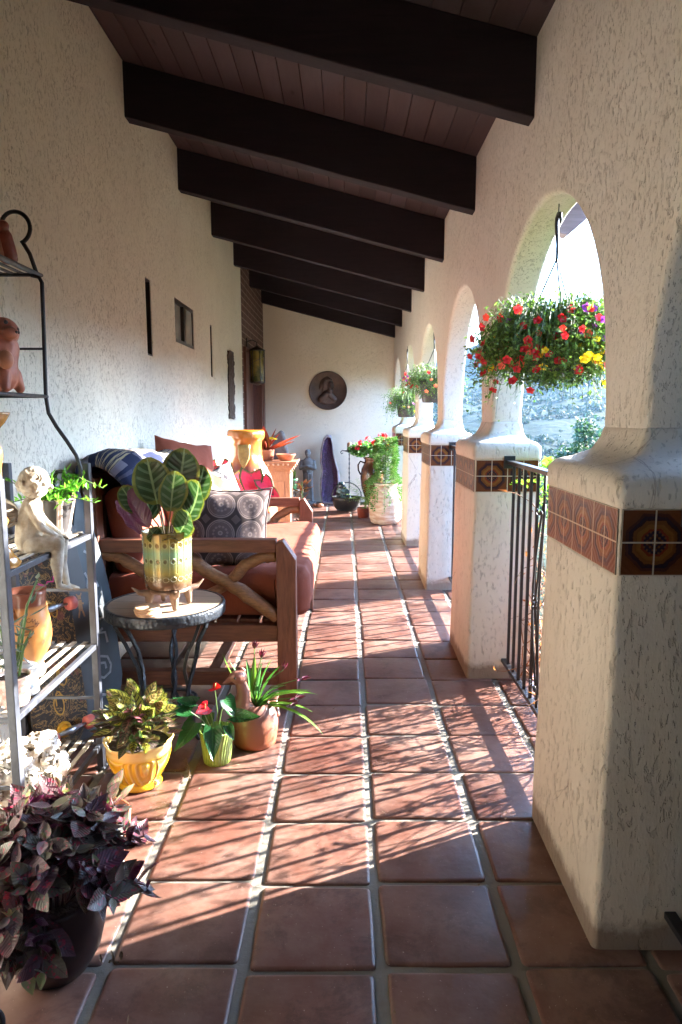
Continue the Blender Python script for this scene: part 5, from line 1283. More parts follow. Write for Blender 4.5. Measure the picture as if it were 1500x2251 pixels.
for (e, L_, W_, col, cu, nr_) in spec:
    L_ *= 1.16; W_ *= 1.16; e = Vector(e) * .95; s0 = Vector((e.x * .12, e.y * .12, .18)); tip = s0 + e; d = Vector((e.x * .9, e.y * .9, max(.05, e.z * .8 + .03))).normalized(); base = tip - d * L_ * .40
    st.tube([s0, s0 * .4 + base * .6 + Vector((0, 0, .012)), base], [.0035, .003, .0025], 6)
    mb.leaf(base, d, nr_, L_, W_, cu, .16, 12, 'round', col=col, ripple=.022)
st.build('stems', simple('purple green stem', (.10, .04, .05), (.08, .10, .04), 20, .5), cp, True); mb.build('leaves', M_CALLEAF, cp, True)

# ------------------------------------------------------------------ floor pots by the table
yp = thing('yellow_flower_pot', 'yellow embossed ceramic pot with bushy striped prayer plant on the floor', 'potted plant', (-.720, 2.28, 0))
k = NT('yellow embossed glaze'); o_ = k.obj(); u = k.map(k.uv(), (7, 2.2, 1)); vv = k.voro(u, 1.0, 'F1'); sw = k.math('SINE', k.math('MULTIPLY', vv, 26)); zz = k.sep(o_)[2]; msk = k.math('MULTIPLY', k.math('GREATER_THAN', zz, .028), k.math('LESS_THAN', zz, .128))
sw = k.math('MULTIPLY', sw, msk); c = k.mix(k.ramp(k.noise(o_, 6, 4), [(.4, 0), (.7, 1)]), (.74, .47, .018), (.62, .37, .015)); c = k.mix(k.math('MULTIPLY', k.ramp(sw, [(.2, 0), (.9, 1)]), .35), c, (.85, .72, .25)); c = k.mix(k.ramp(zz, [(.128, 0), (.14, .5)]), c, (.75, .66, .36))
M_YPOT = k.fin(c, .22, .6, 0, k.bump(sw, .8, .004), .5)
YPR = [(0, .003), (.066, .003), (.075, .006), (.077, .014), (.072, .024), (.070, .03), (.085, .05), (.101, .085), (.110, .118), (.1085, .128), (.111, .132), (.1085, .142), (.114, .160), (.1165, .168), (.1145, .173), (.108, .168), (.101, .13)]
pot('pot', YPR, M_YPOT, yp, .150, .103, 48, fn=lambda r, z, a: r + (.0035 * math.sin(a * 8) * max(0, (z - .145) / .02) if z > .145 else 0))
M_PRAY = leafmat('striped prayer plant leaf', (.46, .50, .10), nstripe=5, stripe_c=(.045, .055, .025), under=(.12, .04, .05), vein=(.10, .09, .03), tonec=(.34, .20, .14), margin=(.10, .16, .04), rough=.3, transl=.2)
M_PRAYD = leafmat('dark prayer plant leaf', (.16, .06, .07), nstripe=5, stripe_c=(.03, .035, .02), under=(.08, .02, .035), vein=(.30, .14, .12), tonec=(.10, .13, .05), margin=(.05, .10, .03), rough=.35, transl=.1)
mb = MB(); md_ = MB(); st = MB(); rs = random.Random(23)
for i in range(150):
    a = rs.uniform(0, 6.283); el = rs.uniform(.0, 1.3); rad = rs.uniform(.10, .135) * (1.0 if el < .8 else .9); s0 = Vector((math.cos(a) * .02, math.sin(a) * .02, .15))
    hgt_ = rs.uniform(.0, .05) + math.sin(el) * .13; q = Vector((math.cos(a) * rad * math.cos(el * .75), math.sin(a) * rad * math.cos(el * .75), .155 + hgt_))
    hi = hgt_ > .12; d = Vector((math.cos(a) * .7, math.sin(a) * .7, rs.uniform(.2, .9) if hi else rs.uniform(-.45, .15))).normalized(); L_ = rs.uniform(.05, .078); q -= d * L_ * .4
    if i % 2: st.tube([s0, (s0 + q) / 2 + Vector((0, 0, .01)), q], .0015, 4)
    (mb if (hi or rs.random() < .25) else md_).leaf(q, d, (math.cos(a) * .3, -1.0, .45) if hi else (0, -.15, 1), L_, L_ * .58, rs.uniform(.2, .9), .22, 5, 'ovate')
for (x, y, z, l_, nx) in ((-.075, -.06, .275, .085, .3), (-.045, -.02, .32, .06, .2), (.055, -.04, .285, .10, -.2), (.09, -.0, .29, .09, .2), (.02, -.01, .28, .09, .1), (-.02, .03, .30, .09, .8), (.065, -.07, .235, .08, -.1), (.0, -.09, .20, .07, .2), (.07, -.10, .19, .07, .1), (-.005, -.05, .25, .08, -.5)):
    d = Vector((x * 2.5, y, .12)).normalized(); q = Vector((x, y, z)) - d * l_ * .6; st.tube([(0, 0, .15), q * .6 + Vector((0, 0, .05)), q], .0018, 4); mb.leaf(q, d, (nx, -1, .5), l_, l_ * .62, .5, .25, 7, 'ovate', col=rs.uniform(0, .35))
st.build('stems', M_STEM, yp); mb.build('bright_leaves', M_PRAY, yp, True); md_.build('dark_leaves', M_PRAYD, yp, True)

gp = thing('green_flower_pot', 'light green rippled pot with a red flowering anthurium, between the yellow and clay pots', 'potted plant', (-.478, 2.435, 0))
k = NT('green rippled glaze'); u = k.sep(k.uv()); o_ = k.obj(); ph = k.math('ADD', k.math('MULTIPLY', u[0], 200), k.math('MULTIPLY', k.math('SINE', k.math('MULTIPLY', u[1], 6.5)), 7)); rp = k.math('SINE', ph)
c = k.mix(k.ramp(rp, [(.2, 0), (.8, 1)]), (.20, .32, .05), (.34, .46, .12)); M_GPOT = k.fin(c, .3, .5, 0, k.bump(rp, .5, .003), .3)
pot('pot', [(0, .002), (.046, .002), (.050, .006), (.053, .03), (.058, .08), (.063, .122), (.0655, .126), (.065, .130), (.061, .131), (.057, .125), (.055, .10)], M_GPOT, gp, .112, .057, 40)
mb = MB(); st = MB(); red = MB(); spd = MB()
for (tip, nr_, L_, W_) in (((-.115, -.02, .20), (-.2, -.5, 1), .10, .062), ((-.065, -.06, .15), (-.3, -1, .2), .12, .066), ((.0, -.07, .135), (.3, -1, .3), .115, .07), ((.035, .0, .215), (.2, -.6, .9), .07, .062), ((.10, -.03, .185), (.2, -.6, .8), .12, .062), ((-.10, .02, .22), (0, -.4, 1), .09, .055), ((.02, .05, .18), (.2, -.3, 1), .09, .06), ((-.03, .03, .15), (0, -1, .5), .08, .05), ((.05, -.05, .135), (.2, -.8, .5), .06, .04)):
    tip = Vector(tip); s0 = Vector((tip.x * .12, tip.y * .15, .11)); d = Vector((tip.x, tip.y, -.01)).normalized() if abs(tip.x) > .08 else (tip - s0 + Vector((tip.x, 0, -.24))).normalized(); base = tip - d * L_ * .25 if abs(tip.x) > .08 else tip + Vector((0, 0, .03))
    st.tube([s0, (s0 + base) / 2 + Vector((0, 0, .015)), base], .0018, 5); mb.leaf(base, d, nr_, L_, W_, .6, .18, 7, 'heart')
for (c_, L_, nr_, sd) in (((.0, -.01, .292), .048, (.2, -.6, .8), (.8, -.5, .1)), ((-.035, -.03, .222), .055, (.4, -.8, .5), (-.75, -.6, -.25))):
    c_ = Vector(c_); st.tube([(c_.x * .2, 0, .11), (c_.x * .6 + .006, c_.y * .5, .2), c_], .0019, 5); red.leaf(c_ - Vector(sd) * .012, sd, nr_, L_, L_ * .92, .3, .12, 7, 'heart'); spd.tube([c_, c_ + Vector((.004, -.006, .02))], [.003, .0018], 6)
st.build('stems', M_STEM, gp); mb.build('leaves', M_DEEPG, gp, True); red.build('flowers', leafmat('glossy red spathe', (.62, .01, .018), tonec=(.55, .01, .02), rough=.15, transl=.15), gp, True); spd.build('flower_spikes', simple('yellow flower spike', (.6, .35, .12), None, 10, .6), gp, True)

# bird shaped clay jug with strap leaved lily
jb = thing('clay_bird_planter', 'brown clay planter shaped like a round necked bird, with long strap leaves and dark blooms', 'potted plant', (-.357, 2.585, 0))
k = NT('burnished brown clay'); o_ = k.obj(); z_ = k.sep(o_)[2]; c = k.mix(k.ramp(k.math('ADD', z_, k.math('MULTIPLY', k.noise(o_, 18, 4), .06)), [(.045, 0), (.16, 1)]), (.34, .105, .045), (.26, .115, .085)); M_JUG = k.fin(c, .38, .5, 0, k.bump(k.noise(o_, 50, 4), .25, .003), .2)
mb = MB(); n = 40
prof = [(0, .002), (.075, .002), (.084, .008), (.088, .03), (.093, .07), (.095, .10), (.090, .13), (.078, .155), (.064, .168), (.055, .172)]
mb.lathe(prof, seg=n); mb.lathe([(.055, .172), (.050, .17), (.046, .15), (.0, .14)], seg=n)
jo = mb.build('body', M_JUG, jb, True)
mb = MB(); capsule(mb, (-.030, -.025, .11), .062, (-.040, -.035, .175), .036); capsule(mb, (-.040, -.035, .175), .034, (-.034, -.038, .225), .026); capsule(mb, (-.034, -.038, .225), .025, (-.046, -.045, .272), .022)
mb.sphere((-.052, -.050, .292), (.036, .030, .027), (0, R(12), R(25))); capsule(mb, (-.078, -.063, .290), .013, (-.104, -.078, .276), .005); capsule(mb, (-.03, -.042, .315), .008, (-.04, -.045, .325), .006)
capsule(mb, (.045, .02, .14), .03, (.085, .035, .185), .012)
organic('neck_and_head', mb, M_JUG, jb, .004, 4)
mb = MB(); mb.sphere((-.060, -.079, .297), .0045, seg=8, rings=6); mb.build('eye', M_SOIL, jb, True)
mb = MB(); capsule(mb, (.088, .0, .12), .015, (.08, .03, .168), .008); capsule(mb, (-.086, -.0, .06), .016, (-.092, .015, .10), .012); organic('wing_knobs', mb, M_JUG, jb, .004, 3)
MB().disc((0, 0, .150), .045, 20).build('soil', M_SOIL, jb)
mb = MB(); st = MB(); fl_ = MB(); rs = random.Random(31)
M_STRAP = leafmat('strap leaf', (.035, .13, .035), tonec=(.14, .30, .04), rough=.3, transl=.2, vein=(.05, .18, .05), midw=.06)
M_DARKB = leafmat('dark maroon bloom', (.05, .008, .02), tonec=(.16, .015, .05), rough=.35, transl=.1)
def strap(tip, curl, L_, W_=.02, col=None):
    tip = Vector(tip); h0 = math.hypot(tip.x, tip.y); d = Vector((tip.x / max(h0, .01), tip.y / max(h0, .01), 0)); base = Vector((d.x * .012, d.y * .012, .15)); v = (tip - base)
    # aim above the tip by half the curl
    ax = d.cross(Vector((0, 0, 1))); dd = Matrix.Rotation(curl * .5, 3, ax) @ v.normalized(); n_ = Matrix.Rotation(R(90), 3, ax) @ dd
    if n_.z < 0: n_ = -n_
    side = dd.cross(n_); mb.leaf(base, dd, n_, L_ * v.length, W_, -curl if (Matrix.Rotation(.1, 3, side) @ dd).z > dd.z and False else curl * (1 if (Matrix.Rotation(.1, 3, side) @ dd).z < dd.z else -1), .25, 10, 'strap', col=col)
for (tp, cu, W_) in (((-.09, 0, .33), .2, .022), ((-.11, -.03, .36), -.25, .018), ((-.03, .03, .32), .2, .026), ((.0, -.02, .34), .25, .028), ((.035, -.02, .33), .2, .026), ((.065, .02, .33), .5, .02), ((.12, .0, .24), .9, .022), ((.16, -.04, .235), 1.0, .024), ((.19, .02, .20), 1.0, .022), ((.21, -.06, .245), .7, .022), ((.27, -.10, .10), 1.1, .022), ((.22, -.05, .16), .8, .022), ((-.05, -.03, .27), .2, .02), ((.02, .05, .27), .4, .02), ((.09, .05, .29), .6, .022), ((.13, .07, .19), .9, .02), ((-.02, -.04, .25), .3, .022), ((.06, -.05, .22), .7, .02), ((-.06, .06, .26), .5, .02), ((.24, -.03, .22), .9, .018)):
    strap(tp, cu, 1.08, W_, col=rs.choice([.1, .2, .3, .8, .95]) if tp[0] < .2 else .9)
for (p_, n_) in (((.005, .0, .385), 5), ((.03, .01, .345), 5), ((.17, -.03, .20), 6), ((.115, .0, .30), 4), ((.19, -.05, .285), 5), ((.15, -.05, .18), 5)):
    p_ = Vector(p_); st.tube([(0, 0, .15), Vector((p_.x * .35, p_.y * .4, .15 + (p_.z - .15) * .65)), p_], .0022, 5)
    for i in range(n_):
        a = i * 6.283 / n_; fl_.leaf(p_, (math.cos(a) * .6 + .3, math.sin(a) * .6 - .2, .55 if p_.z > .3 else -.2), (0, 0, 1), .042, .015, .8, .3, 5, 'lance', col=.95 if (p_.z > .28 and p_.x > .15) else None)
    fl_.build('bloom', M_DARKB, jb, True); fl_ = MB()
st.build('flower_stems', M_STEM, jb); mb.build('strap_leaves', M_STRAP, jb, True)
# fallen dry seed head
mb = MB(); pts = [(-.60, 2.44, .006), (-.585, 2.40, .03), (-.565, 2.35, .018), (-.55, 2.30, .006)]; mb.tube(pts, .0018, 5); rs = random.Random(12)
for i in range(16): q = Vector(pts[1]).lerp(Vector(pts[3]), i / 15); mb.leaf(q, (rs.uniform(-1, 1), -1, rs.uniform(-.1, .8)), (0, 0, 1), .02, .006, .6, .3, 3)
tag(mb.build('dry_seed_stalk', simple('withered straw', (.28, .20, .14), (.16, .11, .08), 30, .8)), 'withered seed stalk lying on the tiles beside the yellow pot', 'plant debris')

# ------------------------------------------------------------------ big purple plant in front
fp = thing('purple_polka_plant', 'large dark glossy pot overflowing with purple red spotted leaves, nearest the viewer', 'potted plant', (-.675, 1.46, 0))
M_DPOT = simple('dark plum glaze', (.018, .008, .008), (.03, .012, .01), 8, .4, 0, 0, 10)
pot('pot', [(0, .002), (.070, .002), (.082, .012), (.108, .06), (.122, .12), (.125, .17), (.122, .21), (.126, .22), (.121, .225), (.113, .215)], M_DPOT, fp, .205, .115, 40)
M_HYP = leafmat('purple spotted leaf', (.085, .030, .052), tonec=(.075, .075, .055), under=(.09, .012, .05), vein=(.05, .02, .03), rough=.32, transl=.12, spots=((.26, .018, .045), 75, .58))
M_HYPL = leafmat('pale green purple young leaf', (.13, .16, .07), tonec=(.20, .12, .14), rough=.4, transl=.2, spots=((.35, .10, .14), 80, .58))
mb = MB(); yg = MB(); st = MB(); rs = random.Random(41)
for i in range(80):
    a = rs.uniform(0, 6.283); el = rs.uniform(-.55, 1.45); rad = rs.uniform(.17, .235); cz = .26
    tip = Vector((math.cos(a) * math.cos(el) * rad * 1.02, math.sin(a) * math.cos(el) * rad * .95, cz + math.sin(el) * rad * .92 + (0 if el > 0 else -.02)))
    s0 = Vector((math.cos(a) * .05, math.sin(a) * .05, .2)); mid = (s0 + tip) / 2 + Vector((0, 0, .05)); st.tube([s0, mid, tip], [.003, .0025, .0018], 5)
    od = (tip - Vector((0, 0, .2))).normalized()
    for w in range(5):
        q = mid.lerp(tip, w / 4.0); rot = rs.uniform(0, 6.283); L_ = rs.uniform(.055, .092) * (.6 if w == 4 else 1)
        for s in (0, math.pi):
            ax = od.orthogonal().normalized(); ax = Matrix.Rotation(rot + s, 3, od) @ ax; d = (ax + od * .25 + Vector((0, 0, -.25))).normalized()
            (yg if (w == 4 and rs.random() < .5) else mb).leaf(q, d, od + Vector((rs.gauss(0, .2), rs.gauss(0, .2), .4)), L_, L_ * rs.uniform(.55, .72), rs.uniform(.3, 1.3), .16, 6, 'ovate', twist=rs.uniform(-.5, .5))
    if rs.random() < .5:
        for s in range(5): yg.leaf(tip, (rs.gauss(0, .5) + od.x, rs.gauss(0, .5) + od.y, .6 + od.z), (0, 0, 1), rs.uniform(.015, .03), .011, .3, .3, 3)
st.build('stems', simple('purple stem', (.12, .05, .06), None, 10, .5), fp); mb.build('spotted_leaves', M_HYP, fp, True); yg.build('young_leaves', M_HYPL, fp, True)
fp.scale = (.93, .93, .90)
# small terracotta pot behind it
tp_ = thing('small_terracotta_pot', 'small terracotta pot with pale pink veined leaves behind the big purple plant', 'potted plant', (-.715, 1.86, 0))
pot('pot', [(0, .002), (.06, .002), (.065, .01), (.078, .10), (.086, .102), (.09, .108), (.092, .14), (.088, .145), (.082, .14), (.078, .12)], M_TERRA, tp_, .125, .08, 36)
M_PINKV = leafmat('pink grey veined leaf', (.30, .22, .22), tonec=(.20, .18, .15), nstripe=4, stripe_c=(.42, .16, .20), under=(.2, .08, .1), margin=(.10, .12, .07), rough=.4, transl=.2)
mb = MB(); st = MB(); yl = MB()
for i in range(15):
    a = rs.uniform(0, 6.283); r_ = rs.uniform(.02, .08); q = Vector((math.cos(a) * r_, math.sin(a) * r_, rs.uniform(.14, .20))); st.tube([(0, 0, .12), q], .002, 5); mb.leaf(q, (math.cos(a), math.sin(a), .3), (0, -.2, 1), rs.uniform(.05, .075), .045, .8, .2, 5)
yl.leaf((.02, -.075, .15), (.5, -.8, -.3), (0, -.3, 1), .045, .03, .3, .2, 5); yl.leaf((-.06, -.05, .155), (-.6, -.6, .2), (0, -.3, 1), .04, .025, .3, .2, 5)
st.build('stems', M_STEM, tp_); mb.build('leaves', M_PINKV, tp_, True); yl.build('yellowed_leaves', simple('yellowing leaf', (.55, .50, .04), (.35, .38, .05), 20, .5, transl=.3), tp_, True)
# iron scroll foot at the lower left
mb = MB(); cur = []
for a in range(34):
    th = -1.7 + a / 33 * 4.8; rr = .040 * (1 - .28 * a / 33); cur.append((-.735 + rr * math.cos(th) * .8, 1.262 + rr * math.cos(th) * .2, .0465 + rr * math.sin(th)))
mb.tube([(-.86, 1.24, .0055), (-.78, 1.255, .006)] + cur, .0055, 10)
tag(mb.build('iron_scroll_stand', M_IRON, None, True), 'curled end of a black iron stand just below the big purple plant', 'plant stand')

# fallen leaves and crumbs on the tiles
rs = random.Random(55); mb = MB()
for i in range(46):
    x = rs.uniform(-.9, .58); y = rs.choice([rs.uniform(1.3, 3.2), rs.uniform(2, 8)])
    if x < -.2 and y > 2.9: continue
    a = rs.uniform(0, 6.283); mb.leaf((x, y, .004), (math.cos(a), math.sin(a), .08), (0, 0, 1), rs.uniform(.008, .022), rs.uniform(.004, .009), .3, .3, 3)
for i in range(9): a = rs.uniform(0, 6.283); mb.leaf((-.545 + rs.gauss(0, .014), 1.47 + rs.gauss(0, .008), .004), (math.cos(a), math.sin(a), .4), (0, 0, 1), rs.uniform(.014, .024), .008, 1.0, .3, 3)
tag(mb.build('leaf_litter', simple('fallen leaf crumb', (.14, .08, .045), (.28, .2, .12), 60, .85)), 'tiny dry leaves and crumbs scattered over the floor tiles', 'litter', kind='stuff')
# ------------------------------------------------------------------ hanging flower baskets
M_PET = leafmat('petunia leaf', (.07, .17, .04), tonec=(.20, .34, .08), rough=.5, transl=.25)
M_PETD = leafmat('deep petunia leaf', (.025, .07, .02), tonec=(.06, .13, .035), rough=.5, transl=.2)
FLC = {'red_flowers': leafmat('red petal', (.55, .008, .02), tonec=(.70, .03, .05), rough=.5, transl=.25), 'yellow_flowers': leafmat('yellow petal', (.85, .62, .02), tonec=(.9, .72, .05), rough=.5, transl=.25),
       'purple_flowers': leafmat('violet petal', (.28, .05, .50), tonec=(.42, .10, .60), rough=.5, transl=.25), 'coral_flowers': leafmat('coral petal', (.85, .12, .08), tonec=(.9, .25, .2), rough=.5, transl=.3)}
M_PLAST = simple('dark plastic pot', (.05, .05, .06), (.03, .03, .038), 8, .5)
def flower(mb, c, nrm, r):
    c = Vector(c); n = Vector(nrm).normalized(); u = n.orthogonal().normalized(); v = n.cross(u); b = len(mb.v)
    mb.v.append(tuple(c - n * r * .9)); m = 15
    for i in range(m):
        a = 6.283 * i / m; rr = r * (1 - .22 * (i % 3 == 0)); mb.v.append(tuple(c + (u * math.cos(a) + v * math.sin(a)) * rr * .35 - n * r * .12))
    for i in range(m):
        a = 6.283 * i / m; rr = r * (1 - .22 * (i % 3 == 0)); mb.v.append(tuple(c + (u * math.cos(a) + v * math.sin(a)) * rr + n * r * .08 * math.sin(i * 1.3)))
    col = random.random()
    for i in range(m):
        j = (i + 1) % m; mb.face((b, b + 1 + i, b + 1 + j), None, 0, col); mb.face((b + 1 + i, b + 1 + m + i, b + 1 + m + j, b + 1 + j), None, 0, col)
def basket(label, y, zt, seed, nleaf, rad, fl, drop=.16, potz=None, zc0=1.53, x=.79, lobes=None, pot_r=.125):
    """hung from the arch crown at (x, y, zt)"""
    t = thing('hanging_basket', label, 'hanging basket', (x, y, zc0), 0, 'flower baskets hanging in the arches'); rs = random.Random(seed); random.seed(seed)
    H = zt - zc0; mb = MB()
    hk = [(0, 0, H), (0, 0, H - .03), (.004, -.018, H - .05), (0, -.03, H - .075), (0, -.018, H - .10), (0, 0, H - .11)]
    mb.tube([(0, 0, H + .005), (0, 0, H - .02), (.0, .012, H - .032), (0, .012, H - .045), (0, 0, H - .05)], .0022, 6)
    pts = [(0, -.022, H - .072), (0, -.03, H - .055), (0, -.022, H - .036), (0, 0, H - .030), (0, .016, H - .042), (0, .018, H - .065), (0, .008, H - .10), (0, 0, H - .14), (0, 0, H - .20)]
    mb.tube(pts, [.003, .006, .008, .008, .008, .008, .0075, .006, .005], 8); mb.build('hook', M_IRON, t, True)
    for i in range(3):
        a = 2.1 * i + .5; MB().tube([(0, 0, H - .19), (math.cos(a) * pot_r, math.sin(a) * pot_r, .06)], .0038, 6).build('wire', M_IRON, t)
    pb = MB(); pz = potz or -.13; pb.lathe([(0, pz), (pot_r * .72, pz), (pot_r * .78, pz + .01), (pot_r * .98, .045), (pot_r * 1.03, .05), (pot_r * 1.03, .065), (pot_r * .96, .065), (pot_r * .94, .04), (0, .035)], seg=30); pb.build('pot', M_PLAST, t, True)
    lv = MB(); dk = MB(); st = MB(); ends = []
    for i in range(nleaf // 9):
        a = rs.uniform(0, 6.283); s0 = Vector((math.cos(a) * pot_r * .7 * rs.random(), math.sin(a) * pot_r * .7 * rs.random(), .055)); L_ = rs.uniform(.55, 1.05) * rad; up_ = rs.uniform(-.25, 1.1)
        e = Vector((math.cos(a) * L_, math.sin(a) * L_, 0)); p1 = s0 + e * .45 + Vector((0, 0, .05 + .10 * up_)); p2 = Vector((e.x, e.y, .03 + .10 * up_ - rs.uniform(.0, drop) * (L_ / rad) ** 2)); 
        if rs.random() < .22: p3 = p2 + Vector((math.cos(a) * .01, math.sin(a) * .01, -rs.uniform(.04, drop)))
        else: p3 = p2 + Vector((math.cos(a) * .03, math.sin(a) * .03, rs.uniform(-.03, .04)))
        st.tube([s0, p1, p2, p3], [.0014, .0012, .001, .0008], 3, cap=False); ends.append((p3, (p3 - p1).normalized())); ends.append((p2, Vector((math.cos(a), math.sin(a), .6))))
        for j in range(9):
            t_ = (j + rs.random()) / 9 * 3; q = s0.lerp(p1, t_) if t_ < 1 else (p1.lerp(p2, t_ - 1) if t_ < 2 else p2.lerp(p3, t_ - 2)); q = q + Vector((rs.gauss(0, .011), rs.gauss(0, .011), rs.gauss(0, .011)))
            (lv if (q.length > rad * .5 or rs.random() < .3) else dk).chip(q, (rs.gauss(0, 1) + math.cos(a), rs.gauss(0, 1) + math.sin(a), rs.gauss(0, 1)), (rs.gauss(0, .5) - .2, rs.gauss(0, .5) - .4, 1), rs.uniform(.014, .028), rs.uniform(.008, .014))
    # inner mass round the pot
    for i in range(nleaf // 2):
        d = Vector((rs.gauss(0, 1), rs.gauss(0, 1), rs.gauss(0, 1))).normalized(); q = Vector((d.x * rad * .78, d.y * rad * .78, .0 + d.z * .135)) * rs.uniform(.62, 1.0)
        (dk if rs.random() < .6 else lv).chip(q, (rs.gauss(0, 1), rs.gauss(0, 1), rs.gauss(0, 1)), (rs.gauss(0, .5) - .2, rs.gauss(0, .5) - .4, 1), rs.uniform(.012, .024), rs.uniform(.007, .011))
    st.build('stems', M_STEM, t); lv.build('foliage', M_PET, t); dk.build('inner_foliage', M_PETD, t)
    for nm, cnt in fl:
        m = MB(); flower(m, (0, 0, 0), (0, 0, 1), .0155); proto = m.build(nm[:-1], FLC[nm], t, True)
        for i in range(cnt):
            e, d = ends[rs.randrange(len(ends))]
            for q_ in range(14):
                if e.x * .3 + e.y > .0 or (nm[0] == 'y' and (e.z > .02 or e.x < -.12)) or (nm[0] == 'p' and e.z < .05) or noise.noise(Vector((e.x * 9, e.z * 9, seed + len(nm)))) < -.05: e, d = ends[rs.randrange(len(ends))]
            d = Vector((d.x - .3, d.y - .6, d.z + .2)); o = proto if i == 0 else proto.copy()
            if i: COL.objects.link(o)
            o.location = e + d.normalized() * .010 + Vector((0, 0, .006)); o.rotation_euler = d.to_track_quat('Z', 'Y').to_euler(); o.scale = (rs.uniform(.8, 1.15),) * 3
    return t
basket('large full hanging basket with red, yellow and violet flowers in the nearest arch', 2.685, 2.052, 3, 10500, .285, [('red_flowers', 78), ('yellow_flowers', 34), ('purple_flowers', 10), ('coral_flowers', 22)], zc0=1.515, potz=-.07)
basket('hanging basket with red blooms and visible dark pot in the third arch', 6.185, 2.052, 8, 3600, .26, [('red_flowers', 26), ('purple_flowers', 8), ('coral_flowers', 8)], zc0=1.53, x=.78, drop=.12)
basket('smaller dark green hanging basket farthest away near the end wall', 7.935, 2.052, 12, 2600, .25, [('yellow_flowers', 4), ('coral_flowers', 3)], zc0=1.40, x=.70, drop=.16)

# ------------------------------------------------------------------ big glazed urn with mouth, and plants around it
k = NT('orange and plum glaze urn'); o_ = k.obj(); z_ = k.sep(o_)[2]; w = k.math('MULTIPLY_ADD', k.noise(o_, 6, 4), .3, -.15); zz = k.math('ADD', z_, w)
c = k.ramp(k.math('DIVIDE', zz, 1.2), [(.0, (.50, .22, .04)), (.28, (.62, .36, .08)), (.40, (.60, .50, .28)), (.52, (.45, .28, .20)), (.60, (.20, .07, .06)), (.76, (.26, .09, .06)), (.82, (.50, .16, .03)), (1, (.58, .20, .03))])
M_URN = k.fin(c, .18, .6, 0, k.bump(k.noise(o_, 9, 3), .15, .01), .6)
ur = thing('glazed_urn', 'very large glossy orange and plum glazed urn painted with red flowers, just past the bench', 'urn', (-.735, 5.15, 0))
UP = [(.12, 0), (.14, .01), (.165, .1), (.205, .3), (.225, .48), (.225, .62), (.212, .74), (.185, .84), (.15, .91), (.125, .95), (.117, 1.0), (.115, 1.06), (.118, 1.10), (.132, 1.115), (.138, 1.13), (.138, 1.165), (.130, 1.18), (.12, 1.178), (.108, 1.15), (.104, 1.0), (.12, .9)]
mb = MB(); mb.lathe(UP, seg=56); mb.build('body', M_URN, ur, True)
# firewood-like slab leaning in its mouth is drawn as a tan painted panel on the neck
def ur_r(z):
    for (a, b_), (c_, d_) in zip(UP[:16], UP[1:17]):
        if b_ <= z <= d_: return a + (c_ - a) * (z - b_) / max(1e-6, d_ - b_)
    return .2
def on_urn(mb, a, z, ln, wd, ang, off=.003):
    V = []
    for i in range(7):
        t = i / 6; w_ = wd * math.sin(math.pi * min(.97, t + .06)) ** .7
        for s in (-1, 0, 1):
            u = (t * ln) * math.cos(ang) - s * w_ * math.sin(ang) / 2; v = (t * ln) * math.sin(ang) + s * w_ * math.cos(ang) / 2; zz_ = z + v; r_ = ur_r(zz_); aa = a + u / r_; V.append(((r_ + off) * math.cos(aa), (r_ + off) * math.sin(aa), zz_))
    F = []
    for i in range(6):
        for s in (0, 1): F.append((i * 3 + s, i * 3 + s + 1, i * 3 + s + 4, i * 3 + s + 3))
    mb.add(V, F)
mb = MB(); gl = MB(); wh = MB()
for (a, z) in ((-72, .73), (-55, .70), (-80, .63), (-62, .55), (-45, .62)):
    for i in range(5): on_urn(mb, R(a), z, .055, .03, i * 1.257 + .3)
for (a, z, an) in ((-60, .8, 2.0), (-50, .78, .9), (-85, .70, 3.0), (-40, .66, .2), (-70, .50, -1.2), (-52, .52, -.6)): on_urn(gl, R(a), z, .08, .03, an, .0025)
for (a, z, an) in ((-56, .80, 1.7), (-44, .72, .5), (-50, .84, 1.2), (-66, .66, 4.5)): on_urn(wh, R(a), z, .10, .026, an, .0028)
mb.build('painted_flowers', simple('painted red enamel', (.62, .05, .02), (.5, .10, .02), 20, .25), ur, True); gl.build('painted_leaves', simple('painted olive enamel', (.16, .18, .05), None, 10, .3), ur, True); wh.build('painted_highlights', simple('painted cream enamel', (.75, .66, .55), None, 10, .3), ur, True)
mb = MB(); mb.add([(.119 * math.cos(R(a)), .119 * math.sin(R(a)) , z) for a, z in ((-112, 1.07), (-66, 1.07), (-70, .985), (-88, .90), (-106, .985))], [(0, 1, 2, 3, 4)][::1])
V = []; F = []
for i in range(9):
    for j in range(6):
        z = 1.075 - .17 * j / 5; wdt = 1 if j < 3 else 1 - (j - 2.6) / 2.6; a = R(-90 + (i - 4) * 5.4 * wdt); r_ = ur_r(z) + .005; V.append((r_ * math.cos(a), r_ * math.sin(a), z))
for i in range(8):
    for j in range(5): a = i * 6 + j; F.append((a, a + 6, a + 7, a + 1))
mb = MB(); mb.add(V, F); mb.build('tan_panel', simple('crackled tan glaze', (.50, .33, .10), (.34, .20, .06), 26, .3, 0, .5, 40), ur, True, solid=.004)

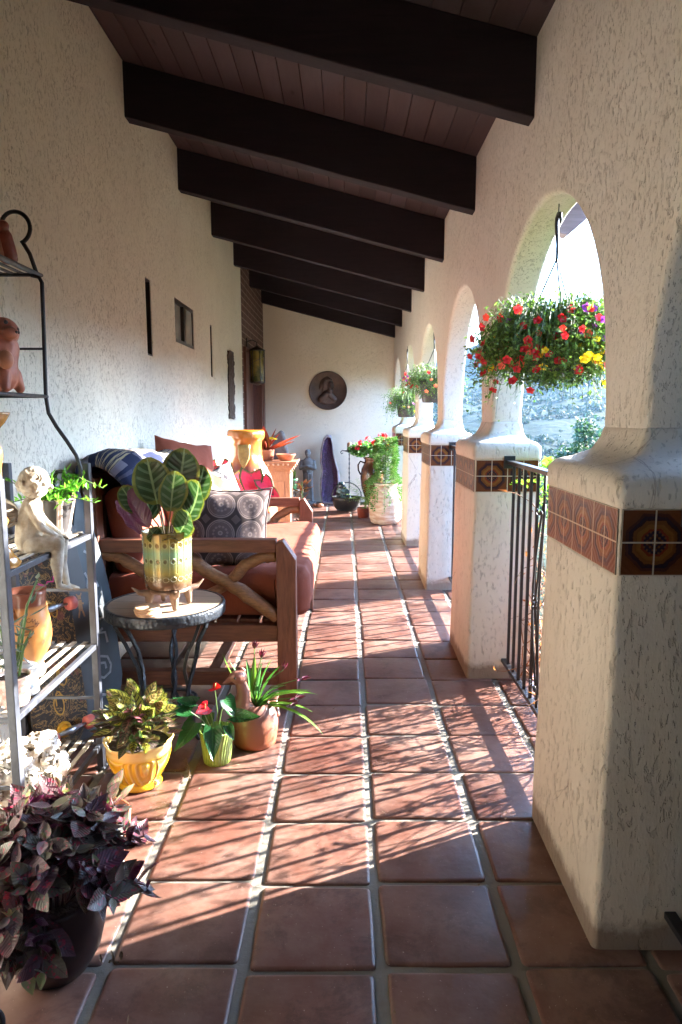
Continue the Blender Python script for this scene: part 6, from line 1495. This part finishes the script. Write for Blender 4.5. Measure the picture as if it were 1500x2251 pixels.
cal = thing('red_caladium', 'pot of heart shaped crimson caladium leaves between the bench and the big urn', 'potted plant', (-.76, 4.80, 0))
pot('pot', [(0, .002), (.09, .002), (.10, .01), (.12, .25), (.125, .27), (.118, .275), (.11, .25)], simple('rust glazed pot', (.42, .16, .06), (.3, .1, .04), 10, .35), cal, .25, .112)
k = NT('crimson caladium leaf'); u = k.sep(k.uv()); a_ = k.math('ABSOLUTE', k.math('SUBTRACT', u[0], .5)); md = k.math('MAXIMUM', k.math('MULTIPLY', a_, 1.05), k.math('ABSOLUTE', k.math('SUBTRACT', u[1], .47)))
rm = k.ramp(k.math('ADD', md, k.math('MULTIPLY', k.noise(k.uv(), 12, 3), .08)), [(.44, 0), (.50, 1)]); c = k.mix(k.noise(k.uv(), 7, 3), (.62, .015, .07), (.80, .08, .16)); c = k.mix(rm, c, (.05, .10, .03)); M_CALAD = k.fin(c, .4, .4, transl=.3)
mb = MB(); st = MB(); rs = random.Random(6)
for (tip, L_, nr_, d_) in (((.115, -.06, .87), .21, (.1, -1, .2), (.0, -.25, -.9)), ((-.08, -.05, .93), .16, (.2, -1, .3), (.5, -.2, -.6)), ((-.15, .0, .93), .12, (-.3, -1, .3), (-.6, -.2, -.5)), ((.02, .0, .80), .15, (0, -1, .4), (-.3, -.2, -.7)), ((.20, -.08, .83), .15, (.3, -1, .3), (.5, -.2, -.7)), ((.15, -.12, .74), .14, (.1, -1, .4), (.2, -.2, -.9)), ((-.02, .06, .85), .15, (0, -1, .3), (.2, .1, -.8)), ((.25, -.10, .76), .12, (.2, -1, .2), (.6, -.2, -.4))):
    tip = Vector(tip); st.tube([(tip.x * .1, tip.y * .1, .25), (tip.x * .5, tip.y * .5, tip.z * .7), tip + Vector((0, 0, .01))], [.005, .004, .003], 6); mb.leaf(tip - Vector(d_) * .03, d_, nr_, L_, L_ * .82, .35, .12, 8, 'heart')
st.build('stems', M_STEM, cal, True); mb.build('leaves', M_CALAD, cal, True)

# carved wooden cabinet beyond the urn with pots on top
cb = thing('carved_cabinet', 'carved brown wooden plant cabinet with scalloped top edge, behind the big urn', 'cabinet', (-.68, 6.2, 0))
mb = MB(); mb.b2((-.20, -.18, .06), (.20, .18, .80)); mb.build('body', M_CREAMWOOD, cb, bevel=.006)
mb = MB(); V = []
for i in range(4): mb.b2((-.205 - .014 * i, -.185 - .014 * i, .80 + .018 * i), (.205 + .014 * i, .185 + .014 * i, .8175 + .018 * i))
mb.b2((-.262, -.245, .873), (.262, .245, .893)); mb.build('cornice', M_CREAMWOOD, cb, bevel=.003)
mb = MB()
for i in range(9): mb.sphere((.262 - .014 * (i % 5) * .9, -.24 + .0 * i, .868 - .018 * (i % 5)), .009, seg=8, rings=6)
for i in range(10): mb.sphere((-.19 + .042 * i, -.247, .866), .010, seg=8, rings=6)
mb.build('carved_beads', simple('pale carved wood', (.62, .42, .30), (.5, .3, .2), 20, .5), cb, True)
mb = MB()
for x in (-.18, .18):
    for y in (-.16, .16): mb.b2((x - .02, y - .02, 0), (x + .02, y + .02, .06))
mb.build('feet', M_CREAMWOOD, cb)
MB().b2((-.15, -.188, .12), (.15, -.181, .72)).build('door_panel', M_CREAMWOOD, cb, bevel=.004)
bro = thing('bromeliad_pot', 'dark red bromeliad with long narrow leaves on the carved cabinet', 'potted plant', (-.70, 6.12, .894))
pot('pot', [(0, .002), (.06, .002), (.065, .01), (.075, .09), (.078, .095), (.07, .09)], M_TERRA, bro, .085, .07)
M_BROM = leafmat('dark red blade', (.30, .03, .025), tonec=(.14, .06, .02), rough=.3, transl=.3); M_BROY = leafmat('yellow edged blade', (.55, .45, .04), rough=.3, transl=.3)
mb = MB(); yl = MB(); rs = random.Random(9)
for (d_, L_, W_, cu) in (((.9, -.1, .45), .33, .030, -.1), ((1, .1, .30), .26, .028, .1), ((.45, 0, .9), .22, .024, .1), ((.6, -.2, .8), .20, .028, -.1), ((-.05, -.1, 1), .26, .10, .7), ((.1, -.3, 1), .20, .09, .5), ((-.7, 0, .6), .24, .03, .5), ((-.9, -.1, .4), .2, .03, .5), ((.3, -.6, .6), .16, .06, .6), ((-.3, -.5, .7), .2, .06, .6)): mb.leaf((d_[0] * .01, d_[1] * .01, .085), d_, (-d_[0], -1, .4), L_, W_, cu, .3, 7, 'strap' if W_ < .05 else 'ovate')
yl.leaf((.03, -.05, .20), (.8, -.1, -.25), (0, -1, .8), .09, .026, .4, .2, 5, 'lance'); mb.build('leaves', M_BROM, bro, True); yl.build('yellow_leaf', M_BROY, bro, True)
pb_ = thing('shallow_clay_dish', 'shallow orange clay dish on the right edge of the carved cabinet', 'dish', (-.52, 6.08, .894))
pot('bowl', [(0, .002), (.05, .002), (.06, .01), (.085, .05), (.088, .058), (.082, .058), (.06, .02), (0, .012)], M_TERRA, pb_)
mb = MB(); rs = random.Random(2)
V = [(-.07, -.02, 0), (.09, -.02, 0), (.10, .03, 0), (-.07, .03, 0), (-.06, -.015, .20), (.02, -.015, .27), (.05, .02, .25), (-.05, .02, .21)]
mb.add(V, [(3, 2, 1, 0), (0, 1, 5, 4), (1, 2, 6, 5), (2, 3, 7, 6), (3, 0, 4, 7), (4, 5, 6, 7)])
o = mb.build('slate_rock', M_GREYSTONE, None, loc=(-.60, 6.30, .894), bevel=.012); tag(o, 'upright grey slab of rock standing at the back of the carved cabinet', 'rock')
tri = thing('trailing_succulent', 'dark trailing plant with orange leaf tips beside the carved cabinet', 'potted plant', (-.40, 6.35, 0))
pot('pot', [(0, .002), (.07, .002), (.09, .2), (.095, .21), (.085, .2)], M_GREYSTONE, tri, .19, .08)
mb = MB(); rs = random.Random(3)
for i in range(60): a = rs.uniform(0, 6.28); mb.leaf((math.cos(a) * .03, math.sin(a) * .03, rs.uniform(.2, .68)), (math.cos(a), math.sin(a), rs.uniform(-.5, .4)), (0, -.3, 1), rs.uniform(.05, .09), .035, .8, .2, 4)
MB().tube([(0, 0, .19), (.01, 0, .45), (0, .01, .68)], .008, 6).build('stem', M_STEM, tri); mb.build('leaves', leafmat('dark orange tipped leaf', (.12, .05, .02), margin=(.5, .15, .03), tonec=(.05, .05, .02)), tri, True)

# ------------------------------------------------------------------ far end group
sf = thing('stone_statue', 'grey robed monk statue standing against the end wall', 'statue', (-.545, 10.12, 0))
mb = MB(); mb.lathe([(.0, 0), (.115, 0), (.115, .035), (.095, .05)], seg=24, sy=.8); mb.lathe([(.09, .04), (.085, .1), (.075, .3), (.072, .44), (.09, .53), (.10, .58), (.085, .63), (.05, .665), (.03, .69), (0, .69)], seg=20, sy=.75)
mb.sphere((.0, -.01, .745), (.042, .045, .055)); mb.sphere((-.0, .01, .755), (.046, .045, .05)); mb.sphere((.0, -.055, .74), (.009, .012, .012)); mb.sphere((0, -.035, .71), (.024, .022, .024))
for s in (-1, 1): capsule(mb, (s * .085, 0, .62), .032, (s * .10, -.045, .53), .032); capsule(mb, (s * .10, -.045, .53), .03, (s * .01, -.085, .555), .02)
for i in range(7): capsule(mb, (-.06 + .02 * i, -.062, .04), .008, (-.05 + .017 * i, -.066, .45), .006)
organic('body', mb, M_GREYSTONE, sf, .007, 2)
mb = MB(); mb.tube([(0, -.075, .5), (.012, -.082, .35), (.01, -.085, .2)], .006, 6); mb.sphere((.0, -.105, .56), (.03, .016, .016)); mb.build('rope_and_bird', M_GREYSTONE, sf, True)
stt = thing('stone_table', 'small grey stone pedestal table carrying the green pot near the end wall', 'table', (-.745, 9.65, 0))
mb = MB(); mb.lathe([(0, 0), (.10, 0), (.10, .03), (.05, .06), (.04, .14), (.06, .2), (.09, .23), (0, .235)], seg=20); mb.build('pedestal', M_GREYSTONE, stt, True); mb = MB(); mb.lathe([(0, .235), (.17, .235), (.178, .245), (.175, .262), (0, .262)], seg=36); mb.build('table_top', M_GREYSTONE, stt, False)
gpp = thing('green_pot_fern', 'bright green pot with spiky plant on the stone pedestal table', 'potted plant', (-.745, 9.63, .2625))
pot('pot', [(0, .002), (.065, .002), (.07, .01), (.085, .13), (.09, .14), (.09, .155), (.082, .155), (.075, .13)], simple('green glaze', (.03, .28, .10), (.02, .2, .07), 10, .3, coat=.3), gpp, .135, .077)
mb = MB(); rs = random.Random(4)
for i in range(70): a = rs.uniform(0, 6.28); mb.leaf((math.cos(a) * .02, math.sin(a) * .02, .13), (math.cos(a) * rs.uniform(.2, 1), math.sin(a) * rs.uniform(.2, 1), 1), (-math.cos(a), -1, .5), rs.uniform(.08, .2), .016, .6, .3, 4, 'strap')
mb.build('leaves', M_GREEN, gpp)
# amethyst cathedral
am = thing('amethyst_geode', 'tall split amethyst geode with deep purple crystals against the end wall', 'geode', (-.235, 10.15, 0))
k = NT('amethyst crystals'); o_ = k.obj(); v_ = k.n('ShaderNodeTexVoronoi'); k.l(o_, v_.inputs['Vector']); v_.inputs['Scale'].default_value = 75
c = k.mix(k.ramp(v_.outputs['Distance'], [(.1, 0), (.6, 1)]), (.010, .003, .022), (.050, .015, .085)); M_AME = k.fin(c, .15, .8, 0, k.bump(v_.outputs['Distance'], 1.0, .012))
OUT = [(-.10, .0), (-.125, .15), (-.12, .35), (-.10, .48), (-.125, .62), (-.115, .8), (-.075, .95), (-.03, 1.0), (.025, .985), (.05, .88), (.07, .72), (.10, .60), (.135, .48), (.15, .33), (.14, .15), (.12, 0)]
cx_ = Vector((0, .5))
def ring_(sc_, y, jit=0, seed=1):
    rs = random.Random(seed); R_ = []
    for (x, z) in OUT: R_.append((x * sc_ + .006 * (1 - sc_) + rs.uniform(-jit, jit), y, (z - .5) * (1 - (1 - sc_) * .35) + .5 + rs.uniform(-jit, jit) if z > 0 else max(0.002, .5 - .5 * (1 - (1 - sc_) * .3))))
    return R_
mb = MB(); rings = [ring_(.75, .11), ring_(1.02, .06, .004), ring_(1.08, 0, .006, 2), ring_(1.0, -.03, .004, 3), ring_(.88, -.028, .003, 4)]; n = len(OUT)
for r_ in rings: mb.v += r_
for i in range(4):
    for a in range(n): mb.face((i * n + a, i * n + (a + 1) % n, (i + 1) * n + (a + 1) % n, (i + 1) * n + a))
mb.face([a for a in range(n)][::-1]); mb.build('rock_shell', simple('grey geode shell', (.42, .36, .38), (.26, .22, .24), 18, .8, 0, .7, 50), am, True)
mb = MB(); r2_ = [ring_(.88, -.027, .003, 4), ring_(.72, -.005, .008, 5), ring_(.35, .02, .01, 6)]
for r_ in r2_: mb.v += r_
for i in range(2):
    for a in range(n): mb.face((i * n + a, i * n + (a + 1) % n, (i + 1) * n + (a + 1) % n, (i + 1) * n + a))
mb.face([2 * n + a for a in range(n)]); mb.build('purple_crystals', M_AME, am)
mb = MB(); rs = random.Random(15)
for i in range(4): mb.sphere((rs.uniform(-.05, .05), rs.uniform(-.03, .03), .025), (rs.uniform(.03, .06), .04, .03))
organic('rock_slab', mb, M_CREAMWOOD, thing('flat_stone', 'low flat pale stone at the foot of the amethyst geode', 'rock', (-.40, 9.75, 0)), .008, 2)
# medallion on the end wall
me_ = thing('bronze_medallion', 'round dark bronze relief medallion on the end wall', 'wall plaque', (-.254, 10.395, 1.655))
M_BRZ = simple('aged bronze relief', (.085, .05, .04), (.05, .03, .025), 12, .5, .35, .6, 30, dist=.01)
mb = MB(); V = []; prof = [(.281, 0), (.283, -.02), (.277, -.028), (.270, -.026), (.262, -.018), (0.0, -.018)]; seg = 64
for (r_, y) in prof:
    for a in range(seg): t = 6.2832 * a / seg; V.append((r_ * math.cos(t), y, r_ * math.sin(t)))
F = []
for i in range(len(prof) - 1):
    for a in range(seg): F.append((i * seg + a, i * seg + (a + 1) % seg, (i + 1) * seg + (a + 1) % seg, (i + 1) * seg + a))
mb.add(V, F); mb.build('disc', M_BRZ, me_, True)
mb = MB(); mb.sphere((.015, -.02, .075), (.075, .03, .095)); mb.sphere((.035, -.035, .07), (.045, .03, .06)); mb.sphere((.05, -.06, .06), (.012, .014, .02)); mb.sphere((-.04, -.02, .09), (.06, .03, .09)); mb.sphere((-.0, -.02, .15), (.07, .025, .035))
mb.sphere((.03, -.035, -.01), (.045, .03, .05)); capsule(mb, (-.02, -.02, -.05), .05, (-.10, -.015, -.12), .05); capsule(mb, (.02, -.02, -.05), .05, (.09, -.012, -.12), .045); mb.sphere((-.02, -.015, -.14), (.14, .03, .06)); rs = random.Random(7)
for i in range(26): a = rs.uniform(1.2, 4.2); capsule(mb, (.0 + .085 * math.cos(a), -.03, .07 + .10 * math.sin(a)), .012, (.0 + .125 * math.cos(a + .3), -.022, .06 + .14 * math.sin(a + .3)), .008, 6)
for i in range(12): capsule(mb, (-.13 + i * .022, -.03, -.18 + .02 * math.sin(i)), .007, (-.10 + i * .018, -.035, -.09), .006, 6)
organic('portrait_relief', mb, M_BRZ, me_, .006, 2)
# iron candle stand, fireplace basket, blue vase
ics = thing('iron_candle_stand', 'tall twisted black iron candle stand with curled arm at the end wall', 'candle stand', (.06, 9.85, 0))
mb = MB(); mb.tube([(0, 0, z * .02) for z in range(0, 40)], [.009 + .003 * math.sin(z * 1.9) for z in range(40)], 6); mb.tube([(.0, 0, .78), (-.05, 0, .79), (-.10, 0, .80), (-.125, 0, .775), (-.11, 0, .75), (-.09, 0, .765)], .007, 6)
for a in (0.3, 2.4, 4.5): mb.tube([(0, 0, .05), (math.cos(a) * .09, math.sin(a) * .09, .03), (math.cos(a) * .13, math.sin(a) * .13, .004)], .007, 6)
mb.lathe([(0, .79), (.06, .79), (.065, .80), (0, .80)], seg=16); mb.build('stand', M_IRON, ics, True)
mb = MB(); mb.lathe([(0, .8005), (.033, .8005), (.033, .90), (.02, .912), (0, .905)], seg=20); tag(mb.build('candle', simple('brown wax', (.28, .15, .07), (.2, .1, .05), 10, .6), None, True, loc=(.06, 9.85, 0)), 'thick brown candle on the tall iron stand', 'candle')
ib = thing('iron_hoop_basket', 'black iron basket with a round hoop handle on the floor by the end wall', 'basket', (.02, 9.35, 0))
mb = MB(); mb.tube([(.20 * math.cos(t), 0, .20 + .19 * math.sin(t)) for t in [i * math.pi / 20 for i in range(21)]], .007, 6); mb.build('hoop_handle', M_IRON, ib, True)
mb = MB(); mb.lathe([(.13, .01), (.17, .06), (.195, .15), (.20, .20), (.192, .20), (.165, .07), (.12, .02), (0, .015)], seg=24, sy=.7); mb.build('basket_body', M_IRON, ib, True)
bb = MB(); rs = random.Random(5); bb.sphere((0, 0, .10), (.11, .08, .09)); bb.sphere((-.03, 0, .22), (.07, .05, .13)); capsule(bb, (-.06, 0, .2), .05, (-.05, 0, .33), .02); capsule(bb, (.03, 0, .2), .05, (.06, -.02, .16), .03)
k = NT('dark blue green art glass'); f = k.noise(k.obj(), 9, 4, .6, 1.5); M_BGL = k.fin(k.mix(k.ramp(f, [(.45, 0), (.6, 1)]), (.015, .03, .045), (.10, .22, .26)), .15, .7)
bo = organic('glass_ornament', bb, M_BGL, None, .008, 4, lambda v: noise.noise(v * 18) * .012); bo.location = (-.02, 9.30, .06); tag(bo, 'dark blue green glass ornament inside the iron hoop basket', 'ornament')
# geranium urn
gu = thing('geranium_urn', 'dark handled urn on a stand with red geraniums, behind the cream pot', 'potted plant', (.36, 9.3, 0))
pot('urn', [(.07, 0), (.08, .01), (.04, .04), (.05, .10), (.10, .2), (.145, .35), (.155, .47), (.14, .58), (.10, .66), (.095, .70), (.12, .73), (.115, .735), (.09, .70)], simple('dark brown glaze', (.03, .014, .01), (.16, .06, .02), 5, .2, coat=.5), gu, .70, .09, 40)
for s in (-1, 1):
    mb = MB(); mb.tube([(s * .10, 0, .66), (s * .155, 0, .68), (s * .185, 0, .63), (s * .18, 0, .56), (s * .15, 0, .50)], .011, 8); mb.build('handle', simple('dark brown glaze handle', (.03, .014, .01), None, 5, .2), gu, True)
M_GER = leafmat('geranium leaf', (.04, .15, .035), tonec=(.12, .30, .07), rough=.5, transl=.25)
mb = MB(); fl_ = MB(); st = MB(); rs = random.Random(19); random.seed(19)
for i in range(650):
    d = Vector((rs.gauss(0, 1), rs.gauss(0, 1), rs.gauss(.2, .7))).normalized() * rs.uniform(.6, 1); q = Vector((d.x * .27 - .03, d.y * .2, .82 + d.z * .12)); mb.leaf(q, (d.x + rs.gauss(0, .4), d.y + rs.gauss(0, .4), rs.uniform(-.2, .6)), (0, -.5, 1), rs.uniform(.035, .055), .045, .4, .2, 3, 'round')
for (x, z, n_) in ((.16, 1.02, 14), (.20, .95, 10), (.11, 1.03, 8), (.05, .87, 9), (-.16, .93, 6), (.21, .88, 9), (.02, .93, 6), (.14, .97, 12), (-.06, .98, 7), (-.20, .86, 5)):
    st.tube([(x * .3, 0, .75), (x, -.10, z)], .002, 4)
    for i in range(n_): d = Vector((rs.gauss(0, 1), rs.gauss(0, 1), rs.gauss(0, 1))).normalized(); flower(fl_, Vector((x, -.16, z)) + d * .034, d, .022)
    fl_.build('red_flower_head', FLC['red_flowers'], gu); fl_ = MB()
mb.build('leaves', M_GER, gu); st.build('flower_stems', M_STEM, gu)
# cream pot with ivy topiary
iv = thing('ivy_topiary_pot', 'big cream rough stone pot with a pillar of trailing ivy near the last pier', 'potted plant', (.485, 8.25, 0))
k = NT('rough cream cast stone'); o_ = k.obj(); f = k.noise(k.map(o_, (1, 1, 4)), 6, 5); M_CPOT = k.fin(k.mix(k.ramp(f, [(.4, 0), (.6, 1)]), (.62, .50, .40), (.45, .28, .20)), .8, .3, 0, k.bump(k.noise(k.map(o_, (1, 1, 2)), 30, 4), .9, .012))
pot('pot', [(0, .003), (.15, .003), (.175, .02), (.192, .08), (.198, .18), (.195, .28), (.175, .36), (.14, .41), (.125, .43), (.13, .46), (.14, .475), (.13, .48), (.115, .45)], M_CPOT, iv, .44, .115, 40)
M_IVY = leafmat('variegated ivy leaf', (.035, .13, .022), margin=(.30, .40, .16), tonec=(.08, .24, .035), rough=.35, transl=.3)
mb = MB(); st = MB(); rs = random.Random(29)
st.tube([(0, 0, .44), (0, 0, 1.0)], .008, 6)
for i in range(2200):
    z = rs.uniform(.47, 1.03); rr = .135 * (1 - .2 * abs((z - .8) / .25)) if z > .6 else .09 + .16 * max(0, (.62 - z) / .15); a = rs.uniform(0, 6.28); q = Vector((math.cos(a) * rr * rs.uniform(.6, 1.1), math.sin(a) * rr * rs.uniform(.6, 1.1), z)); mb.leaf(q, (math.cos(a), math.sin(a), rs.uniform(-.6, .3)), (0, -.4, 1), rs.uniform(.026, .042), .03, .4, .2, 3, 'heart')
for s in range(16):
    a = rs.uniform(2.6, 6.6); p0 = Vector((math.cos(a) * .12, math.sin(a) * .12, .48)); L_ = rs.uniform(.15, .34); pts = [p0, p0 + Vector((math.cos(a) * .09, math.sin(a) * .09, -.03)), p0 + Vector((math.cos(a) * .10, math.sin(a) * .10, -L_))]; st.tube(pts, .0015, 4)
    for i in range(12): q = pts[1].lerp(pts[2], i / 11) + Vector((rs.gauss(0, .01), rs.gauss(0, .01), 0)); mb.leaf(q, (math.cos(a) + rs.gauss(0, .5), math.sin(a) + rs.gauss(0, .5), -.4), (0, -.6, 1), rs.uniform(.025, .04), .028, .4, .2, 3, 'heart')
st.build('stems', M_STEM, iv); mb.build('ivy_leaves', M_IVY, iv)
fe_ = thing('fern_pot', 'small brown pot of airy light green fern left of the cream pot', 'potted plant', (.235, 8.75, 0))
pot('pot', [(0, .002), (.07, .002), (.085, .12), (.09, .125), (.082, .12)], M_TERRARED, fe_, .11, .08)
mb = MB(); rs = random.Random(33)
for i in range(60):
    a = rs.uniform(0, 6.28); L_ = rs.uniform(.12, .26); e = Vector((math.cos(a) * L_, math.sin(a) * L_, rs.uniform(.05, .36)))
    for j in range(9):
        t = j / 8; q = Vector((0, 0, .12)) + e * t + Vector((0, 0, .06 * math.sin(3.1 * t)))
        for s in (-1, 1): mb.leaf(q, (math.cos(a + s * 1.2), math.sin(a + s * 1.2), rs.uniform(-.3, .2)), (0, -.3, 1), .03, .010, .3, .2, 3, 'lance')
mb.build('fronds', M_LIGHTLEAF, fe_)
# bark slab on the house wall
mb = MB(); rs = random.Random(8); V = []; nz, nx = 34, 7
for i in range(nz + 1):
    t = i / nz; wv_ = 1 + .10 * noise.noise(Vector((t * 9, 0, 2))) + .05 * noise.noise(Vector((t * 30, 5, 2)))
    for j in range(nx + 1):
        u = -1 + 2 * j / nx; V.append((.005 + .028 * (1 - u * u) + .014 * noise.noise(Vector((u * 4, t * 16, 3))), u * .145 * wv_ + .02 * noise.noise(Vector((t * 6, 9, 9))), t * .685 + (.018 * noise.noise(Vector((u * 5, i, 0))) if i in (0, nz) else 0)))
F = []
for i in range(nz):
    for j in range(nx): a = i * (nx + 1) + j; F.append((a, a + 1, a + nx + 2, a + nx + 1))
mb.add(V, F); M_BARKW = wood('furrowed dark bark', (.075, .045, .033), (.03, .018, .014), 14, (8, 8, 1), .8, 1.0, knots=False)
o = mb.build('bark_slab', M_BARKW, None, False, loc=(-1.198, 7.33, 1.255), solid=.012); tag(o, 'long upright slab of dark bark hung on the house wall', 'wall decoration')
# lantern on the brick wall
ln_ = thing('wall_lantern', 'dark metal lantern with amber mottled glass by the entry door', 'lantern', (-1.2, 8.62, 1.70))
mb = MB(); mb.tube([(0, 0, .48), (.07, 0, .50), (.125, 0, .47), (.125, 0, .43)], .008, 6); mb.b2((0, -.04, .38), (.012, .04, .52)); mb.lathe([(.012, .43), (.05, .405), (.098, .38), (.10, .37), (.088, .365)], (.125, 0, 0), 20); mb.lathe([(.088, 0), (.098, -.005), (.08, -.02), (.02, -.04), (.0, -.045)], (.125, 0, 0), 20)
for i in range(6): a = i * 1.0472; mb.tube([(.125 + .09 * math.cos(a), .09 * math.sin(a), 0), (.125 + .09 * math.cos(a), .09 * math.sin(a), .37)], .005, 5)
mb.tube([(.125 + .092 * math.cos(t * .35), .092 * math.sin(t * .35), .03 + t * .016) for t in range(20)], .003, 5); mb.build('metal_cage', M_BRONZE, ln_, True)
mb = MB(); mb.lathe([(.083, .002), (.083, .366)], (.125, 0, 0), 24); k = NT('mottled amber glass'); M_AMB = k.fin(k.mix(k.ramp(k.noise(k.obj(), 12, 4), [(.4, 0), (.65, 1)]), (.20, .16, .03), (.05, .06, .02)), .15, .6); mb.build('amber_glass', M_AMB, ln_, True)
